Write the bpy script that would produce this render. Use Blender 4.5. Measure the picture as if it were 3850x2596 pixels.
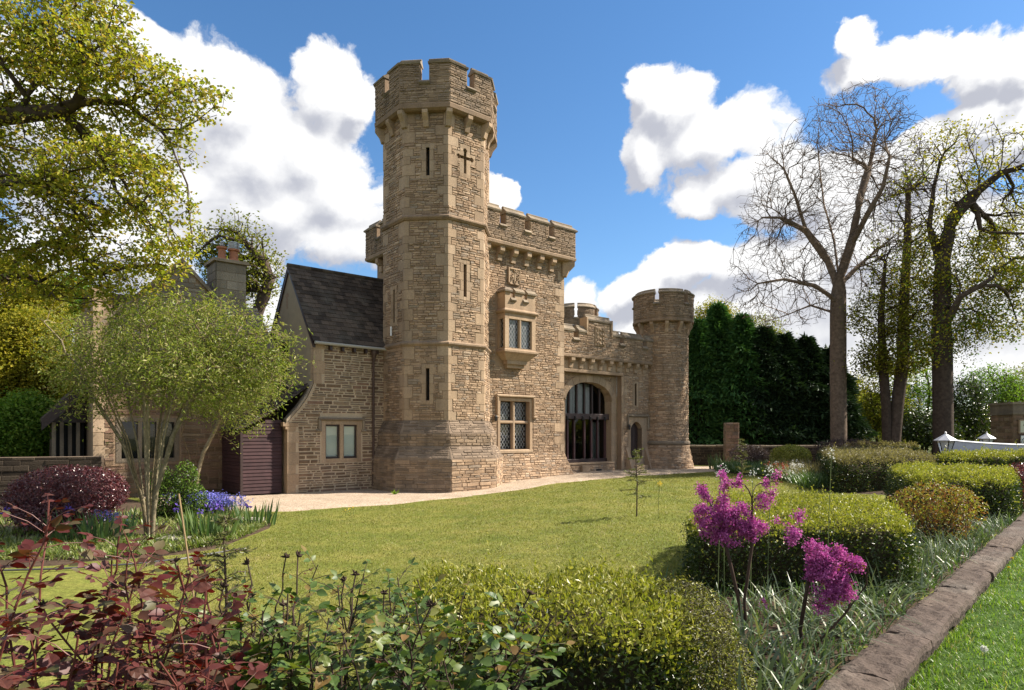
import bpy, math, random
import numpy as np
from mathutils import Vector, Matrix

for o in list(bpy.data.objects):
    bpy.data.objects.remove(o)
scn = bpy.context.scene
COL = scn.collection
R = math.radians
EYE = 2.07

# ------------------------------------------------------------------ camera
cam_d = bpy.data.cameras.new('camera')
cam = bpy.data.objects.new('camera', cam_d)
COL.objects.link(cam)
cam.location = (0, 0, EYE)
cam.rotation_euler = (R(90), 0, 0)
cam_d.sensor_width = 36.0
cam_d.lens = 36.0 * 2450 / 3850
cam_d.shift_y = 332 / 3850
cam_d.clip_start = 0.05
cam_d.clip_end = 3000
scn.camera = cam

# ------------------------------------------------------------------ exposure, sun
scn.view_settings.view_transform = 'Standard'
scn.view_settings.look = 'None'
scn.view_settings.gamma = 1.0
scn.view_settings.use_curve_mapping = False
scn.view_settings.exposure = 1.17
SUN = Vector((1.0, 0.19, 0.92)).normalized()
sun_d = bpy.data.lights.new('sun', 'SUN')
sun_d.energy = 5.0
sun_d.angle = R(0.5)
sun_d.color = (1.0, 0.92, 0.80)
sun = bpy.data.objects.new('sun', sun_d)
COL.objects.link(sun)
sun.rotation_euler = SUN.to_track_quat('Z', 'Y').to_euler()
sun.location = (30, 5, 40)

# ------------------------------------------------------------------ world
world = bpy.data.worlds.new('World')
scn.world = world
world.use_nodes = True
SKY_STRENGTH = 0.085
CLOUD_WHITE = (5.7, 5.7, 5.7, 1)
CLOUD_GREY = (2.9, 3.0, 3.4, 1)


def build_world():
    nt = world.node_tree
    N = nt.nodes
    L = nt.links
    N.clear()
    out = N.new('ShaderNodeOutputWorld')
    bg = N.new('ShaderNodeBackground')
    bg.inputs['Strength'].default_value = SKY_STRENGTH
    L.new(bg.outputs[0], out.inputs[0])
    sky = N.new('ShaderNodeTexSky')
    sky.sky_type = 'NISHITA'
    sky.sun_disc = False
    sky.sun_elevation = math.asin(SUN.z)
    sky.sun_rotation = math.atan2(SUN.x, SUN.y)
    sky.air_density = 1.0
    sky.dust_density = 0.15
    sky.ozone_density = 2.6

    # clouds: a density field over azimuth (x) and tan(elevation) (y)
    g = bpy.data.node_groups.new('cloud_field', 'ShaderNodeTree')
    g.interface.new_socket('Vector', in_out='INPUT', socket_type='NodeSocketVector')
    g.interface.new_socket('Density', in_out='OUTPUT', socket_type='NodeSocketFloat')
    g.interface.new_socket('Smooth', in_out='OUTPUT', socket_type='NodeSocketFloat')
    gn, gl = g.nodes, g.links
    gi = gn.new('NodeGroupInput')
    go = gn.new('NodeGroupOutput')
    n1 = gn.new('ShaderNodeTexNoise'); n1.noise_dimensions = '2D'
    n1.inputs['Scale'].default_value = 5.0
    n1.inputs['Detail'].default_value = 7.0
    n1.inputs['Roughness'].default_value = 0.56
    gl.new(gi.outputs[0], n1.inputs['Vector'])
    wsub = gn.new('ShaderNodeVectorMath')
    wsub.operation = 'SUBTRACT'
    gl.new(n1.outputs['Color'], wsub.inputs[0])
    wsub.inputs[1].default_value = (0.5, 0.5, 0.5)
    warp = gn.new('ShaderNodeVectorMath')
    warp.operation = 'MULTIPLY_ADD'
    gl.new(wsub.outputs[0], warp.inputs[0])
    warp.inputs[1].default_value = (0.13, 0.13, 0.0)
    gl.new(gi.outputs[0], warp.inputs[2])
    flat = gn.new('ShaderNodeVectorMath')
    flat.operation = 'MULTIPLY'
    gl.new(warp.outputs[0], flat.inputs[0])
    flat.inputs[1].default_value = (1, 1, 0)
    # generic fair-weather cumulus everywhere else in the sky
    gen = gn.new('ShaderNodeTexNoise'); gen.noise_dimensions = '2D'
    gen.inputs['Scale'].default_value = 2.1
    gen.inputs['Detail'].default_value = 4.0
    gl.new(flat.outputs[0], gen.inputs['Vector'])
    absx = gn.new('ShaderNodeSeparateXYZ')
    gl.new(gi.outputs[0], absx.inputs[0])
    ab = gn.new('ShaderNodeMath'); ab.operation = 'ABSOLUTE'
    gl.new(absx.outputs[0], ab.inputs[0])
    m1 = gn.new('ShaderNodeMapRange')
    m1.inputs[1].default_value = 0.62; m1.inputs[2].default_value = 0.9
    gl.new(ab.outputs[0], m1.inputs[0])
    m2 = gn.new('ShaderNodeMapRange')
    m2.inputs[1].default_value = 0.7; m2.inputs[2].default_value = 1.0
    gl.new(absx.outputs[1], m2.inputs[0])
    mm = gn.new('ShaderNodeMath'); mm.operation = 'MAXIMUM'
    gl.new(m1.outputs[0], mm.inputs[0]); gl.new(m2.outputs[0], mm.inputs[1])
    gsh = gn.new('ShaderNodeMath'); gsh.operation = 'MULTIPLY_ADD'
    gl.new(gen.outputs[0], gsh.inputs[0]); gsh.inputs[1].default_value = 3.0; gsh.inputs[2].default_value = -1.5
    gmul = gn.new('ShaderNodeMath'); gmul.operation = 'ADD'
    inv = gn.new('ShaderNodeMath'); inv.operation = 'MULTIPLY_ADD'
    gl.new(mm.outputs[0], inv.inputs[0]); inv.inputs[1].default_value = 2.0; inv.inputs[2].default_value = -2.0
    gl.new(gsh.outputs[0], gmul.inputs[0]); gl.new(inv.outputs[0], gmul.inputs[1])
    cur = gmul.outputs[0]
    for (px, py, rx, ry) in CLOUDS:
        u = (px - 1162) / 1480; t = (990 - py) / 1480
        az = math.atan(u); te = t * math.cos(az)
        sx = 1480 / (rx * 1.18) * (1 + u * u); sy = 1480 / (ry * 1.18 * math.cos(az))
        v = gn.new('ShaderNodeVectorMath'); v.operation = 'MULTIPLY_ADD'
        gl.new(flat.outputs[0], v.inputs[0])
        v.inputs[1].default_value = (sx, sy, 0)
        v.inputs[2].default_value = (-az * sx, -te * sy, 0)
        ln = gn.new('ShaderNodeVectorMath'); ln.operation = 'LENGTH'
        gl.new(v.outputs[0], ln.inputs[0])
        f = gn.new('ShaderNodeMath'); f.operation = 'SUBTRACT'
        f.inputs[0].default_value = 1.0
        gl.new(ln.outputs['Value'], f.inputs[1])
        mx = gn.new('ShaderNodeMath'); mx.operation = 'SMOOTH_MAX'
        mx.inputs[2].default_value = 0.35
        gl.new(cur, mx.inputs[0]); gl.new(f.outputs[0], mx.inputs[1])
        cur = mx.outputs[0]
    # cauliflower puffs at several sizes, plus a little wispy noise
    n2 = gn.new('ShaderNodeTexNoise'); n2.noise_dimensions = '2D'
    n2.inputs['Scale'].default_value = 13.0; n2.inputs['Detail'].default_value = 7.0; n2.inputs['Roughness'].default_value = 0.66
    gl.new(flat.outputs[0], n2.inputs['Vector'])
    ad = gn.new('ShaderNodeMath'); ad.operation = 'MULTIPLY_ADD'
    gl.new(n2.outputs[0], ad.inputs[0]); ad.inputs[1].default_value = 0.9; ad.inputs[2].default_value = 0.37
    for sc_, am in ((6.5, 0.85), (15.0, 0.48), (34.0, 0.26)):
        vo = gn.new('ShaderNodeTexVoronoi'); vo.voronoi_dimensions = '2D'; vo.inputs['Scale'].default_value = sc_
        gl.new(flat.outputs[0], vo.inputs['Vector'])
        nx_ = gn.new('ShaderNodeMath'); nx_.operation = 'MULTIPLY_ADD'
        gl.new(vo.outputs['Distance'], nx_.inputs[0]); nx_.inputs[1].default_value = -am; gl.new(ad.outputs[0], nx_.inputs[2])
        ad = nx_
    sm = gn.new('ShaderNodeMath'); sm.operation = 'ADD'
    gl.new(ad.outputs[0], sm.inputs[0]); gl.new(cur, sm.inputs[1])
    gl.new(sm.outputs[0], go.inputs[0])
    s2 = gn.new('ShaderNodeMath'); s2.operation = 'MULTIPLY_ADD'
    gl.new(ad.outputs[0], s2.inputs[0]); s2.inputs[1].default_value = 0.42; gl.new(cur, s2.inputs[2])
    gl.new(s2.outputs[0], go.inputs[1])

    tc = N.new('ShaderNodeTexCoord')
    sep = N.new('ShaderNodeSeparateXYZ')
    L.new(tc.outputs['Generated'], sep.inputs[0])
    az = N.new('ShaderNodeMath'); az.operation = 'ARCTAN2'
    L.new(sep.outputs[0], az.inputs[0]); L.new(sep.outputs[1], az.inputs[1])
    x2 = N.new('ShaderNodeMath'); x2.operation = 'MULTIPLY'
    L.new(sep.outputs[0], x2.inputs[0]); L.new(sep.outputs[0], x2.inputs[1])
    y2 = N.new('ShaderNodeMath'); y2.operation = 'MULTIPLY_ADD'
    L.new(sep.outputs[1], y2.inputs[0]); L.new(sep.outputs[1], y2.inputs[1]); L.new(x2.outputs[0], y2.inputs[2])
    rr = N.new('ShaderNodeMath'); rr.operation = 'SQRT'
    L.new(y2.outputs[0], rr.inputs[0])
    rm = N.new('ShaderNodeMath'); rm.operation = 'MAXIMUM'
    L.new(rr.outputs[0], rm.inputs[0]); rm.inputs[1].default_value = 0.02
    te = N.new('ShaderNodeMath'); te.operation = 'DIVIDE'
    L.new(sep.outputs[2], te.inputs[0]); L.new(rm.outputs[0], te.inputs[1])
    cb = N.new('ShaderNodeCombineXYZ')
    L.new(az.outputs[0], cb.inputs[0]); L.new(te.outputs[0], cb.inputs[1])
    ga = N.new('ShaderNodeGroup'); ga.node_tree = g
    L.new(cb.outputs[0], ga.inputs[0])
    off = N.new('ShaderNodeVectorMath'); off.operation = 'ADD'
    off.inputs[1].default_value = (0.018, 0.040, 0)
    L.new(cb.outputs[0], off.inputs[0])
    gb = N.new('ShaderNodeGroup'); gb.node_tree = g
    L.new(off.outputs[0], gb.inputs[0])
    alpha = N.new('ShaderNodeMapRange'); alpha.interpolation_type = 'SMOOTHSTEP'
    alpha.inputs[1].default_value = -0.08; alpha.inputs[2].default_value = 0.24
    L.new(ga.outputs[0], alpha.inputs[0])
    # light: thinner towards the sun side -> brighter
    dif = N.new('ShaderNodeMath'); dif.operation = 'SUBTRACT'
    L.new(ga.outputs[1], dif.inputs[0]); L.new(gb.outputs[1], dif.inputs[1])
    lit = N.new('ShaderNodeMapRange'); lit.interpolation_type = 'SMOOTHSTEP'
    lit.inputs[1].default_value = -0.55; lit.inputs[2].default_value = 0.30
    L.new(dif.outputs[0], lit.inputs[0])
    cc = N.new('ShaderNodeMixRGB')
    cc.inputs[1].default_value = CLOUD_GREY; cc.inputs[2].default_value = CLOUD_WHITE
    L.new(lit.outputs[0], cc.inputs[0])
    mix = N.new('ShaderNodeMixRGB')
    L.new(alpha.outputs[0], mix.inputs[0])
    hs = N.new('ShaderNodeHueSaturation'); hs.inputs['Saturation'].default_value = 1.2; hs.inputs['Value'].default_value = 0.94
    L.new(sky.outputs[0], hs.inputs['Color'])
    L.new(hs.outputs[0], mix.inputs[1]); L.new(cc.outputs[0], mix.inputs[2])
    L.new(mix.outputs[0], bg.inputs['Color'])
    world.cycles.sampling_method = 'MANUAL'
    world.cycles.sample_map_resolution = 512


CLOUDS = [(330, 110, 80, 55), (420, 190, 90, 80), (500, 270, 120, 100), (590, 370, 150, 110), (700, 330, 130, 90),
          (715, 210, 75, 75), (790, 240, 45, 50), (770, 430, 130, 120), (620, 480, 180, 110), (440, 420, 150, 130), (760, 560, 140, 60),
          (150, 300, 200, 210), (300, 560, 170, 120), (100, 600, 200, 120), (600, 640, 60, 60), (1128, 445, 22, 32),
          (1440, 195, 55, 42), (1500, 245, 85, 75), (1470, 335, 62, 55), (1640, 315, 100, 58), (1720, 390, 120, 70),
          (1620, 465, 60, 34), (1820, 450, 140, 90), (1940, 95, 40, 26), (1990, 145, 100, 30), (2110, 145, 80, 36), (2230, 135, 100, 50),
          (2320, 120, 60, 60), (2240, 240, 80, 34), (2330, 300, 80, 80), (1600, 610, 130, 40), (1460, 655, 140, 42), (1330, 690, 70, 60),
          (1700, 610, 150, 60), (1900, 650, 210, 130), (2200, 640, 260, 200), (2120, 400, 150, 110), (1990, 560, 170, 130),
          (1500, 760, 400, 60), (2100, 850, 420, 90), (500, 760, 420, 70)]
build_world()


# ------------------------------------------------------------------ mesh helpers
class MB:
    """collects quads and polygons for ONE mesh object"""
    def __init__(s):
        s.v = []; s.f = []

    def add(s, vs, fs):
        b = len(s.v)
        s.v += [tuple(p) for p in vs]
        s.f += [tuple(i + b for i in f) for f in fs]
        return s

    def quad(s, a, b, c, d):
        return s.add([a, b, c, d], [(0, 1, 2, 3)])

    def box(s, x0, x1, y0, y1, z0, z1):
        v = [(x, y, z) for z in (z0, z1) for y in (y0, y1) for x in (x0, x1)]
        return s.add(v, [(0, 2, 3, 1), (4, 5, 7, 6), (0, 1, 5, 4), (2, 6, 7, 3), (0, 4, 6, 2), (1, 3, 7, 5)])

    def prism(s, poly, vec):
        """poly: list of 3-D points, extruded by vec"""
        n = len(poly)
        p = [Vector(q) for q in poly]; w = Vector(vec)
        s.add(p + [q + w for q in p], [tuple(range(n))[::-1], tuple(range(n, 2 * n))] +
              [(i, (i + 1) % n, n + (i + 1) % n, n + i) for i in range(n)])
        return s

    def loft(s, path, section, closed=False):
        """path: plan points (x,y); section: closed list of (outward offset, z)"""
        n = len(path); P = [Vector((p[0], p[1])) for p in path]; rings = []
        for i in range(n):
            a = P[(i - 1) % n] if (closed or i > 0) else None
            c = P[(i + 1) % n] if (closed or i < n - 1) else None
            d1 = (P[i] - a).normalized() if a is not None else None
            d2 = (c - P[i]).normalized() if c is not None else None
            if d1 is None: d1 = d2
            if d2 is None: d2 = d1
            n1 = Vector((d1.y, -d1.x)); n2 = Vector((d2.y, -d2.x))
            m = (n1 + n2); m = m / max(1e-6, m.dot(n1))
            rings.append([(P[i].x + m.x * o, P[i].y + m.y * o, z) for o, z in section])
        k = len(section); vs = [q for r_ in rings for q in r_]; fs = []
        for i in range(n if closed else n - 1):
            j = (i + 1) % n
            for q in range(k):
                fs.append((i * k + q, i * k + (q + 1) % k, j * k + (q + 1) % k, j * k + q))
        if not closed:
            fs.append(tuple(range(k))[::-1]); fs.append(tuple((n - 1) * k + q for q in range(k)))
        return s.add(vs, fs)

    def tube(s, pts, rad, seg=6):
        pts = [Vector(p) for p in pts]; n = len(pts)
        rads = rad if isinstance(rad, (list, tuple)) else [rad] * n
        vs = []; fs = []
        for i in range(n):
            t = (pts[min(i + 1, n - 1)] - pts[max(i - 1, 0)]).normalized()
            a = t.cross(Vector((0.31, 0.17, 0.93)))
            if a.length < 1e-3: a = t.cross(Vector((1, 0, 0)))
            a.normalize(); b = t.cross(a)
            for q in range(seg):
                an = 2 * math.pi * q / seg
                vs.append(pts[i] + (a * math.cos(an) + b * math.sin(an)) * rads[i])
        for i in range(n - 1):
            for q in range(seg):
                fs.append((i * seg + q, i * seg + (q + 1) % seg, (i + 1) * seg + (q + 1) % seg, (i + 1) * seg + q))
        fs.append(tuple(range(seg))[::-1]); fs.append(tuple((n - 1) * seg + q for q in range(seg)))
        return s.add(vs, fs)

    def lathe(s, c, prof, seg=24, a0=0.0, a1=2 * math.pi):
        """prof: (r, z) list"""
        full = abs(a1 - a0 - 2 * math.pi) < 1e-6
        m = seg if full else seg + 1
        vs = []; fs = []; k = len(prof)
        for i in range(m):
            an = a0 + (a1 - a0) * i / seg
            for r_, z in prof: vs.append((c[0] + r_ * math.cos(an), c[1] + r_ * math.sin(an), z))
        for i in range(seg):
            j = (i + 1) % m
            for q in range(k - 1):
                fs.append((i * k + q, j * k + q, j * k + q + 1, i * k + q + 1))
        return s.add(vs, fs)


def mesh_arrays(name, V, loops, counts, mats=(), smooth=False):
    me = bpy.data.meshes.new(name)
    V = np.asarray(V, dtype=np.float32); loops = np.asarray(loops, dtype=np.int32)
    counts = np.asarray(counts, dtype=np.int32)
    me.vertices.add(len(V)); me.vertices.foreach_set('co', V.ravel())
    me.loops.add(len(loops)); me.loops.foreach_set('vertex_index', loops)
    me.polygons.add(len(counts))
    st = np.zeros(len(counts), dtype=np.int32); st[1:] = np.cumsum(counts)[:-1]
    me.polygons.foreach_set('loop_start', st); me.polygons.foreach_set('loop_total', counts)
    me.polygons.foreach_set('use_smooth', np.full(len(counts), bool(smooth), dtype=bool))
    for m in mats: me.materials.append(m)
    me.update(calc_edges=True)
    return me


def mesh_mb(name, mb, mat, off=(0, 0, 0), smooth=False):
    V = np.array(mb.v, dtype=np.float32) - np.array(off, dtype=np.float32)
    loops = [i for f in mb.f for i in f]
    return mesh_arrays(name, V, loops, [len(f) for f in mb.f], [mat], smooth)


def link(name, data, parent=None):
    o = bpy.data.objects.new(name, data)
    COL.objects.link(o)
    if parent is not None: o.parent = parent
    return o


CAST = Matrix.Translation((-2.256, 23.0, 0)) @ Matrix.Rotation(R(39.5), 4, 'Z')


class Thing:
    """an Empty at the base of a thing; parts are built in the castle frame ('C') or in world axes ('W')"""
    def __init__(s, name, label, cat, base, frame='W', group=None):
        s.off = Vector(base)
        s.e = link(name, None)
        s.e.empty_display_size = 0.3
        if frame == 'C':
            s.e.location = CAST @ s.off
            s.e.rotation_euler = (0, 0, R(39.5))
        else:
            s.e.location = s.off
        s.e['label'] = label; s.e['category'] = cat
        if group: s.e['group'] = group

    def part(s, name, mb, mat, parent=None, kind=None, label=None, smooth=False):
        o = link(name, mesh_mb(name, mb, mat, s.off, smooth), parent or s.e)
        if kind: o['kind'] = kind
        if label: o['label'] = label
        return o

    def part_mesh(s, name, me, parent=None, kind=None):
        """mesh given in the thing's own frame coordinates minus base"""
        o = link(name, me, parent or s.e)
        if kind: o['kind'] = kind
        return o


def structure(name, me):
    o = link(name, me); o['kind'] = 'structure'
    return o


# ------------------------------------------------------------------ materials
def new_mat(name):
    m = bpy.data.materials.new(name); m.use_nodes = True
    nt = m.node_tree
    return m, nt, nt.nodes, nt.links, nt.nodes['Principled BSDF']


def ramp(N, stops):
    r_ = N.new('ShaderNodeValToRGB')
    el = r_.color_ramp.elements
    while len(el) > 1: el.remove(el[0])
    el[0].position = stops[0][0]; el[0].color = (*stops[0][1], 1)
    for p, c in stops[1:]:
        e = el.new(p); e.color = (*c, 1)
    return r_


def rnd_node(N, L):
    """a random value per loose piece and per object"""
    geo = N.new('ShaderNodeNewGeometry'); oi = N.new('ShaderNodeObjectInfo')
    a = N.new('ShaderNodeMath'); a.operation = 'ADD'
    L.new(geo.outputs['Random Per Island'], a.inputs[0]); L.new(oi.outputs['Random'], a.inputs[1])
    f = N.new('ShaderNodeMath'); f.operation = 'FRACT'
    L.new(a.outputs[0], f.inputs[0])
    return f.outputs[0]


def noise(N, L, scale, detail=4, rough=0.55, coord='Object', dist=0.0, stretch=None):
    tc = N.new('ShaderNodeTexCoord')
    n = N.new('ShaderNodeTexNoise')
    n.inputs['Scale'].default_value = scale; n.inputs['Detail'].default_value = detail
    n.inputs['Roughness'].default_value = rough; n.inputs['Distortion'].default_value = dist
    if coord == 'Position':
        src = N.new('ShaderNodeNewGeometry').outputs['Position']
    else: src = tc.outputs[coord]
    if stretch:
        mp = N.new('ShaderNodeVectorMath'); mp.operation = 'MULTIPLY'
        mp.inputs[1].default_value = stretch
        L.new(src, mp.inputs[0]); src = mp.outputs[0]
    L.new(src, n.inputs['Vector'])
    return n.outputs['Fac']


def mixc(N, L, fac, a, b, mode='MIX'):
    m = N.new('ShaderNodeMixRGB'); m.blend_type = mode
    for i, v in ((0, fac), (1, a), (2, b)):
        if hasattr(v, 'node'): L.new(v, m.inputs[i])
        elif i == 0: m.inputs[0].default_value = v
        else: m.inputs[i].default_value = (*v, 1)
    return m.outputs[0]


def bump(N, L, bsdf, h, strength, dist):
    b = N.new('ShaderNodeBump'); b.inputs['Strength'].default_value = strength
    b.inputs['Distance'].default_value = dist
    L.new(h, b.inputs['Height']); L.new(b.outputs[0], bsdf.inputs['Normal'])


def mapr(N, L, v, a, b, c=0.0, d=1.0):
    m = N.new('ShaderNodeMapRange')
    for i, q in ((1, a), (2, b), (3, c), (4, d)): m.inputs[i].default_value = q
    L.new(v, m.inputs[0])
    return m.outputs[0]


def stone_mat(name, stops, bump_s=0.6, stain=None, stain_amt=0.5, fine=38.0):
    m, nt, N, L, B = new_mat(name)
    r_ = ramp(N, stops)
    L.new(rnd_node(N, L), r_.inputs[0])
    n1 = noise(N, L, fine, 5, 0.62, 'Position')
    n2 = noise(N, L, 1.1, 4, 0.6, 'Position')
    c = mixc(N, L, 0.55, r_.outputs[0], mapr_rgb(N, L, n1, 0.62, 1.30), 'MULTIPLY')
    if stain:
        c = mixc(N, L, mapr(N, L, n2, 0.50, 0.72, 0, stain_amt), c, stain)
    n3 = noise(N, L, 1.0, 4, 0.6, 'Position', stretch=(2.4, 2.4, 0.30))
    c = mixc(N, L, 0.6, c, mapr_rgb(N, L, n3, 0.62, 1.28), 'MULTIPLY')
    L.new(c, B.inputs['Base Color'])
    B.inputs['Roughness'].default_value = 0.92
    B.inputs['Specular IOR Level'].default_value = 0.2
    bump(N, L, B, n1, bump_s, 0.02)
    return m


def mapr_rgb(N, L, v, lo, hi):
    x = mapr(N, L, v, 0.3, 0.7, lo, hi)
    c = N.new('ShaderNodeCombineColor')
    for i in range(3): L.new(x, c.inputs[i])
    return c.outputs[0]


def plain_mat(name, col, rough=0.6, var=0.15, scale=12.0, metallic=0.0, bump_s=0.0, spec=0.5):
    m, nt, N, L, B = new_mat(name)
    n1 = noise(N, L, scale, 4, 0.6, 'Position')
    c = mixc(N, L, 1.0, col, mapr_rgb(N, L, n1, 1 - var, 1 + var), 'MULTIPLY')
    r2 = rnd_node(N, L)
    x = mapr(N, L, r2, 0, 1, 1 - var * 0.7, 1 + var * 0.7)
    cc = N.new('ShaderNodeCombineColor')
    for i in range(3): L.new(x, cc.inputs[i])
    c = mixc(N, L, 1.0, c, cc.outputs[0], 'MULTIPLY')
    L.new(c, B.inputs['Base Color'])
    B.inputs['Roughness'].default_value = rough; B.inputs['Metallic'].default_value = metallic
    B.inputs['Specular IOR Level'].default_value = spec
    if bump_s: bump(N, L, B, n1, bump_s, 0.01)
    return m


def leaf_mat(name, stops, trans=0.35, rough=0.45, spec=0.35, tcol=None, patch=None):
    m, nt, N, L, B = new_mat(name)
    r_ = ramp(N, stops)
    L.new(rnd_node(N, L), r_.inputs[0])
    col = r_.outputs[0]
    n = noise(N, L, 0.9 if patch is None else patch, 3, 0.5, 'Position')
    col = mixc(N, L, 0.5, col, mapr_rgb(N, L, n, 0.72, 1.25), 'MULTIPLY')
    L.new(col, B.inputs['Base Color'])
    B.inputs['Roughness'].default_value = rough
    B.inputs['Specular IOR Level'].default_value = spec
    tr = N.new('ShaderNodeBsdfTranslucent')
    tc = mixc(N, L, 1.0, col, tcol or (1.25, 1.35, 0.6), 'MULTIPLY')
    L.new(tc, tr.inputs['Color'])
    mx = N.new('ShaderNodeMixShader'); mx.inputs[0].default_value = trans
    L.new(B.outputs[0], mx.inputs[1]); L.new(tr.outputs[0], mx.inputs[2])
    L.new(mx.outputs[0], N['Material Output'].inputs[0])
    return m


M = {}
BUFF = [(0.0, (0.246, 0.168, 0.110)), (0.25, (0.370, 0.255, 0.164)), (0.5, (0.459, 0.323, 0.211)), (0.72, (0.302, 0.202, 0.129)), (0.86, (0.291, 0.230, 0.174)), (1.0, (0.504, 0.370, 0.252))]
M['rubble'] = stone_mat('rubble_stone', BUFF, 0.9, (0.20, 0.165, 0.125), 0.45)
M['mortar'] = stone_mat('mortar', [(0, (0.25, 0.175, 0.115)), (1, (0.29, 0.205, 0.135))], 0.5, fine=60)
M['pale_mortar'] = stone_mat('pale_mortar', [(0, (0.46, 0.355, 0.245)), (1, (0.50, 0.39, 0.27))], 0.5, fine=60)
M['brown_rubble'] = stone_mat('brown_rubble_stone', [(0, (0.14, 0.092, 0.060)), (0.35, (0.21, 0.143, 0.088)), (0.6, (0.24, 0.145, 0.10)), (0.8, (0.17, 0.125, 0.09)), (1, (0.27, 0.195, 0.125))], 0.8)
M['ashlar'] = stone_mat('dressed_stone', [(0, (0.29, 0.205, 0.133)), (0.45, (0.39, 0.278, 0.180)), (0.75, (0.33, 0.243, 0.162)), (1, (0.44, 0.322, 0.217))], 0.25, (0.28, 0.205, 0.145), 0.6, fine=22)
M['coping'] = stone_mat('weathered_coping', [(0, (0.17, 0.135, 0.10)), (0.5, (0.24, 0.19, 0.135)), (1, (0.29, 0.235, 0.17))], 0.7, (0.10, 0.085, 0.07), 0.7, fine=26)
M['dark_plinth'] = stone_mat('weathered_plinth', [(0, (0.16, 0.118, 0.085)), (0.5, (0.23, 0.17, 0.122)), (1, (0.28, 0.21, 0.15))], 0.8, (0.12, 0.096, 0.076), 0.6)
M['string'] = stone_mat('weathered_string', [(0, (0.23, 0.16, 0.105)), (1, (0.31, 0.222, 0.148))], 0.5, (0.13, 0.105, 0.08), 0.7, fine=24)
M['weathered_rubble'] = stone_mat('weathered_rubble', [(0, (0.17, 0.122, 0.084)), (0.3, (0.26, 0.185, 0.122)), (0.6, (0.33, 0.238, 0.16)), (1, (0.23, 0.175, 0.128))], 0.9, (0.14, 0.115, 0.09), 0.6)
M['grey_stone'] = stone_mat('grey_stone', [(0, (0.17, 0.145, 0.11)), (0.5, (0.24, 0.205, 0.155)), (1, (0.29, 0.25, 0.195))], 0.7)
M['tile'] = stone_mat('dark_roof_tile', [(0, (0.044, 0.034, 0.027)), (0.5, (0.074, 0.056, 0.043)), (1, (0.112, 0.084, 0.063))], 0.5, (0.14, 0.125, 0.10), 0.5, fine=30)
M['slate'] = stone_mat('stone_roof_slate', [(0, (0.19, 0.15, 0.115)), (0.5, (0.26, 0.21, 0.16)), (1, (0.32, 0.265, 0.20))], 0.7, fine=22)
M['render'] = plain_mat('lime_render', (0.30, 0.245, 0.165), 0.95, 0.10, 3.0, bump_s=0.15)
M['gutter'] = plain_mat('grey_gutter', (0.36, 0.34, 0.30), 0.5, 0.08)
M['pipe'] = plain_mat('rusty_iron', (0.055, 0.030, 0.022), 0.55, 0.3)
M['maroon'] = plain_mat('maroon_wood', (0.062, 0.026, 0.028), 0.42, 0.22, 9.0, bump_s=0.1)
M['dark_wood'] = plain_mat('dark_wood', (0.035, 0.018, 0.016), 0.5, 0.25, 14.0, bump_s=0.2)
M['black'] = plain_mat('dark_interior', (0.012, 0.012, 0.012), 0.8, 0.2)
M['lead'] = plain_mat('lead_came', (0.40, 0.40, 0.40), 0.45, 0.15, metallic=0.3)
M['gate_paint'] = plain_mat('shaded_white_paint', (0.46, 0.47, 0.50), 0.5, 0.08)  # white gate paint, greyed to put its shade into the colour
M['dark_wall'] = stone_mat('mossy_shaded_stone', [(0, (0.034, 0.025, 0.018)), (.5, (0.05, 0.038, 0.027)), (1, (0.075, 0.057, 0.041))], .8)  # dark mossy stone, with overhanging tree shade darkened into the colour
M['white_paint'] = plain_mat('white_paint', (0.72, 0.72, 0.72), 0.45, 0.05)
M['curtain'] = plain_mat('curtain', (0.42, 0.44, 0.42), 0.9, 0.15, 6.0)
M['blind'] = plain_mat('white_blind', (0.78, 0.80, 0.75), 0.8, 0.06, 2.0)
M['terracotta'] = plain_mat('terracotta', (0.36, 0.145, 0.075), 0.8, 0.2)
M['zinc'] = plain_mat('zinc', (0.42, 0.42, 0.41), 0.4, 0.15, metallic=0.6)
M['iron'] = plain_mat('black_iron', (0.03, 0.03, 0.032), 0.45, 0.2, metallic=0.4)
M['plank'] = plain_mat('maroon_plank', (0.046, 0.021, 0.022), 0.6, 0.25, 5.0, bump_s=0.15, spec=.25)


def glass_mat():
    m, nt, N, L, B = new_mat('window_glass')
    B.inputs['Base Color'].default_value = (0.015, 0.017, 0.018, 1)
    B.inputs['Roughness'].default_value = 0.04
    B.inputs['Specular IOR Level'].default_value = 0.6
    n1 = noise(N, L, 2.2, 2, 0.5, 'Position')
    bump(N, L, B, n1, 0.05, 0.02)
    return m


M['glass'] = glass_mat()


def clear_mat():
    m, nt, N, L, B = new_mat('lantern_glass')
    B.inputs['Base Color'].default_value = (0.85, 0.86, 0.84, 1)
    B.inputs['Roughness'].default_value = 0.25
    B.inputs['Transmission Weight'].default_value = 0.55
    return m


M['frosted'] = clear_mat()


# ------------------------------------------------------------------ walls of stones
class Plane:
    """a plane seen from outside: a runs along the wall, z up, depth outwards"""
    def __init__(s, p0, p1, lean=0.0, z_ref=0.0):
        s.p = Vector((p0[0], p0[1])); q = Vector((p1[0], p1[1])) - s.p
        s.len = q.length; s.t = q.normalized(); s.n = Vector((s.t.y, -s.t.x))
        s.lean = lean; s.z_ref = z_ref

    def __call__(s, a, z, d=0.0):
        d = d - s.lean * (z - s.z_ref)
        return (s.p.x + s.t.x * a + s.n.x * d, s.p.y + s.t.y * a + s.n.y * d, z)

    def axes(s, a):
        up = Vector((-s.n.x * s.lean, -s.n.y * s.lean, 1)).normalized()
        t = Vector((s.t.x, s.t.y, 0)); n = t.cross(up)
        return t, up, n


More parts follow.
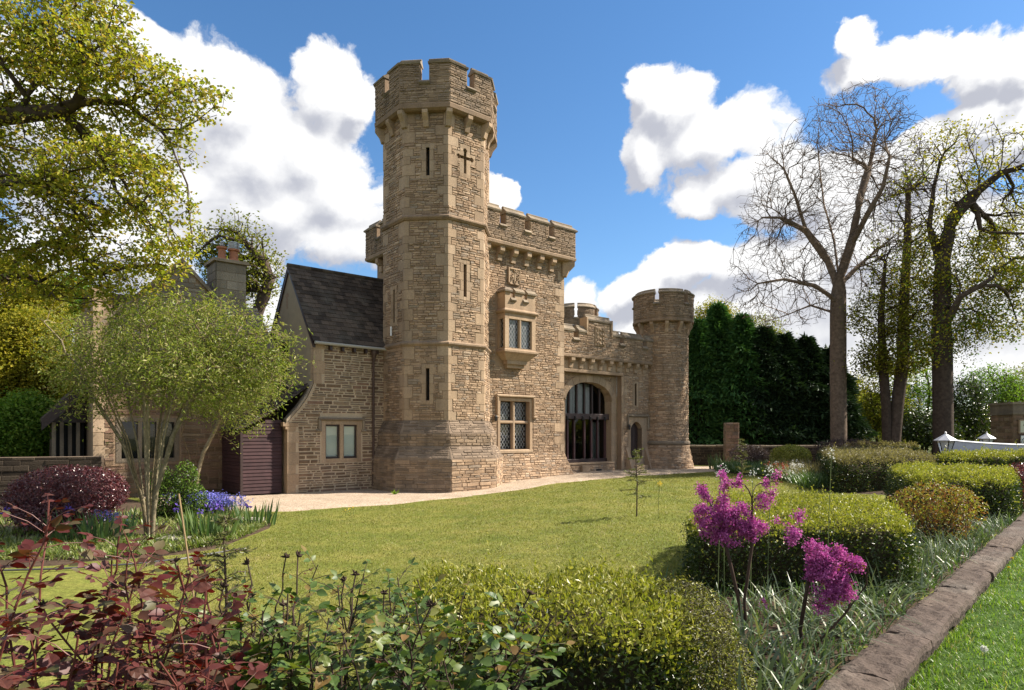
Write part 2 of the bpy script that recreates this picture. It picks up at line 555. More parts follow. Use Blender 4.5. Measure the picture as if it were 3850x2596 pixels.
class Drum:
    """a round wall: a is arc length"""
    def __init__(s, c, r_, lean=0.0, z_ref=0.0):
        s.c = c; s.r = r_; s.lean = lean; s.z_ref = z_ref; s.len = 2 * math.pi * r_

    def __call__(s, a, z, d=0.0):
        rr = s.r + d - s.lean * (z - s.z_ref); an = a / s.r
        return (s.c[0] + rr * math.cos(an), s.c[1] + rr * math.sin(an), z)

    def axes(s, a):
        an = a / s.r
        n = Vector((math.cos(an), math.sin(an), 0)); t = Vector((-math.sin(an), math.cos(an), 0))
        return t, Vector((0, 0, 1)), n


def cut(ivs, a, b):
    out = []
    for x, y in ivs:
        if b <= x or a >= y: out.append((x, y)); continue
        if a > x: out.append((x, a))
        if b < y: out.append((b, y))
    return out


UNIT_STONES = []


def unit_stones():
    rg = random.Random(5)
    for k in range(10):
        vs = []
        for (x, z) in ((-.5, -.5), (.5, -.5), (.5, .5), (-.5, .5)): vs.append((x, z, -0.35))
        for (x, z) in ((-.5, -.5), (.5, -.5), (.5, .5), (-.5, .5)):
            vs.append((x * rg.uniform(.86, .98), z * rg.uniform(.74, .96), rg.uniform(.5, 1.15)))
        vs.append((rg.uniform(-.2, .2), rg.uniform(-.2, .2), rg.uniform(.7, 1.25)))
        UNIT_STONES.append((np.array(vs, dtype=np.float32),
                            [(0, 1, 5, 4), (1, 2, 6, 5), (2, 3, 7, 6), (3, 0, 4, 7), (4, 5, 8), (5, 6, 8), (6, 7, 8), (7, 4, 8)]))


unit_stones()
STONE_MESH = {}


def stone_mesh(k, mat):
    key = (k, mat.name)
    if key not in STONE_MESH:
        v, f = UNIT_STONES[k]
        me = bpy.data.meshes.new('stone'); me.from_pydata(v.tolist(), [], f); me.materials.append(mat); me.polygons.foreach_set('use_smooth', np.zeros(len(f), dtype=bool))
        STONE_MESH[key] = me
    return STONE_MESH[key]


class Stones:
    """all rubble of one thing: the largest in view become parts, the rest one part of kind stuff"""
    def __init__(s, thing, seed=1, limit=300):
        s.t = thing; s.rg = random.Random(seed); s.items = []; s.limit = limit

    def wall(s, P, a0, a1, z0, z1, avoid=None, h=(0.04, 0.108), l=(0.10, 0.38), gap=0.015, proud=(0.010, 0.036), mat='rubble', vis=1.0):
        rg = s.rg; z = z0
        while z < z1 - 0.03:
            hh = rg.uniform(*h)
            if z + hh > z1 - 0.045: hh = z1 - z
            zm = z + hh / 2
            ivs = [(a0, a1)]
            if avoid: ivs = avoid(zm, hh, ivs)
            for x, y in ivs:
                a = x
                while a < y - 0.02:
                    ll = rg.uniform(*l) * (0.65 + hh * 4.5)
                    if a + ll > y - 0.09: ll = y - a
                    # a tall stone now and then splits into two thin ones
                    parts = [(z, hh)]
                    if hh > 0.11 and rg.random() < 0.35:
                        q = rg.uniform(.4, .6) * hh; parts = [(z, q), (z + q, hh - q)]
                    for zz, h2 in parts:
                        jz = rg.uniform(-.006, .006)
                        s.items.append((P, a + ll / 2, zz + h2 / 2 + jz, max(.03, ll - gap), max(.025, h2 - gap), rg.uniform(*proud), rg.randrange(10), mat, vis, rg.uniform(-1, 1)))
                    a += ll
            z += hh

    def build(s):
        # rank by the size each stone shows at
        cw = CAST
        def size(it):
            P, a, z = it[0], it[1], it[2]
            w = cw @ Vector(P(a, z))
            return it[3] * it[4] / (w.x * w.x + w.y * w.y) * it[8]
        order = sorted(range(len(s.items)), key=lambda i: -size(s.items[i]))
        single = set(order[:s.limit])
        Vs = {}; Ls = {}; Cs = {}; cnt = {}
        for i, (P, a, z, ll, hh, pr, k, mat, vis, rot) in enumerate(s.items):
            t, up, n = P.axes(a); c = Vector(P(a, z))
            up2 = up * hh
            # a slight tilt of each stone in its bed
            tt = (t + up * (rot * 0.03)).normalized(); uu = n.cross(tt)
            if i in single:
                o = bpy.data.objects.new('stone', stone_mesh(k, M[mat])); COL.objects.link(o)
                o.parent = s.t.e
                m = Matrix(((tt.x * ll, uu.x * hh, n.x * pr, c.x - s.t.off.x), (tt.y * ll, uu.y * hh, n.y * pr, c.y - s.t.off.y),
                            (tt.z * ll, uu.z * hh, n.z * pr, c.z - s.t.off.z), (0, 0, 0, 1)))
                o.matrix_local = m
                continue
            v, f = UNIT_STONES[k]
            B = np.array([[tt.x * ll, tt.y * ll, tt.z * ll], [uu.x * hh, uu.y * hh, uu.z * hh], [n.x * pr, n.y * pr, n.z * pr]], dtype=np.float32)
            q = v @ B + np.array([c.x - s.t.off.x, c.y - s.t.off.y, c.z - s.t.off.z], dtype=np.float32)
            if mat not in Vs: Vs[mat] = []; Ls[mat] = []; Cs[mat] = []; cnt[mat] = 0
            Vs[mat].append(q)
            for ff in f:
                Ls[mat].extend([x + cnt[mat] for x in ff]); Cs[mat].append(len(ff))
            cnt[mat] += 9
        for mat in Vs:
            me = mesh_arrays('small_stones', np.concatenate(Vs[mat]), Ls[mat], Cs[mat], [M[mat]])
            s.t.part_mesh('small_stones', me, kind='stuff')


def panel(mb, P, a0, a1, z0, z1, holes=(), reveal=0.3):
    """a flat wall with rectangular holes and their reveals; holes: (a0,a1,z0,z1)"""
    xs = sorted({a0, a1, *[x for h in holes for x in h[:2]]}); zs = sorted({z0, z1, *[x for h in holes for x in h[2:4]]})
    for i in range(len(xs) - 1):
        for j in range(len(zs) - 1):
            xm = (xs[i] + xs[i + 1]) / 2; zm = (zs[j] + zs[j + 1]) / 2
            if any(h[0] < xm < h[1] and h[2] < zm < h[3] for h in holes): continue
            mb.quad(P(xs[i], zs[j]), P(xs[i + 1], zs[j]), P(xs[i + 1], zs[j + 1]), P(xs[i], zs[j + 1]))
    for h in holes:
        r_ = h[4] if len(h) > 4 else reveal
        c = [(h[0], h[2]), (h[1], h[2]), (h[1], h[3]), (h[0], h[3])]
        for i in range(4):
            p, q = c[i], c[(i + 1) % 4]
            mb.quad(P(*p), P(*p, -r_), P(*q, -r_), P(*q))


def block(mb, P, a0, a1, z0, z1, d0, d1, ch=0.0):
    """a box on a wall, from depth d0 to d1 (outwards), front edges chamfered by ch"""
    c = [(a0, z0), (a1, z0), (a1, z1), (a0, z1)]
    ci = [(a0 + ch, z0 + ch), (a1 - ch, z0 + ch), (a1 - ch, z1 - ch), (a0 + ch, z1 - ch)]
    vs = [P(*q, d0) for q in c] + [P(*q, d1 - ch) for q in c] + [P(*q, d1) for q in ci]
    fs = [(3, 2, 1, 0)]
    for b in (0, 4):
        fs += [(b + i, b + (i + 1) % 4, b + 4 + (i + 1) % 4, b + 4 + i) for i in range(4)]
    fs.append((8, 9, 10, 11))
    return mb.add(vs, fs)


def glass2():
    """window glass: dark reflections over a see-through pane"""
    m = bpy.data.materials.new('clear_window_glass'); m.use_nodes = True
    nt = m.node_tree; N, L = nt.nodes, nt.links; N.clear()
    out = N.new('ShaderNodeOutputMaterial')
    tr = N.new('ShaderNodeBsdfTransparent'); tr.inputs[0].default_value = (0.82, 0.85, 0.82, 1)
    gl = N.new('ShaderNodeBsdfGlossy'); gl.inputs['Roughness'].default_value = 0.02
    gl.inputs[0].default_value = (0.9, 0.9, 0.9, 1)
    fr = N.new('ShaderNodeFresnel'); fr.inputs[0].default_value = 1.55
    mx = N.new('ShaderNodeMixShader')
    L.new(fr.outputs[0], mx.inputs[0]); L.new(tr.outputs[0], mx.inputs[1]); L.new(gl.outputs[0], mx.inputs[2])
    L.new(mx.outputs[0], out.inputs[0])
    return m


M['pane'] = glass2()


def avoid_rects(rects):
    def f(zm, hh, ivs):
        for a0, a1, z0, z1 in rects:
            if zm + hh * 0.3 > z0 and zm - hh * 0.3 < z1: ivs = cut(ivs, a0, a1)
        return ivs
    return f


def lattice(mb, P, a0, a1, z0, z1, d, pa, pz, w):
    """diamond leading over a pane"""
    for sgn in (1, -1):
        # lines a/pa + sgn*z/pz = c
        c0 = a0 / pa + sgn * (z0 if sgn > 0 else z1) / pz; c1 = a1 / pa + sgn * (z1 if sgn > 0 else z0) / pz
        c = math.floor(c0) + 0.5
        while c < c1:
            pts = []
            for a in (a0, a1):
                z = (c - a / pa) * pz * sgn
                if z0 <= z <= z1: pts.append((a, z))
            for z in (z0, z1):
                a = (c - sgn * z / pz) * pa
                if a0 < a < a1: pts.append((a, z))
            if len(pts) >= 2:
                p, q = pts[0], max(pts[1:], key=lambda r_: (r_[0] - pts[0][0]) ** 2 + (r_[1] - pts[0][1]) ** 2)
                ln = math.hypot(q[0] - p[0], q[1] - p[1])
                if ln > 0.03:
                    nx, nz = -(q[1] - p[1]) / ln * w / 2, (q[0] - p[0]) / ln * w / 2
                    dd = d + (0.004 if sgn > 0 else 0.007)
                    mb.quad(P(p[0] + nx, p[1] + nz, dd), P(p[0] - nx, p[1] - nz, dd), P(q[0] - nx, q[1] - nz, dd), P(q[0] + nx, q[1] + nz, dd))
            c += 1.0


def quoins(th, V, i, rho_c, z0, z1, rg, mat='ashlar', h=(0.26, 0.44), la=(0.16, 0.36), closed=True, proud=0.012):
    """dressed corner stones of corner i of polygon V; returns spans [(z0,z1,len on edge before,len on edge after)]"""
    n = len(V); p = Vector(V[i]); a = Vector(V[i - 1]); b = Vector(V[(i + 1) % n])
    t1 = (p - a).normalized(); t2 = (b - p).normalized()
    n1 = Vector((t1.y, -t1.x)); n2 = Vector((t2.y, -t2.x)); m = (n1 + n2); m = m / m.dot(n1)
    z = z0; out = []; k = rg.randrange(2)
    while z < z1 - 0.05:
        hh = rg.uniform(*h)
        if z + hh > z1 - 0.15: hh = z1 - z
        lA, lB = (la[1], la[0]) if k % 2 else (la[0], la[1])
        lA *= rg.uniform(.7, 1.25); lB *= rg.uniform(.7, 1.25); k += 1
        if rg.random() < .16: z += hh * .8; continue
        pr = proud + rg.uniform(0, .006)
        pl = [p - t1 * lA + n1 * pr, p + m * pr, p + t2 * lB + n2 * pr, p + t2 * lB - n2 * .1, p - m * .1, p - t1 * lA - n1 * .1]
        mb = MB().prism([(q.x, q.y, z + .006) for q in pl], (0, 0, hh - .012))
        th.part('quoin_stone', mb, M[mat])
        out.append((z, z + hh, lA, lB)); z += hh
    return out


def quoin_avoid(before, after, length, rects):
    """before: quoins of the corner where the edge starts, after: where it ends"""
    f0 = avoid_rects(rects)

    def f(zm, hh, ivs):
        for z0, z1, lA, lB in before:
            if z0 <= zm < z1: ivs = cut(ivs, -9, lB + .012)
        for z0, z1, lA, lB in after:
            if z0 <= zm < z1: ivs = cut(ivs, length - lA - .012, length + 9)
        return f0(zm, hh, ivs)
    return f


def corbel(th, P, a, z0, z1, proj, wid, mat='ashlar', steps=2):
    mb = MB()
    if steps == 2:
        zm = z0 + (z1 - z0) * 0.48
        prof = [(-.05, z0 + .02), (proj * .34, z0), (proj * .40, zm - .02), (proj * .34, zm), (proj * .62, zm), (proj * .92, zm + .10), (proj * .95, z1), (-.05, z1)]
    else:
        prof = [(-.05, z0), (proj * .25, z0 + .02), (proj * .45, z0 + (z1 - z0) * .4), (proj * .95, z1 - .12), (proj * .97, z1), (-.05, z1)]
    pts = [P(a - wid / 2, z, d) for d, z in prof]
    e = Vector(P(a + wid / 2, z0, 0)) - Vector(P(a - wid / 2, z0, 0))
    mb.prism(pts, e)
    th.part('corbel', mb, M[mat])


def perim(poly):
    n = len(poly); acc = [0.0]
    for i in range(n):
        acc.append(acc[-1] + math.dist(poly[i], poly[(i + 1) % n]))
    return acc


def at_perim(poly, acc, s_):
    s_ %= acc[-1]
    for i in range(len(poly)):
        if s_ <= acc[i + 1] + 1e-9:
            f = (s_ - acc[i]) / (acc[i + 1] - acc[i]); q = poly[(i + 1) % len(poly)]
            return (poly[i][0] + (q[0] - poly[i][0]) * f, poly[i][1] + (q[1] - poly[i][1]) * f)


def battlement(th, poly, zb, zs, zt, zc, notch, nw, thick, wall_mat='mortar', cope_over=0.08):
    """parapet ring, merlons, their copings and the sills of the gaps along a closed outline"""
    ring = MB().loft(poly, [(0, zb), (0, zs), (-thick, zs), (-thick, zb)], True)
    th.part('parapet', ring, M[wall_mat])
    acc = perim(poly); tot = acc[-1]; notch = sorted(notch)
    for i, c in enumerate(notch):
        s0 = c + nw / 2; nx = notch[(i + 1) % len(notch)]
        s1 = (nx if nx > c else nx + tot) - nw / 2
        for extra, name in ((0, 'merlon'), (0.03, 'merlon_coping')):
            a, b = s0 - extra, s1 + extra
            pts = [at_perim(poly, acc, a)]
            for lap in (0, tot):
                for j in range(len(poly)):
                    if a + .02 < acc[j] + lap < b - .02: pts.append(poly[j])
            pts.append(at_perim(poly, acc, b))
            if name == 'merlon':
                sec = [(0, zs), (0, zt), (-thick, zt), (-thick, zs)]
                th.part(name, MB().loft(pts, sec), M[wall_mat])
            else:
                o = cope_over
                sec = [(o - .02, zt - .03), (o, zt + .03), (-.10, zc - .05), (-.10, zc + .01), (-.13, zc + .035), (-.19, zc + .035), (-.22, zc + .01), (-.22, zc - .05), (-thick - .07, zt + .03), (-thick - .05, zt - .03)]
                th.part(name, MB().loft(pts, sec), M['coping'])
        p = [at_perim(poly, acc, c - nw * .62), at_perim(poly, acc, c + nw * .62)]
        sec = [(0.0, zs - .14), (.05, zs - .12), (.10, zs - .07), (.02, zs + .025), (-thick - .02, zs + .025), (-thick - .02, zs - .02), (0, zs - .02)]
        th.part('crenel_sill', MB().loft(p, sec), M['coping'])


# =================================================================== octagonal tower
S_, K_ = 1.56, 1.103
OCT = [(0, 0), (S_, 0), (S_ + K_, K_), (S_ + K_, K_ + S_), (S_, 2 * K_ + S_), (0, 2 * K_ + S_), (-K_, K_ + S_), (-K_, K_)]
OC = (S_ / 2, K_ + S_ / 2)


def octo(rho):
    return [(OC[0] + (x - OC[0]) * rho, OC[1] + (y - OC[1]) * rho) for x, y in OCT]


def build_tower():
    rg = random.Random(11)
    th = Thing('octagonal_tower', 'tall slender octagonal stone tower with battlements and a cross shaped arrow slit', 'tower', (OC[0], OC[1], 0), 'C')
    st = Stones(th, 3)
    # core walls
    tiers = [(2.53, 5.16, 1.015), (5.32, 9.62, 1.0), (9.80, 13.44, 1.0)]
    slits = {7: [(0.83, 0.125, 11.2, 12.19), (0.83, 0.125, 3.23, 4.37)], 6: [(0.80, 0.12, 6.1, 7.3)], 0: [(0.73, 0.125, 6.98, 8.15)]}
    core = MB(); pl = MB()
    a8 = octo(1.27); b8 = octo(1.14); c8 = octo(1.015)
    for zz0, zz1, A, B in ((-.3, 1.18, a8, a8), (1.18, 1.62, a8, b8), (1.62, 2.07, b8, b8), (2.07, 2.53, b8, c8)):
        for i in range(8):
            j = (i + 1) % 8
            pl.quad((*A[i], zz0), (*A[j], zz0), (*B[j], zz1), (*B[i], zz1))
    th.part('plinth', pl, M['dark_plinth'])
    quo = {}
    for ti, (z0, z1, rho) in enumerate(tiers):
        V = octo(rho)
        for i in (6, 7, 0, 1, 2):
            quo[(ti, i)] = quoins(th, V, i, OC, z0, z1, rg)
        for i in range(8):
            j = (i + 1) % 8
            P = Plane(V[i], V[j]); holes = []; rects = []
            for (ac, w, h0, h1) in slits.get(i, []):
                if z0 <= h0 and h1 <= z1:
                    ac *= rho
                    holes.append((ac - w / 2, ac + w / 2, h0, h1))
                    rects.append((ac - w / 2 - .17, ac + w / 2 + .17, h0 - .14, h1 + .16))
                    sl = MB(); block(sl, P, ac - w / 2 - .01, ac + w / 2 + .01, h0 - .01, h1 + .01, -.36, -.27)
                    th.part('arrow_slit', sl, M['black'])
                    zz = h0 - .12; k = 0
                    while zz < h1 + .14:
                        hh = min(rg.uniform(.26, .40), h1 + .15 - zz)
                        for sd in (-1, 1):
                            wd = (.15 if (k + (sd > 0)) % 2 else .24)
                            mb = MB(); x0, x1 = (ac - w / 2 - wd, ac - w / 2) if sd < 0 else (ac + w / 2, ac + w / 2 + wd)
                            block(mb, P, x0 + .004, x1 - .004, zz, zz + hh - .01, -.2, .012, .004)
                            th.part('jamb_stone', mb, M['ashlar'])
                        zz += hh; k += 1
                    for za, zb in ((h0 - .13, h0), (h1, h1 + .14)):
                        mb = MB(); block(mb, P, ac - w / 2 + .001, ac + w / 2 - .001, za, zb, -.2, .012, .004)
                        th.part('jamb_stone', mb, M['ashlar'])
            if i == 0 and ti == 2:
                c = 0.73
                cr = [(c - .055, c + .055, 11.42, 12.22), (c - .27, c + .27, 11.925, 12.035)]
                for (x, z) in ((c, 12.24), (c - .29, 11.98), (c + .29, 11.98)):
                    cr += [(x - .085, x + .085, z - .045, z + .045), (x - .045, x + .045, z - .085, z + .085)]
                plate = MB(); b = Plane(V[i], V[j])
                Q = lambda a, z, d=0.0: b(a, z, d + .014)
                panel(plate, Q, c - .46, c + .46, 11.80, 12.16, [(h[0], h[1], max(h[2], 11.80), min(h[3], 12.16)) for h in cr if h[3] > 11.8 and h[2] < 12.16], .2)
                panel(plate, Q, c - .22, c + .22, 12.162, 12.46, [(h[0], h[1], max(h[2], 12.162), h[3]) for h in cr if h[3] > 12.162], .2)
                panel(plate, Q, c - .24, c + .24, 11.28, 11.798, [(h[0], h[1], h[2], min(h[3], 11.798)) for h in cr if h[2] < 11.798], .2)
                th.part('cross_slit_surround', plate, M['ashlar'])
                dk = MB(); block(dk, P, c - .4, c + .4, 11.35, 12.4, -.30, -.18)
                th.part('cross_arrow_slit', dk, M['black'])
                holes.append((c - .42, c + .42, 11.33, 12.42)); rects += [(c - .46, c + .46, 11.80, 12.16), (c - .24, c + .24, 11.28, 12.46)]
            panel(core, P, 0, P.len, z0 - .05, z1 + .05, holes, .3)
            if i in (6, 7, 0, 1):
                av = quoin_avoid(quo[(ti, i)], quo[(ti, j)], P.len, rects)
                st.wall(P, 0, P.len, z0, z1, av, vis=1.0 if i != 1 else .3)
    th.part('wall', core, M['mortar'])
    # plinth stones, large on the lower drum
    for i in (6, 7, 0, 1):
        j = (i + 1) % 8
        P = Plane(a8[i], a8[j]); st.wall(P, 0.0, P.len, -.05, 1.15, None, (.06, .15), (.14, .5), mat='rubble' if i in (0, 1) else 'weathered_rubble')
        P = Plane(b8[i], b8[j]); st.wall(P, 0.0, P.len, 1.63, 2.06, None, (.06, .14), (.14, .46), mat='weathered_rubble')
        for A, B, q0, q1 in ((a8, b8, 1.19, 1.61), (b8, c8, 2.08, 2.52)):
            ln = math.dist(A[i], A[j]); sh = (ln - math.dist(B[i], B[j])) / 2
            lean = (OC[1]) * ((1.27 - 1.14) if A is a8 else (1.14 - 1.015)) / (q1 - q0 + .02)
            P = Plane(A[i], A[j], lean, q0 - .01)
            st.wall(P, sh, ln - sh, q0, q1, None, (.05, .12), (.14, .5), mat='dark_plinth', proud=(.010, .03))
    # string courses
    for z in (5.24, 9.71):
        mb = MB().loft(OCT, [(-.05, z - .10), (.06, z - .09), (.12, z - .02), (.12, z + .03), (.02, z + .10), (-.05, z + .10)], True)
        th.part('string_course', mb, M['string'])
    # corbel table and parapet
    for i in range(8):
        P = Plane(OCT[i], OCT[(i + 1) % 8])
        corbel(th, P, P.len / 2, 12.88, 13.42, .30, .20, steps=1)
        p = Vector(OCT[i]); rad = (p - Vector(OC)).normalized(); tt = Vector((-rad.y, rad.x))
        Pc = Plane((p.x - tt.x, p.y - tt.y), (p.x + tt.x, p.y + tt.y))
        corbel(th, Pc, 1.0, 12.88, 13.42, .32, .20, steps=1)
    band = MB().loft(OCT, [(-.05, 13.40), (.20, 13.40), (.30, 13.46), (.31, 13.60), (.28, 13.64), (-.05, 13.64)], True)
    th.part('string_course', band, M['string'])
    OP = octo(1 + .28 / OC[1]); acc = perim(OP); sp = acc[1]
    nts = [acc[i] + sp * .5 for i in range(8)]
    battlement(th, OP, 13.62, 14.40, 15.02, 15.20, nts, .32, .30)
    for i in (6, 7, 0, 1):
        P = Plane(OP[i], OP[(i + 1) % 8]); rects = [(sp * .5 - .17, sp * .5 + .17, 14.33, 15.2)]
        st.wall(P, 0, P.len, 13.66, 15.0, avoid_rects(rects), mat='weathered_rubble')
    rf = MB().add([(*q, 13.9) for q in OCT], [tuple(range(8))]); th.part('roof', rf, M['coping'])
    st.build()
    lamp = MB().tube([Vector(Plane(OCT[6], OCT[7])(.75, 5.62, .10)), Vector(Plane(OCT[6], OCT[7])(.75, 5.95, .10))], .035, 8)
    wl = th.part('wall_light', lamp, M['white_paint'])
    return th


build_tower()


# =================================================================== gatehouse block
def build_gatehouse():
    rg = random.Random(21)
    U0, U1, W0, W1 = 0.45, 6.70, 1.08, 6.10
    V = [(U0, W0), (U1, W0), (U1, W1), (U0, W1)]
    th = Thing('gatehouse', 'tall square battlemented stone block with oriel window beside the octagonal tower', 'building', (3.6, 3.6, 0.2), 'C')
    st = Stones(th, 5)
    P = Plane(V[0], V[1])                 # a = u - U0
    A = lambda u: u - U0
    core = MB()
    win = (A(3.20), A(4.74), 1.42, 3.36, .34)
    panel(core, P, 0, P.len, 1.3, 9.6, [win])
    for i in (1, 2, 3):
        Q = Plane(V[i], V[(i + 1) % 4]); panel(core, Q, 0, Q.len, -.2, 9.6)
    th.part('wall', core, M['mortar'])
    # battered foot
    lean = .30
    ft = MB(); B0 = [(U0, W0 - lean * 1.3), (U1 + .42, W0 - lean * 1.3), (U1 + .42, W0 + 1.2), (U1, W0), (U0, W0), (U1, W0 + 1.2)]
    ft.quad((B0[0][0], B0[0][1], 0), (B0[1][0], B0[1][1], 0), (U1, W0, 1.3), (U0, W0, 1.3))
    ft.quad((B0[1][0], B0[1][1], 0), (B0[2][0], B0[2][1], 0), (U1, W0 + 1.2, 1.3), (U1, W0, 1.3))
    th.part('battered_foot', ft, M['mortar'])
    Pl = Plane((U0, W0 - lean * 1.3), (U1 + .42, W0 - lean * 1.3), lean, 0.0)

    def foot(zm, hh, ivs):
        return cut(ivs, A(U1) + .42 * (1 - zm / 1.3), 99)
    st.wall(Pl, 1.4, A(U1) + .42, .05, 1.28, foot)
    q1 = quoins(th, V, 1, None, 1.3, 9.5, rg, la=(.22, .46), h=(.24, .42))
    rects = [(A(3.02), A(4.94), 1.24, 3.60), (A(2.96), A(4.77), 4.70, 7.75), (A(3.53), A(4.24), 8.0, 8.75)]
    st.wall(P, 1.2, P.len, 1.3, 9.46, quoin_avoid([], q1, P.len, rects))
    Q = Plane(V[1], V[2]); st.wall(Q, 0, .6, 1.3, 9.4, quoin_avoid(q1, [], 99, []), vis=.05)
    # ---- ground-floor window
    fr = MB()
    block(fr, P, A(3.06), A(3.195), 1.40, 3.40, -.30, .03, .01); block(fr, P, A(4.745), A(4.88), 1.40, 3.40, -.30, .03, .01)
    block(fr, P, A(3.06), A(4.88), 3.365, 3.50, -.30, .028, .01)
    w = th.part('window', fr, M['ashlar'])
    sill = MB(); sill.prism([P(A(3.04), 1.41, -.30), P(A(3.04), 1.41, 0.0), P(A(3.04), 1.37, .06), P(A(3.04), 1.28, .06), P(A(3.04), 1.28, -.30)], Vector((1.86, 0, 0)))
    th.part('window_sill', sill, M['ashlar'], w)
    mul = MB(); block(mul, P, A(3.91), A(4.03), 1.42, 3.36, -.30, -.06, .03); th.part('mullion', mul, M['ashlar'], w)
    tr = MB(); block(tr, P, A(3.20), A(4.74), 2.46, 2.58, -.298, -.062, .03); th.part('transom', tr, M['ashlar'], w)
    for a0, a1 in ((3.20, 3.91), (4.03, 4.74)):
        for z0, z1 in ((1.42, 2.46), (2.58, 3.36)):
            cas = MB()
            for b in ((A(a0), A(a0) + .045, z0, z1), (A(a1) - .045, A(a1), z0, z1), (A(a0) + .045, A(a1) - .045, z0, z0 + .045), (A(a0) + .045, A(a1) - .045, z1 - .045, z1)):
                block(cas, P, *b, -.27, -.22, .004)
            th.part('window_frame', cas, M['iron'], w)
            pn = MB(); pn.quad(P(A(a0), z0, -.25), P(A(a1), z0, -.25), P(A(a1), z1, -.25), P(A(a0), z1, -.25)); th.part('pane', pn, M['pane'], w)
            lt = MB(); lattice(lt, P, A(a0) + .045, A(a1) - .045, z0 + .045, z1 - .045, -.245, .15, .215, .016); th.part('leading', lt, M['lead'], w)
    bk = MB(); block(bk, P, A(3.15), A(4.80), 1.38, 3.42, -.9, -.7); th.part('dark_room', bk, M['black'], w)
    for x0, x1, z0, z1 in ((2.96, 4.98, 3.52, 3.62), (2.96, 3.07, 2.78, 3.52), (4.87, 4.98, 2.78, 3.52), (2.84, 3.07, 2.68, 2.78), (4.87, 5.10, 2.68, 2.78)):
        hd = MB(); block(hd, P, A(x0), A(x1), z0, z1, -.02, .13, .03); th.part('hood_mould', hd, M['ashlar'])
    # ---- oriel
    O0, O1, OW = 3.07, 4.66, 0.60
    d = W0 - OW
    PF = Plane((O0, OW), (O1, OW)); PS = Plane((O0, W0), (O0, OW)); PR = Plane((O1, OW), (O1, W0)); ow = O1 - O0
    body = MB()
    panel(body, PF, 0, ow, 5.38, 6.80, [(.20, ow - .20, 5.44, 6.58)], .16)
    panel(body, PS, 0, d, 5.38, 6.80, [(.12, d - .12, 5.44, 6.58)], .12); panel(body, PR, 0, d, 5.38, 6.80)
    ori = th.part('oriel_window', body, M['ashlar'])
    path = [(O0, W0 + .02), (O0, OW), (O1, OW), (O1, W0 + .02)]
    th.part('oriel_cornice', MB().loft(path, [(-.1, 6.78), (.05, 6.80), (.10, 6.86), (.10, 6.90), (.0, 6.98), (-.1, 6.98)]), M['ashlar'], ori)
    th.part('oriel_sill', MB().loft(path, [(-.1, 5.20), (.02, 5.20), (.08, 5.27), (.08, 5.34), (.0, 5.40), (-.1, 5.40)]), M['ashlar'], ori)
    base = MB(); t0 = [(O0 - .0, W0), (O0, OW), (O1, OW), (O1, W0)]; t1 = [(O0 + .22, W0), (O0 + .22, OW + .2), (O1 - .22, OW + .2), (O1 - .22, W0)]
    base.add([(*q, 5.20) for q in t0] + [(*q, 4.97) for q in t1], [(0, 1, 5, 4), (1, 2, 6, 5), (2, 3, 7, 6), (4, 5, 6, 7)])
    th.part('oriel_base', base, M['ashlar'], ori)
    b2 = MB(); b2.box(O0 + .27, O1 - .27, OW + .20, W0 + .02, 4.82, 4.965); b2.box(O0 + .35, O1 - .35, OW + .30, W0 + .02, 4.68, 4.815)
    th.part('oriel_corbel', b2, M['ashlar'], ori)
    pp = MB(); pp.box(O0 + .01, O1 - .01, OW + .01, W0 + .01, 6.97, 7.40)
    cr = [(3.48, .13), (4.12, .13)]
    xs = [O0 + .01, cr[0][0] - .1, cr[0][0] + .1, cr[1][0] - .1, cr[1][0] + .1, O1 - .01]
    for k in (0, 2, 4): pp.box(xs[k], xs[k + 1], OW + .012, OW + .16, 7.40, 7.66)
    pp.box(O0 + .012, O0 + .14, OW + .165, W0, 7.40, 7.66)
    th.part('oriel_parapet', pp, M['ashlar'], ori)
    for k in (0, 2, 4):
        x0, x1 = xs[k] - .03, xs[k + 1] + .03
        sec = [(.07, 7.62), (.08, 7.68), (-.02, 7.76), (-.07, 7.82), (-.12, 7.76), (-.22, 7.68), (-.2, 7.62)]
        pth = [(x0, OW + .01), (x1, OW + .01)] if k else [(O0 + .01, W0), (O0 + .01, OW + .01), (x1, OW + .01)]
        th.part('oriel_coping', MB().loft(pth, sec), M['coping'], ori)
    for c, _ in cr:
        th.part('crenel_sill', MB().loft([(c - .13, OW + .01), (c + .13, OW + .01)], [(0, 7.24), (.05, 7.26), (.09, 7.31), (0, 7.42), (-.15, 7.42), (-.15, 7.38), (0, 7.38)]), M['coping'], ori)
    mu = MB(); block(mu, PF, ow / 2 - .05, ow / 2 + .05, 5.44, 6.58, -.15, -.01, .02); th.part('mullion', mu, M['ashlar'], ori)
    for a0, a1 in ((.20, ow / 2 - .05), (ow / 2 + .05, ow - .20)):
        pn = MB(); pn.quad(PF(a0, 5.44, -.12), PF(a1, 5.44, -.12), PF(a1, 6.58, -.12), PF(a0, 6.58, -.12)); th.part('pane', pn, M['pane'], ori)
        lt = MB(); lattice(lt, PF, a0, a1, 5.44, 6.58, -.115, .15, .21, .016); th.part('leading', lt, M['lead'], ori)
        cu = MB()
        for q in range(7):
            x = a0 + (a1 - a0) * q / 7; cu.quad(PF(x, 5.44, -.26 - .02 * (q % 2)), PF(x + (a1 - a0) / 7, 5.44, -.26 - .02 * ((q + 1) % 2)), PF(x + (a1 - a0) / 7, 6.58, -.26 - .02 * ((q + 1) % 2)), PF(x, 6.58, -.26 - .02 * (q % 2)))
        th.part('net_curtain', cu, M['curtain'], ori)
    pn = MB(); pn.quad(PS(.12, 5.44, -.09), PS(d - .12, 5.44, -.09), PS(d - .12, 6.58, -.09), PS(.12, 6.58, -.09)); th.part('pane', pn, M['pane'], ori)
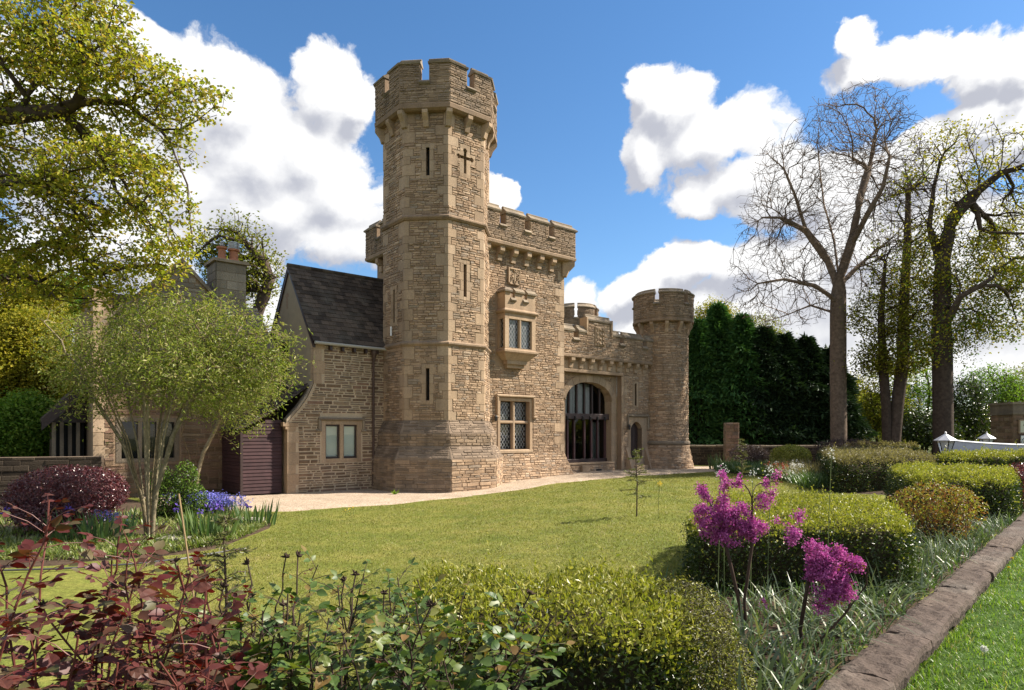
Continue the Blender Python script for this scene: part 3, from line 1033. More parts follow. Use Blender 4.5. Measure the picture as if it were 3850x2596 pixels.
    lt = MB(); lattice(lt, PS, .12, d - .12, 5.44, 6.58, -.085, .15, .21, .016); th.part('leading', lt, M['lead'], ori)
    # ---- carved shield with a cross and four rings
    sh = MB(); block(sh, P, A(3.58), A(4.19), 8.06, 8.70, -.02, .05, .02)
    shield = th.part('carved_shield', sh, M['ashlar'])
    rim = MB()
    block(rim, P, A(3.56), A(3.64), 8.10, 8.72, .045, .10, .02); block(rim, P, A(3.64), A(4.20), 8.65, 8.72, .045, .10, .02)
    block(rim, P, A(4.13), A(4.20), 8.10, 8.65, .045, .09, .02); block(rim, P, A(3.64), A(4.13), 8.04, 8.11, .045, .09, .02)
    th.part('shield_rim', rim, M['ashlar'], shield)
    cm = MB(); block(cm, P, A(3.86), A(3.95), 8.11, 8.65, .045, .095, .015); block(cm, P, A(3.64), A(3.855), 8.33, 8.42, .045, .095, .015); block(cm, P, A(3.955), A(4.13), 8.33, 8.42, .045, .095, .015)
    th.part('shield_cross', cm, M['ashlar'], shield)
    for x, z in ((3.75, 8.44), (3.905, 8.62), (4.07, 8.44), (3.905, 8.15), (4.05, 8.30), (3.76, 8.30), (4.0, 8.56)):
        rg_ = MB()
        pts = [P(A(x) + .055 * math.cos(t), z + .055 * math.sin(t), .10) for t in np.linspace(0, 2 * math.pi, 11)]
        rg_.tube(pts, .018, 5); th.part('shield_ring', rg_, M['ashlar'], shield)
    # ---- corbels, band and battlements
    for k in range(7):
        u = 2.40 + .70 * k
        if u < 6.5: corbel(th, P, A(u), 8.90, 9.42, .33, .22)
    pc = Plane((U1 - .7, W0 - .7), (U1 + .7, W0 + .7)); corbel(th, pc, .99, 8.80, 9.42, .50, .34, steps=1)
    for k in range(5): corbel(th, Plane(V[1], V[2]), .9 + .7 * k, 8.90, 9.42, .33, .22)
    for k in range(5): corbel(th, Plane(V[3], V[0]), .5 + .9 * k, 8.90, 9.42, .33, .22)
    th.part('string_course', MB().loft(V, [(-.05, 9.40), (.30, 9.42), (.38, 9.48), (.39, 9.58), (.36, 9.62), (-.05, 9.62)], True), M['string'])
    o = .36; VP = [(U0 - o, W0 - o), (U1 + o, W0 - o), (U1 + o, W1 + o), (U0 - o, W1 + o)]
    acc = perim(VP); off = U0 - o
    nts = [u - off for u in (.5, 1.77, 3.05, 4.32, 5.64)]
    nts += [acc[1] + x for x in (1.3, 2.6, 3.9, 5.0)] + [acc[2] + x for x in (1.3, 2.6, 3.9, 5.2)] + [acc[3] + x for x in (1.15, 2.5, 3.85, 5.0)]
    battlement(th, VP, 9.6, 10.24, 10.74, 10.98, nts, .28, .34)
    PP = Plane(VP[0], VP[1]); st.wall(PP, 1.8, PP.len, 9.64, 10.72, avoid_rects([(u - off - .15, u - off + .15, 10.12, 11) for u in (.5, 1.77, 3.05, 4.32, 5.64)]), mat='weathered_rubble')
    PL = Plane(VP[3], VP[0]); st.wall(PL, 0, 3.2, 9.64, 10.72, avoid_rects([(x - .15, x + .15, 10.12, 11) for x in (1.15, 2.5, 3.85, 5.0)]), vis=.5, mat='weathered_rubble')
    PR2 = Plane(VP[1], VP[2]); st.wall(PR2, 0, 1.5, 9.64, 10.72, avoid_rects([(1.15, 1.45, 10.12, 11)]), vis=.03)
    th.part('roof', MB().add([(U0, W0, 9.85), (U1, W0, 9.85), (U1, W1, 9.85), (U0, W1, 9.85)], [(0, 1, 2, 3)]), M['coping'])
    st.build()
    # wall lantern beside the window hood
    t2 = Thing('wall_lantern', 'small black lantern fixed to the wall left of the mullioned ground floor window', 'lamp', P(A(2.95), 2.62, .02), 'C', 'black lanterns on the castle walls')
    lantern(t2, Vector(P(A(2.88), 2.66, .14)), P.n)
    return th


def lantern(th, c, n):
    mb = MB(); mb.lathe((c.x, c.y), [(.01, c.z + .13), (.085, c.z + .05), (.085, c.z + .04), (.06, c.z + .04), (.045, c.z - .09), (.02, c.z - .12), (0.001, c.z - .13)], 8)
    th.part('lantern_body', mb, M['iron'])
    br = MB(); br.tube([(c.x - n.x * .16, c.y - n.y * .16, c.z - .02), (c.x - n.x * .12, c.y - n.y * .12, c.z + .10), (c.x, c.y, c.z + .12)], .012, 5)
    th.part('bracket', br, M['iron'])


build_gatehouse()


# =================================================================== archway wing
def arch_z(u):
    x = abs(u - 9.07) / 1.53
    return 3.58 + 0.86 * max(0.0, 1 - min(1, x) ** 2.2) ** 0.52


def build_wing():
    rg = random.Random(31)
    W = 1.55; WI = 1.85
    P = Plane((6.7, W), (13.6, W)); A = lambda u: u - 6.7
    Q = Plane((6.7, WI), (11.4, WI))
    th = Thing('archway_wing', 'lower battlemented stone wall with a large glazed arch and small arched doorway', 'building', (10, 2.2, .3), 'C')
    st = Stones(th, 7)
    core = MB()
    panel(core, P, A(6.72), P.len, -.2, 5.5, [(A(6.73), A(10.98), .1, 4.80, .28), (A(11.66), A(12.50), .85, 2.66, .3), (A(11.96), A(12.10), 3.42, 4.50, .25)])
    core.box(6.72, 13.6, W + .32, W + .9, 4.9, 5.5)
    th.part('wall', core, M['mortar'])
    # inner wall round the arch
    inn = MB(); n = 36
    us = [7.54 + (10.60 - 7.54) * i / n for i in range(n + 1)]
    for i in range(n):
        z0, z1 = arch_z(us[i]), arch_z(us[i + 1])
        inn.quad(Q(us[i] - 6.7, z0), Q(us[i + 1] - 6.7, z1), Q(us[i + 1] - 6.7, 4.85), Q(us[i] - 6.7, 4.85))
        inn.quad(Q(us[i] - 6.7, z0), Q(us[i] - 6.7, z0, -.42), Q(us[i + 1] - 6.7, z1, -.42), Q(us[i + 1] - 6.7, z1))
    panel(inn, Q, A(6.72), A(7.54), 0, 4.85); panel(inn, Q, A(10.60), A(11.0), 0, 4.85)
    inn.quad(Q(A(10.60), .3), Q(A(10.60), .3, -.42), Q(A(10.60), arch_z(10.6), -.42), Q(A(10.60), arch_z(10.6)))
    inn.quad(Q(A(7.54), .3), Q(A(7.54), .3, -.42), Q(A(7.54), arch_z(7.54), -.42), Q(A(7.54), arch_z(7.54)))
    th.part('arch_wall', inn, M['ashlar'])
    # voussoirs
    def edge(t):
        ang = math.pi * t; u = 9.07 - 1.53 * math.cos(ang); return u, arch_z(u)
    ts = [i / 11 for i in range(12)]
    for i in range(11):
        mb = MB(); inner = [edge(ts[i] + (ts[i + 1] - ts[i]) * f) for f in (0.02, .33, .66, .98)]
        def out(p):
            dx, dz = p[0] - 9.07, p[1] - 2.6; r_ = math.hypot(dx / 1.15, dz); return (p[0] + dx / r_ * .27, p[1] + dz / r_ * .34)
        pl = [(p[0], p[1]) for p in inner] + [out(p) for p in inner[::-1]]
        mb.prism([Q(u - 6.7, min(z, 4.74), .0) for u, z in pl], (Q.n.x * .05, Q.n.y * .05, 0))
        th.part('voussoir', mb, M['ashlar'])
    st.wall(Q, A(7.0), A(10.6), 3.3, 4.76, lambda zm, hh, iv: cut(iv, A(9.07 - 1.62 - .30 * 0), A(9.07 + 1.62)) if zm < 3.9 else cut(iv, A(9.07) - 1.62 * max(0, (4.78 - zm) / .9) ** .5 - .05, A(9.07) + 1.62 * max(0, (4.78 - zm) / .9) ** .5 + .05), vis=.8)
    # jambs: stacked dressed stones on the recess side and front
    z = .36; k = 0
    while z < 4.78:
        hh = min(rg.uniform(.34, .52), 4.80 - z)
        mb = MB(); block(mb, Q, A(10.615), A(10.975), z, z + hh - .008, -.05, .012, .004); th.part('jamb_stone', mb, M['ashlar'])
        mb = MB(); block(mb, P, A(10.985), A(11.18 + (.20 if k % 2 and z > 1.3 else 0)), z, z + hh - .008, -.05, .014, .005); th.part('jamb_stone', mb, M['ashlar'])
        z += hh; k += 1
    hd = MB(); block(hd, P, A(6.74), A(11.06), 4.80, 4.95, -.1, .07, .02); th.part('hood_mould', hd, M['ashlar'])
    hd = MB(); block(hd, P, A(6.74), A(11.06), 4.96, 5.30, -.1, .010, .004); th.part('lintel_course', hd, M['ashlar'])
    # timber frame
    F = Plane((6.7, 2.22), (11.4, 2.22))
    dw = M['dark_wood']
    frame = MB(); block(frame, F, A(7.54), A(10.60), .72, .88, -.06, .10, .01)
    fr = th.part('arched_glazed_screen', frame, dw)
    bm = MB(); block(bm, F, A(7.54), A(10.60), 2.72, 2.98, -.06, .24, .015); th.part('beam', bm, dw, fr)
    for k in range(6):
        u = 7.78 + .50 * k
        bo = MB(); block(bo, F, A(u - .05), A(u + .05), 2.66, 2.86, .24, .31, .03); th.part('bracket', bo, M['black'], fr)
    ups = [7.60, 8.11, 8.62, 9.13, 9.64, 10.15, 10.55]
    for u in ups[1:-1]:
        mb = MB(); block(mb, F, A(u - .045), A(u + .045), 2.98, arch_z(u) + .02, -.05, .06, .012); th.part('mullion', mb, dw, fr)
    for u in (7.585, 8.02, 8.45, 9.13, 9.60, 10.02, 10.54):
        mb = MB(); block(mb, F, A(u - .05), A(u + .05), .88, 2.72, -.05, .06, .012); th.part('mullion', mb, M['maroon'], fr)
    lowp = [7.54, 8.02, 8.45, 9.13, 9.60, 10.02, 10.60]
    for i in range(6):
        pn = MB(); pn.quad(F(A(lowp[i]), .80, -.02), F(A(lowp[i + 1]), .80, -.02), F(A(lowp[i + 1]), 2.75, -.02), F(A(lowp[i]), 2.75, -.02)); th.part('pane', pn, M['pane'], fr)
    for i in range(6):
        a, b = ups[i], ups[i + 1]; m_ = (a + b) / 2
        pn = MB(); pn.add([F(A(a), 2.95, -.02), F(A(b), 2.95, -.02), F(A(b), arch_z(min(b, 10.59)) + .03, -.02), F(A(m_), arch_z(m_) + .03, -.02), F(A(a), arch_z(max(a, 7.55)) + .03, -.02)], [(0, 1, 2, 3, 4)])
        th.part('pane', pn, M['pane'], fr)
    ru = random.Random(3)
    for (c0, c1, z0, z1) in ((8.15, 9.75, 2.9, 4.4), (9.98, 10.45, .75, 2.6)):
        cu = MB(); m = 26
        pts = [(c0 + (c1 - c0) * i / m, -.30 + .05 * math.sin(i * 2.2) + ru.uniform(-.01, .01)) for i in range(m + 1)]
        for i in range(m): cu.quad(F(A(pts[i][0]), z0, pts[i][1]), F(A(pts[i + 1][0]), z0, pts[i + 1][1]), F(A(pts[i + 1][0]), z1, pts[i + 1][1]), F(A(pts[i][0]), z1, pts[i][1]))
        th.part('curtain', cu, M['curtain'], fr)
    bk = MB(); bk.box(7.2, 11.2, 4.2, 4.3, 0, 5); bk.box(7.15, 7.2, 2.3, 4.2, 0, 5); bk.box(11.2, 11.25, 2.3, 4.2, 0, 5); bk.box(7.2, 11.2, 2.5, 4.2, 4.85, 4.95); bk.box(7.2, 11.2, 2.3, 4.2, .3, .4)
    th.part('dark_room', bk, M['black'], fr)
    # low wall under the screen
    lw = MB(); lw.box(7.0, 10.62, W + .12, 2.4, -.1, .66); th.part('sill_wall', lw, M['mortar'])
    sw = Plane((7.0, W + .12), (10.62, W + .12)); st.wall(sw, 0, sw.len, .2, .60, avoid_rects([(1.25, 1.85, 0, .58), (2.35, 2.75, .2, .42)]), (.05, .1))
    sl = MB(); sl.box(7.0, 10.60, W + .08, 2.3, .662, .72); th.part('window_sill', sl, M['ashlar'])
    mb = MB(); block(mb, sw, 1.3, 1.8, .2, .60, .0, .16, .02); th.part('step_block', mb, M['ashlar'])
    mb = MB(); block(mb, sw, 2.37, 2.73, .25, .41, -.02, .004); th.part('vent', mb, M['black'])
    # small doorway
    dr = MB()
    nn = 10; us = [11.66 + .84 * i / nn for i in range(nn + 1)]
    dz = lambda u: 2.30 + .34 * max(0, 1 - (abs(u - 12.08) / .42) ** 1.7) ** .75
    for i in range(nn):
        dr.quad(P(us[i] - 6.7, dz(us[i]), .012), P(us[i + 1] - 6.7, dz(us[i + 1]), .012), P(us[i + 1] - 6.7, 2.86, .012), P(us[i] - 6.7, 2.86, .012))
        dr.quad(P(us[i] - 6.7, dz(us[i]), .012), P(us[i] - 6.7, dz(us[i]), -.28), P(us[i + 1] - 6.7, dz(us[i + 1]), -.28), P(us[i + 1] - 6.7, dz(us[i + 1]), .012))
    block(dr, P, A(11.48), A(11.66), .40, 2.86, -.28, .012, .004); block(dr, P, A(12.50), A(12.86), .40, 2.86, -.28, .012, .004)
    dsur = th.part('door_surround', dr, M['ashlar'])
    for x0, x1, z0, z1 in ((11.36, 12.98, 2.875, 2.98), (11.36, 11.46, 2.25, 2.875), (12.88, 12.98, 2.25, 2.875)):
        hd = MB(); block(hd, P, A(x0), A(x1), z0, z1, -.02, .11, .03); th.part('hood_mould', hd, M['coping'])
    do = MB()
    for i in range(6): block(do, P, A(11.66 + .14 * i) + .003, A(11.66 + .14 * (i + 1)) - .003, .85, 2.66, -.30, -.26 + .004 * (i % 2), .006)
    dd = th.part('door', do, M['dark_wood'])
    hn = MB().tube([P(A(12.36), 1.62, -.24), P(A(12.36), 1.72, -.21), P(A(12.36), 1.78, -.24)], .014, 5); th.part('handle', hn, M['iron'], dd)
    stp = MB(); block(stp, P, A(11.60), A(12.56), .30, .82, -.3, .02, .01); th.part('doorstep', stp, M['ashlar'])
    stp = MB(); block(stp, P, A(11.60), A(12.56), .22, .52, .02, .36, .01); th.part('doorstep', stp, M['ashlar'])
    for u in (11.30, 12.70):
        bt = MB(); bt.prism([P(A(u), 1.42, 0), P(A(u), .25, 0), P(A(u), .25, .42)], Vector((.22, 0, 0))); th.part('buttress', bt, M['ashlar'])
    # slit
    for b in ((11.84, 11.96, 3.34, 4.58), (12.10, 12.22, 3.34, 4.58), (11.96, 12.10, 4.50, 4.60), (11.96, 12.10, 3.32, 3.42)):
        mb = MB(); block(mb, P, A(b[0]), A(b[1]), b[2], b[3], -.15, .012, .004); th.part('jamb_stone', mb, M['ashlar'])
    mb = MB(); block(mb, P, A(11.95), A(12.11), 3.4, 4.52, -.3, -.2); th.part('arrow_slit', mb, M['black'])
    st.wall(P, A(11.0), P.len, .2, 5.38, avoid_rects([(A(10.9), A(11.18), 0, 4.95), (A(11.42), A(12.90), .2, 2.95), (A(11.80), A(12.26), 3.28, 4.64), (A(6), A(11.06), 4.7, 5.32)]))
    st.wall(P, A(6.9), A(11.1), 5.30, 5.44)
    # corbels and parapet
    for k in range(9): corbel(th, P, A(7.55 + .63 * k), 5.0, 5.44, .24, .22)
    OV = .22
    PP = Plane((6.7, W - OV), (13.4, W - OV))
    bd = MB().loft([(6.72, W), (13.5, W)], [(-.05, 5.42), (.2, 5.42), (.25, 5.47), (.25, 5.56), (.22, 5.60), (-.05, 5.60)]); th.part('string_course', bd, M['string'])
    segs = [(6.72, 7.55, 6.62), (7.85, 8.42, 6.62), (8.42, 9.97, 7.18), (9.97, 10.62, 6.62), (10.92, 12.30, 6.62), (12.60, 13.45, 6.62)]
    par = MB(); par.box(6.72, 13.5, W - OV, W + .10, 5.59, 6.30); th.part('parapet', par, M['mortar'])
    th.part('roof', MB().box(6.72, 13.5, W + .11, 5.5, 5.45, 5.62), M['coping'])
    for x0, x1, zt in segs:
        mb = MB(); mb.box(x0, x1, W - OV, W + .10, 6.30, zt); th.part('merlon', mb, M['mortar'])
        sec = [(.07, zt - .03), (.08, zt + .04), (-.10, zt + .20), (-.10, zt + .26), (-.13, zt + .285), (-.18, zt + .285), (-.21, zt + .26), (-.21, zt + .20), (-.38, zt + .04), (-.37, zt - .03)]
        e0 = .03 if x0 != 9.97 else -.09
        e1 = .03 if x1 != 8.42 else -.09
        th.part('merlon_coping', MB().loft([(x0 - e0, W - OV), (x1 + e1, W - OV)], sec), M['coping'])
    for x in (8.33, 9.97):
        mb = MB(); mb.box(x, x + .09, W - OV - .07, W + .17, 6.55, 7.30); th.part('shoulder_moulding', mb, M['ashlar'])
    for x in (7.70, 10.77, 12.45):
        sec = [(0.0, 6.14), (.05, 6.16), (.10, 6.22), (.02, 6.33), (-.34, 6.33), (-.34, 6.28), (0, 6.28)]
        th.part('crenel_sill', MB().loft([(x - .2, W - OV), (x + .2, W - OV)], sec), M['coping'])
    B = lambda u: u - 6.7
    st.wall(PP, B(6.75), B(13.4), 5.62, 6.60, avoid_rects([(B(7.53), B(7.87), 6.1, 7), (B(10.6), B(10.94), 6.1, 7), (B(12.28), B(12.62), 6.1, 7), (B(8.86), B(9.54), 6.05, 6.95)]))
    st.wall(PP, B(8.5), B(9.9), 6.60, 7.16, avoid_rects([(B(8.86), B(9.54), 6.05, 6.95)]))
    # carved panel of small figures
    cp = MB(); block(cp, PP, B(8.90), B(9.50), 6.06, 6.94, -.02, .06, .02); cpo = th.part('carved_panel', cp, M['ashlar'])
    r2 = random.Random(8)
    for i in range(3):
        for j in range(4):
            mb = MB(); x = B(9.0 + .2 * i) + r2.uniform(-.02, .02); z = 6.17 + .21 * j
            pts = [PP(x + .06 * math.sin(q * 1.3 + i), z + .05 * q - .08, .07 + .02 * math.cos(q)) for q in range(5)]
            mb.tube(pts, [.02, .05, .035, .05, .02], 6); th.part('carved_figure', mb, M['ashlar'], cpo)
    # handrail behind the parapet
    rl = MB().tube([(6.9, 2.6, 7.15), (13.2, 2.6, 7.15)], .025, 6)
    for u in (8.2, 10.2, 12.2): rl.tube([(u, 2.6, 5.6), (u, 2.6, 7.15)], .02, 5)
    th.part('handrail', rl, M['iron'])
    st.build()
    t2 = Thing('wall_lantern', 'small black lantern on the wall between the big arch and the arched doorway', 'lamp', P(A(11.33), 2.30, .02), 'C', 'black lanterns on the castle walls')
    lantern(t2, Vector(P(A(11.33), 2.36, .20)), P.n)


build_wing()


# =================================================================== round turrets
def turret(name, label, c, r_s, r_h, z0, zb, zsill, zt, zc, foot, group, seed, slit_angles=(), nmer=6, phase=0.0, corb=12):
    th = Thing(name, label, 'turret', (c[0], c[1], z0), 'C', group)
    st = Stones(th, seed)
    N_ = 40
    core = MB()
    prof = [(r_s, zb - .1)]
    zf = foot
    core.lathe(c, [(r_s + .30, z0 - .3), (r_s + .30, z0), (r_s + .02, zf - .08), (r_s, zf), (r_s, zb + .05)], N_)
    th.part('wall', core, M['mortar'], smooth=False)
    ringm = MB().lathe(c, [(r_s, zf - .12), (r_s + .09, zf - .09), (r_s + .11, zf), (r_s + .09, zf + .07), (r_s, zf + .10)], N_); th.part('string_course', ringm, M['coping'], smooth=True)
    D = Drum(c, r_s)
    rects = []
    for (an, sz0, sz1) in slit_angles:
        a = (an % (2 * math.pi)) * r_s
        rects.append((a - .22, a + .22, sz0 - .1, sz1 + .1))
        for b in ((a - .2, a - .055, sz0 - .08, sz1 + .08), (a + .055, a + .2, sz0 - .08, sz1 + .08), (a - .055, a + .055, sz1, sz1 + .08), (a - .055, a + .055, sz0 - .08, sz0)):
            mb = MB(); block(mb, D, *b, -.1, .02, .005); th.part('jamb_stone', mb, M['ashlar'])
        mb = MB(); block(mb, D, a - .056, a + .056, sz0, sz1, -.05, .004); th.part('arrow_slit', mb, M['black'])
    # only the side towards the garden is built of single stones
    a0, a1 = R(150), R(345)
    st.wall(D, a0 * r_s, a1 * r_s, zf + .10, zb, avoid_rects(rects))
    Df = Drum(c, r_s + .30, .28 / (zf - .08 - z0), z0)
    st.wall(Df, a0 * Df.r, a1 * Df.r, z0, zf - .12, None)
    hp = [(c[0] + r_h * math.cos(2 * math.pi * i / N_), c[1] + r_h * math.sin(2 * math.pi * i / N_)) for i in range(N_)]
    for k in range(corb):
        an = 2 * math.pi * (k + .5) / corb; n = Vector((math.cos(an), math.sin(an))); t = Vector((-n.y, n.x)); p = Vector(c) + n * r_s
        corbel(th, Plane((p.x - t.x, p.y - t.y), (p.x + t.x, p.y + t.y)), 1.0, zb - .52, zb + .02, r_h - r_s, .17, steps=1)
    th.part('string_course', MB().lathe(c, [(r_s - .05, zb), (r_h - .06, zb), (r_h + .03, zb + .05), (r_h + .03, zb + .15), (r_h, zb + .19), (r_s - .05, zb + .19)], N_), M['string'])
    tot = 2 * math.pi * r_h * (math.sin(math.pi / N_) / (math.pi / N_))
    nts = [((k + phase) % nmer) * tot / nmer for k in range(nmer)]
    battlement(th, hp, zb + .18, zsill, zt, zc, nts, .26, .26)
    H = Drum(c, r_h); rec = []
    for q in nts:
        a = q / tot * H.len; rec += [(a - .14, a + .14, zsill - .08, zt + 1)]
    st.wall(H, a0 * r_h, a1 * r_h, zb + .20, zt - .02, avoid_rects(rec), mat='weathered_rubble')
    th.part('roof', MB().lathe(c, [(.001, zb + .4), (r_h - .1, zb + .4)], N_), M['coping'])
    st.build()
    return th


turret('round_turret', 'slim round battlemented stone turret at the right end of the archway wing', (14.26, 1.62), 1.24, 1.50, .25, 7.56, 8.50, 8.98, 9.16, 1.60,
       'round corner turrets', 41, ((R(-12), 5.3, 6.3), (R(-12), 2.9, 3.9)), 6, 0.42)
turret('round_turret', 'top of a second round turret rising behind the archway wing parapet', (17.0, 10.6), 1.2, 1.42, .3, 8.4, 9.3, 9.95, 10.2, 1.6,
       'round corner turrets', 43, (), 6, 0.75)


# =================================================================== tiles
def tile_mesh(name, w, l, t, mat, rg):
    vs = []
    j = [rg.uniform(-.012, .012) for _ in range(4)]
    for z in (0, t):
        vs += [(-w / 2, 0, z), (w / 2, 0, z), (w / 2, l + j[0], z), (-w / 2, l + j[1], z)]
    vs[0] = (vs[0][0], j[2], 0); vs[1] = (vs[1][0], j[3], 0); vs[4] = (vs[4][0], j[2], t); vs[5] = (vs[5][0], j[3], t)
    me = bpy.data.meshes.new(name)
    me.from_pydata(vs, [], [(0, 3, 2, 1), (4, 5, 6, 7), (0, 1, 5, 4), (1, 2, 6, 5), (2, 3, 7, 6), (3, 0, 4, 7)])
    me.materials.append(mat)
    return me


def tiled_slope(th, roof, e0, e1, r0, r1, expo, width, thick, mat, seed, limit=300, skip=None):
    """tiles over the quad eave e0-e1, ridge r0-r1 (castle frame); each tile is a sub-part of the roof"""
    rg = random.Random(seed)
    meshes = [tile_mesh('roof_tile', width - .008, expo * 1.35, thick, mat, rg) for _ in range(6)]
    e0, e1, r0, r1 = map(Vector, (e0, e1, r0, r1))
    up = ((r0 - e0) + (r1 - e1)) / 2; L_ = up.length; rows = max(1, round(L_ / expo)); cnt = 0
    for i in range(rows):
        f = i / rows
        a = e0.lerp(r0, f); b = e1.lerp(r1, f); ln = (b - a).length; t = (b - a).normalized(); u = up.normalized()
        n = t.cross(u).normalized()
        if n.z < 0: n = -n
        cols = max(1, round(ln / width)); sh = (0.5 if i % 2 else 0.0)
        for k in range(cols + (1 if sh else 0)):
            x = (k + .5 - sh) * ln / cols
            wsc = 1.0
            if x < .05 or x > ln - .05: wsc = .5; x = min(max(x, ln / cols * .25), ln - ln / cols * .25)
            p = a + t * x + n * (.012 + rg.uniform(-.004, .006))
            if skip and skip(p): continue
            if cnt >= limit: return
            cnt += 1
            tilt = thick * 1.1 / expo
            uu = (u - n * tilt * .8).normalized(); nn = t.cross(uu)
            if nn.z < 0: nn = -nn
            o = bpy.data.objects.new('roof_tile', meshes[rg.randrange(6)]); COL.objects.link(o); o.parent = roof
            q = p - th.off + n * thick * .9
            tt = t * wsc
            o.matrix_local = Matrix(((tt.x, uu.x, nn.x, q.x), (tt.y, uu.y, nn.y, q.y), (tt.z, uu.z, nn.z, q.z), (0, 0, 0, 1)))


# =================================================================== cottage wing with the dark roof
def build_cottage():
    rg = random.Random(51)
    W = 2.60; UL = -4.75; UG = -3.83; UR = 0.4
    th = Thing('cottage_wing', 'steep dark tiled cottage wing with two light window left of the tower', 'house', (-2.5, 4.6, 0), 'C')
    st = Stones(th, 9)
    P = Plane((UL, W), (UR, W)); A = lambda u: u - UL
    core = MB()
    rake = [(UL, -.2), (UL, 2.45), (UL + .12, 2.58), (UL + .42, 2.92), (UL + .70, 3.32), (UG, 3.80)]
    win = [(A(-3.40), A(-2.87), 1.18, 2.38, .14), (A(-2.73), A(-2.20), 1.18, 2.38, .14)]
    panel(core, P, A(UG), A(UR), -.2, 5.25, win)
    core.add([P(A(u), z) for u, z in rake] + [P(A(UG), -.2)], [tuple(range(7))])
    core.quad(P(0, -.2), P(0, -.2, -.5), P(0, 2.45, -.5), P(0, 2.45))
    th.part('wall', core, M['pale_mortar'])
    # quoins: gable corner above the lean-to, and the low end
    for (x, z0, z1) in ((UL, 0, 2.3), (UG, 3.8, 5.2)):
        z = z0; k = 0
        while z < z1 - .05:
            hh = min(rg.uniform(.28, .46), z1 - z); wd = (.42 if k % 2 else .28)
            mb = MB(); block(mb, P, A(x) - .012, A(x) + wd, z + .004, z + hh - .006, -.25, .012, .005); th.part('quoin_stone', mb, M['ashlar']); z += hh; k += 1
    def left(zm, hh, ivs):
        if zm < 2.4:
            lo = A(UL) + .36
        elif zm < 3.8:
            lo = None
            for (u0, z0), (u1, z1) in zip(rake, rake[1:]):
                if z0 <= zm <= z1: lo = A(u0 + (u1 - u0) * (zm - z0) / (z1 - z0)) + .10
            lo = lo if lo is not None else .4
        else: lo = A(UG) + .36
        ivs = cut(ivs, -9, lo)
        return avoid_rects([(A(-3.58), A(-2.02), 1.04, 2.66)])(zm, hh, ivs)
    st.wall(P, 0, A(-1.0), .02, 5.16, left, (.07, .16), (.15, .50), gap=.042, mat='brown_rubble', proud=(.012, .03))
    # rake coping and kneeler
    for (u0, z0), (u1, z1) in zip(rake[1:], rake[2:]):
        mb = MB(); mb.prism([(u0 - .05, W - .05, z0 - .02), (u1 - .05, W - .05, z1 - .02), (u1 - .05, W - .05, z1 + .10), (u0 - .05, W - .05, z0 + .10)], (0, .32, 0)); th.part('rake_coping', mb, M['slate'])
    kn = MB(); block(kn, P, A(UL) - .16, A(UL) + .36, 2.30, 2.44, -.2, .02, .01); block(kn, P, A(UL) - .08, A(UL) + .3, 2.20, 2.30, -.2, .015, .01); th.part('kneeler', kn, M['ashlar'])
    # window
    fr = MB(); y0, y1 = -.14, .012
    for b in ((-3.55, -3.40, 1.04, 2.52), (-2.20, -2.05, 1.04, 2.52), (-2.87, -2.73, 1.18, 2.38), (-3.40, -2.20, 2.38, 2.52), (-3.40, -2.20, 1.04, 1.18)):
        block(fr, P, A(b[0]), A(b[1]), b[2], b[3], y0, y1, .006)
    w = th.part('window', fr, M['ashlar'])
    for a0, a1 in ((-3.40, -2.87), (-2.73, -2.20)):
        cs = MB()
        for b in ((a0, a0 + .05, 1.18, 2.38), (a1 - .05, a1, 1.18, 2.38), (a0 + .05, a1 - .05, 1.18, 1.25), (a0 + .05, a1 - .05, 2.32, 2.38)): block(cs, P, A(b[0]), A(b[1]), b[2], b[3], -.12, -.07, .005)
        th.part('window_frame', cs, M['dark_wood'], w)
        pn = MB(); pn.quad(P(A(a0), 1.18, -.10), P(A(a1), 1.18, -.10), P(A(a1), 2.38, -.10), P(A(a0), 2.38, -.10)); th.part('pane', pn, M['pane'], w)
        bl = MB(); bl.quad(P(A(a0), 1.18, -.15), P(A(a1), 1.18, -.15), P(A(a1), 2.38, -.15), P(A(a0), 2.38, -.15)); th.part('blind', bl, M['blind'], w)
    for x0, x1, z0, z1 in ((-3.68, -1.92, 2.53, 2.62), (-3.68, -3.58, 2.20, 2.53), (-2.02, -1.92, 2.20, 2.53), (-3.76, -3.56, 2.12, 2.20), (-2.04, -1.84, 2.12, 2.20)):
        hd = MB(); block(hd, P, A(x0), A(x1), z0, z1, -.02, .10, .03); th.part('hood_mould', hd, M['coping'])
    # rendered gable
    G = Plane((UG, 7.14), (UG, W)); B = lambda w_: 7.14 - w_
    gb = MB()
    gb.add([G(B(7.14), 0), G(B(W), 0), G(B(W), 5.25), G(B(4.87), 8.22), G(B(7.14), 5.25)], [(0, 1, 2, 3, 4)])
    th.part('gable_wall', gb, M['render'])
    gw = MB(); block(gw, G, B(5.85), B(4.95), 4.15, 5.55, -.02, .02, .008); gwo = th.part('gable_window', gw, M['dark_wood'])
    pn = MB()
    for k in range(2): block(pn, G, B(5.80) + .42 * k + .02, B(5.80) + .42 * k + .38, 4.2, 5.5, .018, .026)
    th.part('pane', pn, M['pane'], gwo)
    sl = MB(); block(sl, G, B(5.16), B(5.04), 6.75, 7.35, -.02, .004); block(sl, G, B(5.26), B(4.94), 7.18, 7.30, -.02, .006); th.part('keyhole_slot', sl, M['mortar'])
    for wa, za, wb, zb in ((W - .06, 5.2, 4.87, 8.28), (7.2, 5.2, 4.87, 8.28)):
        mb = MB(); mb.prism([(UG - .06, wa, za), (UG - .06, wb, zb), (UG - .06, wb, zb - .16), (UG - .06, wa, za - .16)], (.10, 0, 0)); th.part('verge_board', mb, M['dark_wood'])
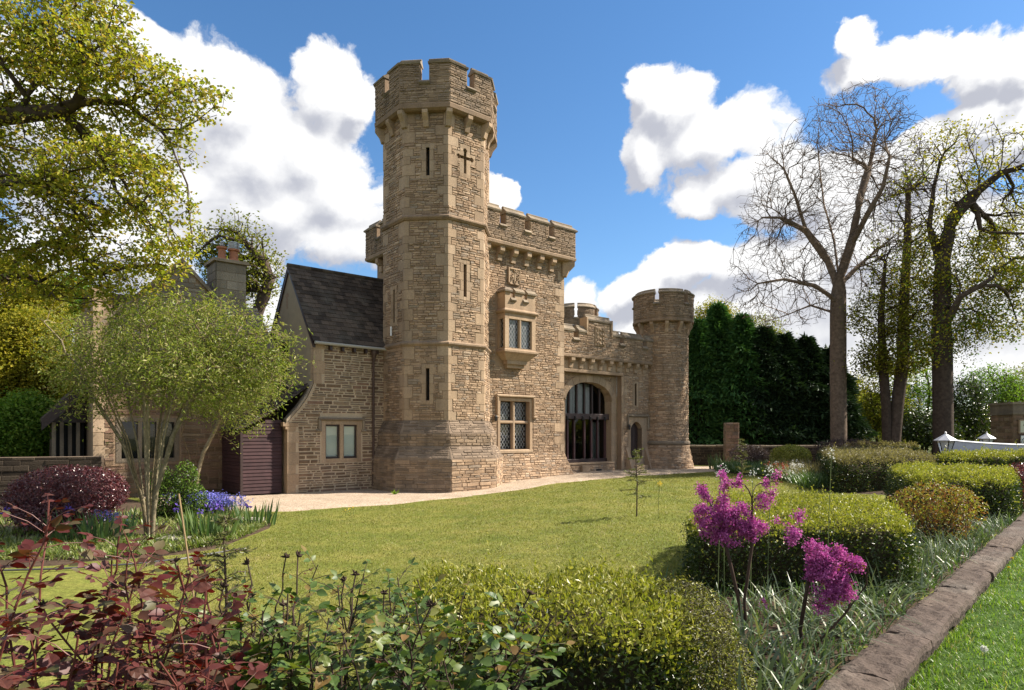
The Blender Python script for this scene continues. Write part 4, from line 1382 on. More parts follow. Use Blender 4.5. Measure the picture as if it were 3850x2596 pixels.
    bod = MB(); bod.quad((UG, 7.14, 0), (UR, 7.14, 0), (UR, 7.14, 5.25), (UG, 7.14, 5.25)); th.part('rear_wall', bod, M['mortar'])
    # roof
    e = lambda u: (u, W - .14, 5.24); r_ = lambda u: (u, 4.87, 8.30); b_ = lambda u: (u, 7.3, 5.24)
    rf = MB(); rf.quad(e(UG - .08), e(UR), r_(UR), r_(UG - .08)); rf.quad(b_(UR), b_(UG - .08), r_(UG - .08), r_(UR))
    roof = th.part('roof', rf, M['tile'])
    octc = Vector((OC[0], OC[1]))
    tiled_slope(th, roof, e(UG - .10), e(UR - .1), r_(UG - .10), r_(UR - .1), .215, .285, .016, M['tile'], 4, 300, skip=lambda p: (Vector((p.x, p.y)) - octc).length < 1.72)
    rd = MB()
    for k in range(9):
        rdd = MB().tube([(UG - .08 + .45 * k, 4.87, 8.33), (UG - .08 + .45 * k + .44, 4.87, 8.33)], .09, 8); th.part('ridge_tile', rdd, M['tile'], roof)
    gt = MB().tube([(UG - .05, W - .22, 5.20), (-1.0, W - .22, 5.17)], .055, 8); th.part('gutter', gt, M['gutter'])
    for k in range(6):
        mb = MB(); block(mb, P, A(-3.3 + .45 * k), A(-3.3 + .45 * k) + .09, 4.98, 5.14, 0, .16, .01); th.part('eave_bracket', mb, M['dark_wood'])
    dp = MB().tube([(-1.60, W - .12, 5.10), (-1.60, W - .09, 4.7), (-1.60, W - .09, .15)], .045, 8)
    dpo = th.part('downpipe', dp, M['pipe'])
    hp = MB().lathe((-1.60, W - .13), [(.05, 4.70), (.06, 4.82), (.12, 5.0), (.13, 5.10)], 8); th.part('hopper_head', hp, M['pipe'], dpo)
    # lean-to of maroon boards
    def lr(u):
        f = (UG - u) / 2.4
        return 3.80 - 1.62 * f + .30 * f * (f - 1)
    us = [UG - 2.4 * i / 5 for i in range(6)]
    lro = MB()
    for i in range(5): lro.quad((us[i], W + .12, lr(us[i])), (us[i + 1], W + .12, lr(us[i + 1])), (us[i + 1], 7.0, lr(us[i + 1])), (us[i], 7.0, lr(us[i])))
    lroof = th.part('lean_to_roof', lro, M['tile'])
    for i in range(4, -1, -1):
        a, b = us[i + 1], us[i]
        tiled_slope(th, lroof, (a, 7.0, lr(a)), (a, W + .08, lr(a)), (b, 7.0, lr(b)), (b, W + .08, lr(b)), .24, .30, .016, M['tile'], 60 + i, 60)
    LP = Plane((-6.16, W + .25), (-4.86, W + .25))
    nb = 21
    for k in range(nb):
        z0 = .06 + 2.46 * k / nb; z1 = .06 + 2.46 * (k + 1) / nb
        x1 = LP.len
        x0 = 0.0
        # boards end under the sloping roof
        zt = z1 + .02
        while x0 < x1 - .1 and lr(-6.16 + x0) - .10 < zt: x0 += .05
        mb = MB(); mb.add([LP(x0, z0 + .004, .03), LP(x1, z0 + .004, .03), LP(x1, z1 - .004, .008), LP(x0, z1 - .004, .008), LP(x0, z0, 0), LP(x1, z0, 0), LP(x1, z1, -.01), LP(x0, z1, -.01)],
                          [(0, 1, 2, 3), (4, 5, 1, 0), (3, 2, 6, 7), (0, 3, 7, 4), (1, 5, 6, 2), (7, 6, 5, 4)])
        th.part('plank', mb, M['plank'])
    S = Plane((-6.16, 7.0), (-6.16, W + .25))
    for k in range(18):
        z0 = .06 + 2.1 * k / 18; z1 = .06 + 2.1 * (k + 1) / 18
        mb = MB(); block(mb, S, 0, S.len - .01, z0 + .003, z1 - .003, -.02, .02, .006); th.part('plank', mb, M['plank'])
    mb = MB(); mb.box(-6.22, -6.14, W + .20, W + .28, 0, 2.25); th.part('corner_post', mb, M['dark_wood'])
    st.build()


build_cottage()


# =================================================================== stone house behind
def build_house():
    rg = random.Random(61)
    W = 5.0
    th = Thing('stone_house', 'grey stone house with gable and square chimney half hidden by the leafy shrub tree', 'house', (-8, 7.5, 0), 'C')
    st = Stones(th, 13)
    UL, UR = -10.02, -4.25
    P = Plane((UL, W), (UR, W)); A = lambda u: u - UL
    win = (A(-9.25), A(-7.70), 1.25, 2.45, .2)
    core = MB(); panel(core, P, 0, P.len, -.2, 5.0, [win])
    gz = lambda u: 7.86 - 1.03 * abs(u + 7.48)
    core.add([P(A(-10.25), 5.0), P(A(-5.0), 5.0), P(A(-5.0), gz(-5.0)), P(A(-7.48), 7.86), P(A(-10.25), gz(-10.25))], [(0, 1, 2, 3, 4)])
    core.quad(P(0, -.2), P(0, -.2, -5), P(0, 6.3, -5), P(0, 6.3)); core.quad(P(0, 5), P(A(-9.5), 5), P(A(-9.5), 6.25), P(0, 6.25))
    core.quad(P(P.len, -.2), P(P.len, 5, 0), P(P.len, 5, -5), P(P.len, -.2, -5))
    core.quad(P(A(-9.5), 5, -.3), P(A(-9.5), 6.25, -.3), P(0, 6.25, -.3), P(0, 5, -.3)); core.quad(P(0, 6.25), P(A(-9.5), 6.25), P(A(-9.5), 6.25, -.3), P(0, 6.25, -.3))
    th.part('wall', core, M['mortar'])

    def av(zm, hh, ivs):
        if zm > 4.9:
            ivs = cut(ivs, -9, A(-7.48) - max(0, (7.80 - zm) / 1.03) + .04); ivs = cut(ivs, A(-7.48) + max(0, (7.80 - zm) / 1.03) - .04, 99)
        return avoid_rects([(A(-9.45), A(-7.5), 1.1, 2.62)])(zm, hh, ivs)
    st.wall(P, .3, P.len, .0, 3.6, av, (.10, .20), (.25, .62), mat='brown_rubble')  # darker stone low down, standing in for shade on the ground floor
    st.wall(P, .3, P.len, 3.6, 7.75, av, (.10, .20), (.25, .62), mat='grey_stone')
    for k, z in enumerate(np.arange(0, 5.9, .42)):
        mb = MB(); block(mb, P, -.01, .42 if k % 2 else .28, float(z) + .005, float(z) + .41, -.3, .014, .006); th.part('quoin_stone', mb, M['ashlar'])
    pr = MB(); pr.box(UL - .04, UL + .42, W - .04, W + .42, 6.25, 6.66); th.part('corner_pier', pr, M['ashlar'])
    for sgn in (-1, 1):
        x1 = -7.48 + sgn * 2.7
        mb = MB(); mb.prism([(-7.48, W - .09, 7.86), (x1, W - .09, gz(x1)), (x1, W - .09, gz(x1) + .15), (-7.48, W - .09, 8.02)], (0, .38, 0)); th.part('gable_coping', mb, M['coping'])
    fr = MB()
    for b in ((-9.40, -9.25, 1.12, 2.58), (-7.70, -7.55, 1.12, 2.58), (-8.78, -8.66, 1.25, 2.45), (-8.24, -8.12, 1.25, 2.45), (-9.25, -7.70, 2.45, 2.58), (-9.25, -7.70, 1.12, 1.25)):
        block(fr, P, A(b[0]), A(b[1]), b[2], b[3], -.15, .014, .006)
    w = th.part('window', fr, M['coping'])  # darker stone puts the ground-floor shade into the frame colour
    for a0, a1 in ((-9.25, -8.78), (-8.66, -8.24), (-8.12, -7.70)):
        pn = MB(); pn.quad(P(A(a0), 1.25, -.12), P(A(a1), 1.25, -.12), P(A(a1), 2.45, -.12), P(A(a0), 2.45, -.12)); th.part('pane', pn, M['glass'], w)
    # upper window
    fr = MB(); block(fr, P, A(-8.2), A(-6.8), 3.5, 4.7, -.02, .02, .006); w2 = th.part('window', fr, M['ashlar'])
    for k in range(3):
        pn = MB(); block(pn, P, A(-8.1) + .44 * k, A(-8.1) + .44 * k + .38, 3.6, 4.6, .018, .026); th.part('pane', pn, M['glass'], w2)
    # roofs
    rf = MB(); rf.quad((-5.6, W - .1, 5.0), (UR, W - .1, 5.0), (UR, 7.2, 6.95), (-5.6, 7.2, 6.95)); rf.quad((UR, 9.4, 5.0), (UL, 9.4, 5.0), (UL, 7.2, 6.95), (UR, 7.2, 6.95))
    rf.quad((-7.48, W, 7.86), (-7.48, 9.5, 7.86), (-10.2, 9.5, 5.06), (-10.2, W, 5.06)); rf.quad((-7.48, W, 7.86), (-7.48, 9.5, 7.86), (-4.8, 9.5, 5.1), (-4.8, W, 5.1))
    roof = th.part('roof', rf, M['slate'])
    tiled_slope(th, roof, (-5.45, W - .14, 5.0), (UR, W - .14, 5.0), (-5.45, 7.2, 6.97), (UR, 7.2, 6.97), .19, .24, .02, M['slate'], 8, 120)
    # chimney
    ch = MB(); ch.box(-6.46, -5.47, 4.70, 5.75, 4.6, 8.02)
    cho = th.part('chimney', ch, M['mortar'])
    CP = Plane((-6.46, 4.70), (-5.47, 4.70)); CS = Plane((-6.46, 5.75), (-6.46, 4.70))
    for F, ln in ((CP, .99), (CS, 1.05)):
        z = 5.0; k = 0
        while z < 8.0:
            cuts = [0, ln * (.36 if k % 2 else .64), ln]
            for a, b in zip(cuts, cuts[1:]):
                mb = MB(); block(mb, F, a + (.004 if a else -.014), b - (.004 if b < ln else -.014), z + .004, min(z + .30, 8.02) - .006, -.02, .014, .005); th.part('chimney_block', mb, M['grey_stone'], cho)
            z += .30; k += 1
    cap = MB(); cap.box(-6.56, -5.37, 4.60, 5.85, 8.03, 8.13); th.part('chimney_cap', cap, M['coping'], cho)
    for x, r_, h, r2 in ((-6.18, .15, .50, .07), (-5.78, .17, .48, .19)):
        pt = MB().lathe((x, 5.0), [(r_ + .04, 8.12), (r_ + .03, 8.2), (r_ - .02, 8.25), (r_ - .03, 8.12 + h - .08), (r_ + .03, 8.12 + h - .06), (r_ + .03, 8.12 + h), (r_ - .06, 8.12 + h)], 16)
        th.part('chimney_pot', pt, M['terracotta'], cho, smooth=False)
        cw = MB()
        for k in range(5 if r2 > .1 else 4):
            zz = 8.12 + h + .05 * k
            cw.lathe((x, 5.0), [(r2 - .03, zz), (r2, zz + .01), (r2, zz + .035), (r2 - .03, zz + .05)], 14)
        cw.lathe((x, 5.0), [(r2 - .03, zz + .05), (.001, zz + .08)], 14)
        th.part('cowl', cw, M['zinc'], cho)
    # dark half-gabled porch beyond the left corner
    mb = MB(); mb.box(-10.98, -10.06, 6.3, 8.3, -.1, .95); th.part('porch_wall', mb, M['brown_rubble'])
    for (x, y) in ((-10.93, 6.36), (-10.72, 6.36), (-10.50, 6.36), (-10.28, 6.36), (-10.93, 7.2)):
        p = MB(); p.box(x - .05, x + .05, y - .05, y + .05, .95, 2.42); th.part('porch_post', p, M['coping'])  # dark stone colour carries the shade on the posts
    bk = MB(); bk.box(-10.85, -10.1, 6.5, 8.2, .95, 2.5); th.part('porch_glazing', bk, M['black'])
    pr = MB(); pr.prism([(-11.25, 6.0, 2.42), (-10.0, 6.0, 3.75), (-10.0, 6.0, 3.9), (-11.25, 6.0, 2.55)], (0, 2.4, 0)); th.part('porch_roof', pr, M['tile'])
    b = MB(); b.prism([(-11.28, 5.92, 2.16), (-10.0, 5.92, 3.44), (-10.0, 5.92, 3.84), (-11.28, 5.92, 2.52)], (0, .07, 0)); th.part('bargeboard', b, M['dark_wood'])
    gbm = MB(); gbm.add([(-11.0, 6.3, 2.42), (-10.05, 6.3, 2.42), (-10.05, 6.3, 3.7), (-11.0, 6.3, 2.6)], [(0, 1, 2, 3)]); th.part('porch_gable', gbm, M['dark_wood'])
    st.build()


build_house()


# =================================================================== ground
def smooth(a, b, x):
    t = np.clip((x - a) / (b - a), 0, 1); return t * t * (3 - 2 * t)


def gz(x, y):
    return 0.30 * smooth(-2.5, 3.0, np.asarray(x, dtype=float))


WA = np.array([1.91, 4.11]); WD = np.array([0.680, 0.733]); WN = np.array([0.733, -0.680])   # garden wall: inner edge, direction, outward


def grid_mesh(name, x0, x1, y0, y1, nx, ny, zf, mat, keep=None):
    X, Y = np.meshgrid(np.linspace(x0, x1, nx + 1), np.linspace(y0, y1, ny + 1))
    Z = zf(X, Y); V = np.stack([X, Y, Z], -1).reshape(-1, 3)
    i = np.arange(nx)[None, :] + (nx + 1) * np.arange(ny)[:, None]
    F = np.stack([i, i + 1, i + nx + 2, i + nx + 1], -1).reshape(-1, 4)
    if keep is not None:
        c = V[F].mean(1); F = F[keep(c[:, 0], c[:, 1])]
    return mesh_arrays(name, V, F.ravel(), np.full(len(F), 4), [mat], True)


def ground_mats():
    m, nt, N, L, B = new_mat('lawn')
    n1 = noise(N, L, 0.35, 5, 0.6, 'Position'); n2 = noise(N, L, 14.0, 5, 0.7, 'Position'); n3 = noise(N, L, 1.6, 4, 0.65, 'Position')
    c = ramp(N, [(0.30, (0.075, 0.098, 0.018)), (0.45, (0.125, 0.142, 0.028)), (0.57, (0.180, 0.175, 0.042)), (0.72, (0.25, 0.200, 0.080))])
    a = N.new('ShaderNodeMath'); a.operation = 'MULTIPLY_ADD'; a.inputs[1].default_value = .5
    L.new(n1, a.inputs[0]); a2 = N.new('ShaderNodeMath'); a2.operation = 'MULTIPLY'; a2.inputs[1].default_value = .5
    L.new(n3, a2.inputs[0]); L.new(a2.outputs[0], a.inputs[2]); L.new(a.outputs[0], c.inputs[0])
    col = mixc(N, L, 0.9, c.outputs[0], mapr_rgb(N, L, n2, .62, 1.42), 'MULTIPLY')
    L.new(col, B.inputs['Base Color']); B.inputs['Roughness'].default_value = .95; B.inputs['Specular IOR Level'].default_value = .1
    bump(N, L, B, n2, .9, .03)
    M['lawn'] = m
    m, nt, N, L, B = new_mat('gravel')
    tc = N.new('ShaderNodeNewGeometry'); v = N.new('ShaderNodeTexVoronoi'); v.inputs['Scale'].default_value = 42
    L.new(tc.outputs['Position'], v.inputs['Vector'])
    sp = N.new('ShaderNodeSeparateColor'); L.new(v.outputs['Color'], sp.inputs[0])
    c = ramp(N, [(0, (0.26, 0.18, 0.12)), (.35, (0.40, 0.30, 0.215)), (.7, (0.48, 0.385, 0.285)), (1, (0.60, 0.51, 0.40))])
    L.new(sp.outputs[0], c.inputs[0])
    n3 = noise(N, L, 1.2, 4, .6, 'Position')
    col = mixc(N, L, .8, c.outputs[0], mapr_rgb(N, L, n3, .78, 1.15), 'MULTIPLY')
    L.new(col, B.inputs['Base Color']); B.inputs['Roughness'].default_value = .9; B.inputs['Specular IOR Level'].default_value = .2
    iv = mapr(N, L, v.outputs['Distance'], 0, .8, 1, 0); bump(N, L, B, iv, .8, .02)
    M['gravel'] = m
    M['soil'] = plain_mat('soil', (0.055, 0.038, 0.026), .95, .35, 9.0, bump_s=.6, spec=.1)
    M['field'] = plain_mat('rough_ground', (0.070, 0.085, 0.022), .95, .35, 1.5, bump_s=.3, spec=.1)


ground_mats()
# the far ground, one sheet to the horizon
gx = np.array([-900, -200, -60, -20, -8, -2.5, -1.5, -.5, .5, 1.5, 3, 10, 20, 60, 200, 900.0]); gy = np.array([-300, -60, -10, 0, 3, 10, 20, 30, 40, 60, 100, 250, 1200.0])
X, Y = np.meshgrid(gx, gy); V = np.stack([X, Y, gz(X, Y) - .09], -1).reshape(-1, 3); nx = len(gx) - 1; ny = len(gy) - 1
i = np.arange(nx)[None, :] + (nx + 1) * np.arange(ny)[:, None]
F = np.stack([i, i + 1, i + nx + 2, i + nx + 1], -1).reshape(-1, 4)
structure('ground', mesh_arrays('ground', V, F.ravel(), np.full(len(F), 4), [M['field']], True))
inside = lambda x, y: ((x - WA[0]) * WN[0] + (y - WA[1]) * WN[1]) < 0.05
rn = np.random.default_rng(1)
bumpz = lambda x, y: .012 * np.sin(x * 1.7 + y * .9) * np.sin(y * 1.3 - x * .4)
structure('lawn', grid_mesh('lawn', -13, 14, 3, 36, 90, 110, lambda x, y: gz(x, y) + bumpz(x, y) - .012, M['lawn'], inside))


def poly_sheet(name, pts, zadd, mat, step=0.35, edge_drop=0.05, noise_amp=.01):
    """a sheet over an outline, following the ground, its rim pressed down into it"""
    P = np.array(pts, dtype=float)
    x0, y0 = P.min(0); x1, y1 = P.max(0)
    n = len(P)
    me = bpy.data.meshes.new(name)
    import bmesh
    bm = bmesh.new()
    vs = [bm.verts.new((float(x), float(y), 0)) for x, y in P]
    bm.faces.new(vs)
    for axis, lo, hi in ((0, x0, x1), (1, y0, y1)):
        k = lo + step
        while k < hi:
            co = (k, 0, 0) if axis == 0 else (0, k, 0); no = (1, 0, 0) if axis == 0 else (0, 1, 0)
            bmesh.ops.bisect_plane(bm, geom=bm.verts[:] + bm.edges[:] + bm.faces[:], plane_co=co, plane_no=no)
            k += step
    for v in bm.verts:
        d = min(seg_dist(v.co.x, v.co.y, P[i], P[(i + 1) % n]) for i in range(n))
        v.co.z = float(gz(v.co.x, v.co.y)) + zadd * min(1.0, d / .25) - edge_drop * (1 - min(1.0, d / .25)) + noise_amp * math.sin(v.co.x * 3.1 + v.co.y * 1.7) * min(1, d)
    bm.to_mesh(me); bm.free(); me.materials.append(mat)
    return me


def seg_dist(x, y, a, b):
    dx, dy = b[0] - a[0], b[1] - a[1]; t = max(0, min(1, ((x - a[0]) * dx + (y - a[1]) * dy) / (dx * dx + dy * dy + 1e-9)))
    return math.hypot(x - a[0] - t * dx, y - a[1] - t * dy)


def castw(u, w):
    q = CAST @ Vector((u, w, 0)); return (q.x, q.y)


GRAVEL_OUT = [(-10.2, 18.6), (-7.6, 17.2), (-6.0, 17.05), (-4.6, 18.2), (-3.2, 19.3), (-2.0, 20.5), (-.55, 21.7), (.9, 22.7), (2.2, 23.9), (3.9, 25.6), (5.6, 27.3), (7.2, 28.6), (8.7, 29.6), (10.2, 30.6)]
GRAVEL = GRAVEL_OUT + [(14.5, 33.5), (13.5, 36)] + [castw(14.2, 2.5), castw(9, 2.5), castw(2, 3), castw(-5.5, 4), castw(-6.5, 4.2), (-12.5, 21.5)]
structure('gravel_path', poly_sheet('gravel_path', GRAVEL, .018, M['gravel'], .6, .03))
BED_L = [(-6.0, 16.0), (-5.55, 15.2), (-5.2, 14.0), (-5.25, 12.7), (-5.3, 11.9), (-5.75, 11.0), (-6.4, 10.5), (-7.4, 10.1), (-9, 9.8), (-14, 9.5), (-16, 13), (-15, 19), (-12.6, 21.3), (-10.2, 18.9), (-7.7, 17.35)]
structure('left_bed', poly_sheet('left_bed', BED_L, .05, M['soil'], .8, .03))
BED_R = [(9.2, 30.4), (10.0, 28.2), (10.2, 26.4), (10.0, 24.2), (9.5, 22.0), (9.3, 20.0), (9.4, 19.1), (13, 18.5), (18, 20), (22, 30), (16, 38), (11, 34)]
structure('right_bed', poly_sheet('right_bed', BED_R, .05, M['soil'], .9, .03))


def wall_pt(s_, off):
    """s_ metres along the garden wall from its near mark, off metres inwards"""
    p = WA + WD * s_ - WN * off
    return (float(p[0]), float(p[1]))


BED_F = [wall_pt(-5.5, 0.05), wall_pt(16, 0.05), wall_pt(16, 1.2), wall_pt(10.8, 1.5), wall_pt(7.5, 1.9), wall_pt(4.5, 2.4), wall_pt(1.2, 2.6), wall_pt(-1, 2.9), wall_pt(-5.5, 3.2)]
structure('front_bed', poly_sheet('front_bed', BED_F, .07, M['soil'], .8, .03))
# verge outside the wall
VZ = 0.25
vg = [(float(p[0]), float(p[1])) for p in (WA - WD * 8 + WN * .2, WA + WD * 26 + WN * .2, WA + WD * 26 + WN * 14, WA - WD * 8 + WN * 14)]
me = bpy.data.meshes.new('verge')
us = np.linspace(-8, 26, 70); os_ = np.linspace(.2, 14, 30)
U, O_ = np.meshgrid(us, os_); PX = WA[0] + WD[0] * U + WN[0] * O_; PY = WA[1] + WD[1] * U + WN[1] * O_
PZ = VZ + .03 * np.sin(PX * 2.1) * np.sin(PY * 1.7) - .1 * np.clip((O_ - 6) / 6, 0, 1)
V = np.stack([PX, PY, PZ], -1).reshape(-1, 3); i = np.arange(69)[None, :] + 70 * np.arange(29)[:, None]
F = np.stack([i, i + 1, i + 71, i + 70], -1).reshape(-1, 4)
M['verge'] = plain_mat('verge_turf', (0.045, 0.085, 0.014), .95, .4, 6.0, bump_s=.5, spec=.1)
structure('verge', mesh_arrays('verge', V, F.ravel(), np.full(len(F), 4), [M['verge']], True))


# =================================================================== garden wall in front
def build_front_wall():
    rg = random.Random(71)
    th = Thing('garden_wall', 'low wall with rough flat brown coping stones along the grass verge', 'wall', (float(WA[0] + WD[0] * 5), float(WA[1] + WD[1] * 5), .1))
    P = lambda s_, o, z: (float(WA[0] + WD[0] * s_ + WN[0] * o), float(WA[1] + WD[1] * s_ + WN[1] * o), z)
    mb = MB()
    c = [(-7, .04), (22, .04), (22, .26), (-7, .26)]
    mb.add([P(a, o, z) for z in (-.1, .34) for a, o in c], [(4, 5, 6, 7), (0, 1, 5, 4), (1, 2, 6, 5), (2, 3, 7, 6), (3, 0, 4, 7)])
    th.part('wall_core', mb, M['wallstone'])
    # rubble courses of the two faces
    for o, sgn in ((.27, 1), (.03, -1)):
        for z in (.02, .12, .22):
            s_ = -3.0
            while s_ < 16:
                l = rg.uniform(.18, .42); hh = .095; d = rg.uniform(.008, .03) * sgn
                b = MB(); b.add([P(s_ + .008, o - .03 * sgn, z), P(s_ + l - .008, o - .03 * sgn, z), P(s_ + l - .008, o - .03 * sgn, z + hh), P(s_ + .008, o - .03 * sgn, z + hh),
                                 P(s_ + .015, o + d, z + .01), P(s_ + l - .015, o + d, z + .01), P(s_ + l - .02, o + d * .8, z + hh - .01), P(s_ + .02, o + d * .8, z + hh - .01)],
                                [(0, 1, 5, 4), (1, 2, 6, 5), (2, 3, 7, 6), (3, 0, 4, 7), (4, 5, 6, 7)])
                th.part('stone', b, M['wallstone']); s_ += l
    # coping stones: uneven slabs, each its own piece
    s_ = -6.0
    while s_ < 17:
        l = rg.uniform(.7, 1.5)
        nu = max(6, int(l / .045)) if s_ < 8 else 6; nv = 8 if s_ < 8 else 5
        ph = [rg.uniform(0, 6) for _ in range(6)]; tl = rg.uniform(-.008, .008); bas = rg.uniform(-.006, .008)
        grid = []
        for a in range(nu + 1):
            row = []
            for b in range(nv + 1):
                fa, fb = a / nu, b / nv; x = s_ + .006 + (l - .012) * fa
                rough = .007 * math.sin(ph[0] + x * 9) * math.sin(ph[1] + fb * 7) + .006 * math.sin(ph[2] + x * 23 + fb * 9) + rg.uniform(-.007, .007)
                e = min(fa, 1 - fa, ) * l; e2 = min(fb, 1 - fb) * .32
                drop = .010 * max(0, 1 - e / .02) + .014 * max(0, 1 - e2 / .03)
                oo = -.015 + .325 * fb + (.008 * math.sin(ph[3] + x * 6) + .005 * math.sin(ph[4] + x * 17)) * (1 if b in (0, nv) else 0)
                row.append((x, oo, .435 + bas + tl * (fa - .5) + rough - drop))
            grid.append(row)
        mb = MB(); vs = [P(*q) for r_ in grid for q in r_]; W_ = nv + 1
        fs = [(i * W_ + j, (i + 1) * W_ + j, (i + 1) * W_ + j + 1, i * W_ + j + 1) for i in range(nu) for j in range(nv)]
        rim = [(i, 0) for i in range(nu + 1)] + [(nu, j) for j in range(1, nv + 1)] + [(i, nv) for i in range(nu - 1, -1, -1)] + [(0, j) for j in range(nv - 1, 0, -1)]
        b0 = len(vs)
        for (i, j) in rim:
            x, o, z = grid[i][j]; o2 = o + (-.012 if j == 0 else .014 if j == nv else 0) + rg.uniform(-.006, .006)
            vs.append(P(x, o2, z - .05)); vs.append(P(x, o2 - (.01 if j == nv else 0), .315 + rg.uniform(-.008, .008)))
        nr = len(rim)
        for k in range(nr):
            i0 = rim[k][0] * W_ + rim[k][1]; i1 = rim[(k + 1) % nr][0] * W_ + rim[(k + 1) % nr][1]; a0 = b0 + 2 * k; a1 = b0 + 2 * ((k + 1) % nr)
            fs += [(i0, i1, a1, a0), (a0, a1, a1 + 1, a0 + 1)]
        mb.add(vs, fs); th.part('coping_stone', mb, M['wallstone'])
        s_ += l


M['wallstone'] = stone_mat('garden_wall_stone', [(0, (0.070, 0.050, 0.040)), (.5, (0.095, 0.070, 0.056)), (1, (0.125, 0.094, 0.074))], 1.3, (0.15, 0.135, 0.115), .5, fine=24)
build_front_wall()


# =================================================================== far garden walls, pier, right-hand building
def simple_wall(name, label, p0, p1, h, zb, seed, cap=True, thick=.35, mat='brown_rubble', group=None, hh=(.09, .17)):
    mid = ((p0[0] + p1[0]) / 2, (p0[1] + p1[1]) / 2, zb)
    th = Thing(name, label, 'wall', mid, 'W', group)
    ln = math.dist(p0, p1); P = Plane(p0, p1)
    mb = MB(); block(mb, P, 0, ln, zb - .2, zb + h, -thick, 0); th.part('wall_core', mb, M['dark_plinth'])
    rg = random.Random(seed); n = 0; z = zb
    while z < zb + h - .03:
        q = min(rg.uniform(*hh), zb + h - z); a = 0
        while a < ln - .02:
            l = min(rg.uniform(.2, .6), ln - a)
            if n < 300:
                b = MB(); block(b, P, a + .008, a + l - .008, z + .006, z + q - .006, -.03, rg.uniform(.012, .035), .01); th.part('stone', b, M[mat]); n += 1
            a += l
        z += q
    if cap:
        a = 0
        while a < ln:
            l = min(rg.uniform(.5, .9), ln - a); b = MB(); block(b, P, a + .004, a + l - .004, zb + h + .002, zb + h + .09 + rg.uniform(0, .03), -thick - .05, .05, .015); th.part('coping_stone', b, M['coping']); a += l
    return th


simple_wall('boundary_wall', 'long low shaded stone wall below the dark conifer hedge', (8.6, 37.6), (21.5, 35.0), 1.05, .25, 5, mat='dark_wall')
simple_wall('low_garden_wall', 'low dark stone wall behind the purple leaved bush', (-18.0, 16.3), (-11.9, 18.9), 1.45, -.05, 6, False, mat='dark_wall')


def build_pier():
    th = Thing('gate_pier', 'narrow upright stone gate pier in front of the dark conifers', 'pier', (11.95, 35.6, .25))
    V = [(11.6, 35.3), (12.25, 35.2), (12.35, 35.9), (11.7, 36.0)]
    mb = MB(); mb.prism([(x, y, .1) for x, y in V], (0, 0, 2.55)); th.part('pier_core', mb, M['dark_plinth'])
    rg = random.Random(4)
    for i in (3, 0, 1):
        P = Plane(V[i], V[(i + 1) % 4]); z = .2
        while z < 2.6:
            h = min(rg.uniform(.1, .2), 2.65 - z); a = 0
            while a < P.len - .02:
                l = rg.uniform(.2, .45)
                if a + l > P.len - .12: l = P.len - a
                b = MB(); block(b, P, a + .008, a + l - .008, z + .006, z + h - .006, -.05, rg.uniform(.012, .04), .012); th.part('stone', b, M['brown_rubble']); a += l
            z += h


build_pier()


def text_mesh(body, size, depth=.004):
    cu = bpy.data.curves.new('lettering', 'FONT'); cu.body = body; cu.size = size; cu.extrude = depth; cu.align_x = 'LEFT'
    o = bpy.data.objects.new('lettering', cu); COL.objects.link(o)
    dg = bpy.context.evaluated_depsgraph_get(); dg.update()
    me = bpy.data.meshes.new_from_object(o.evaluated_get(dg))
    bpy.data.objects.remove(o); return me


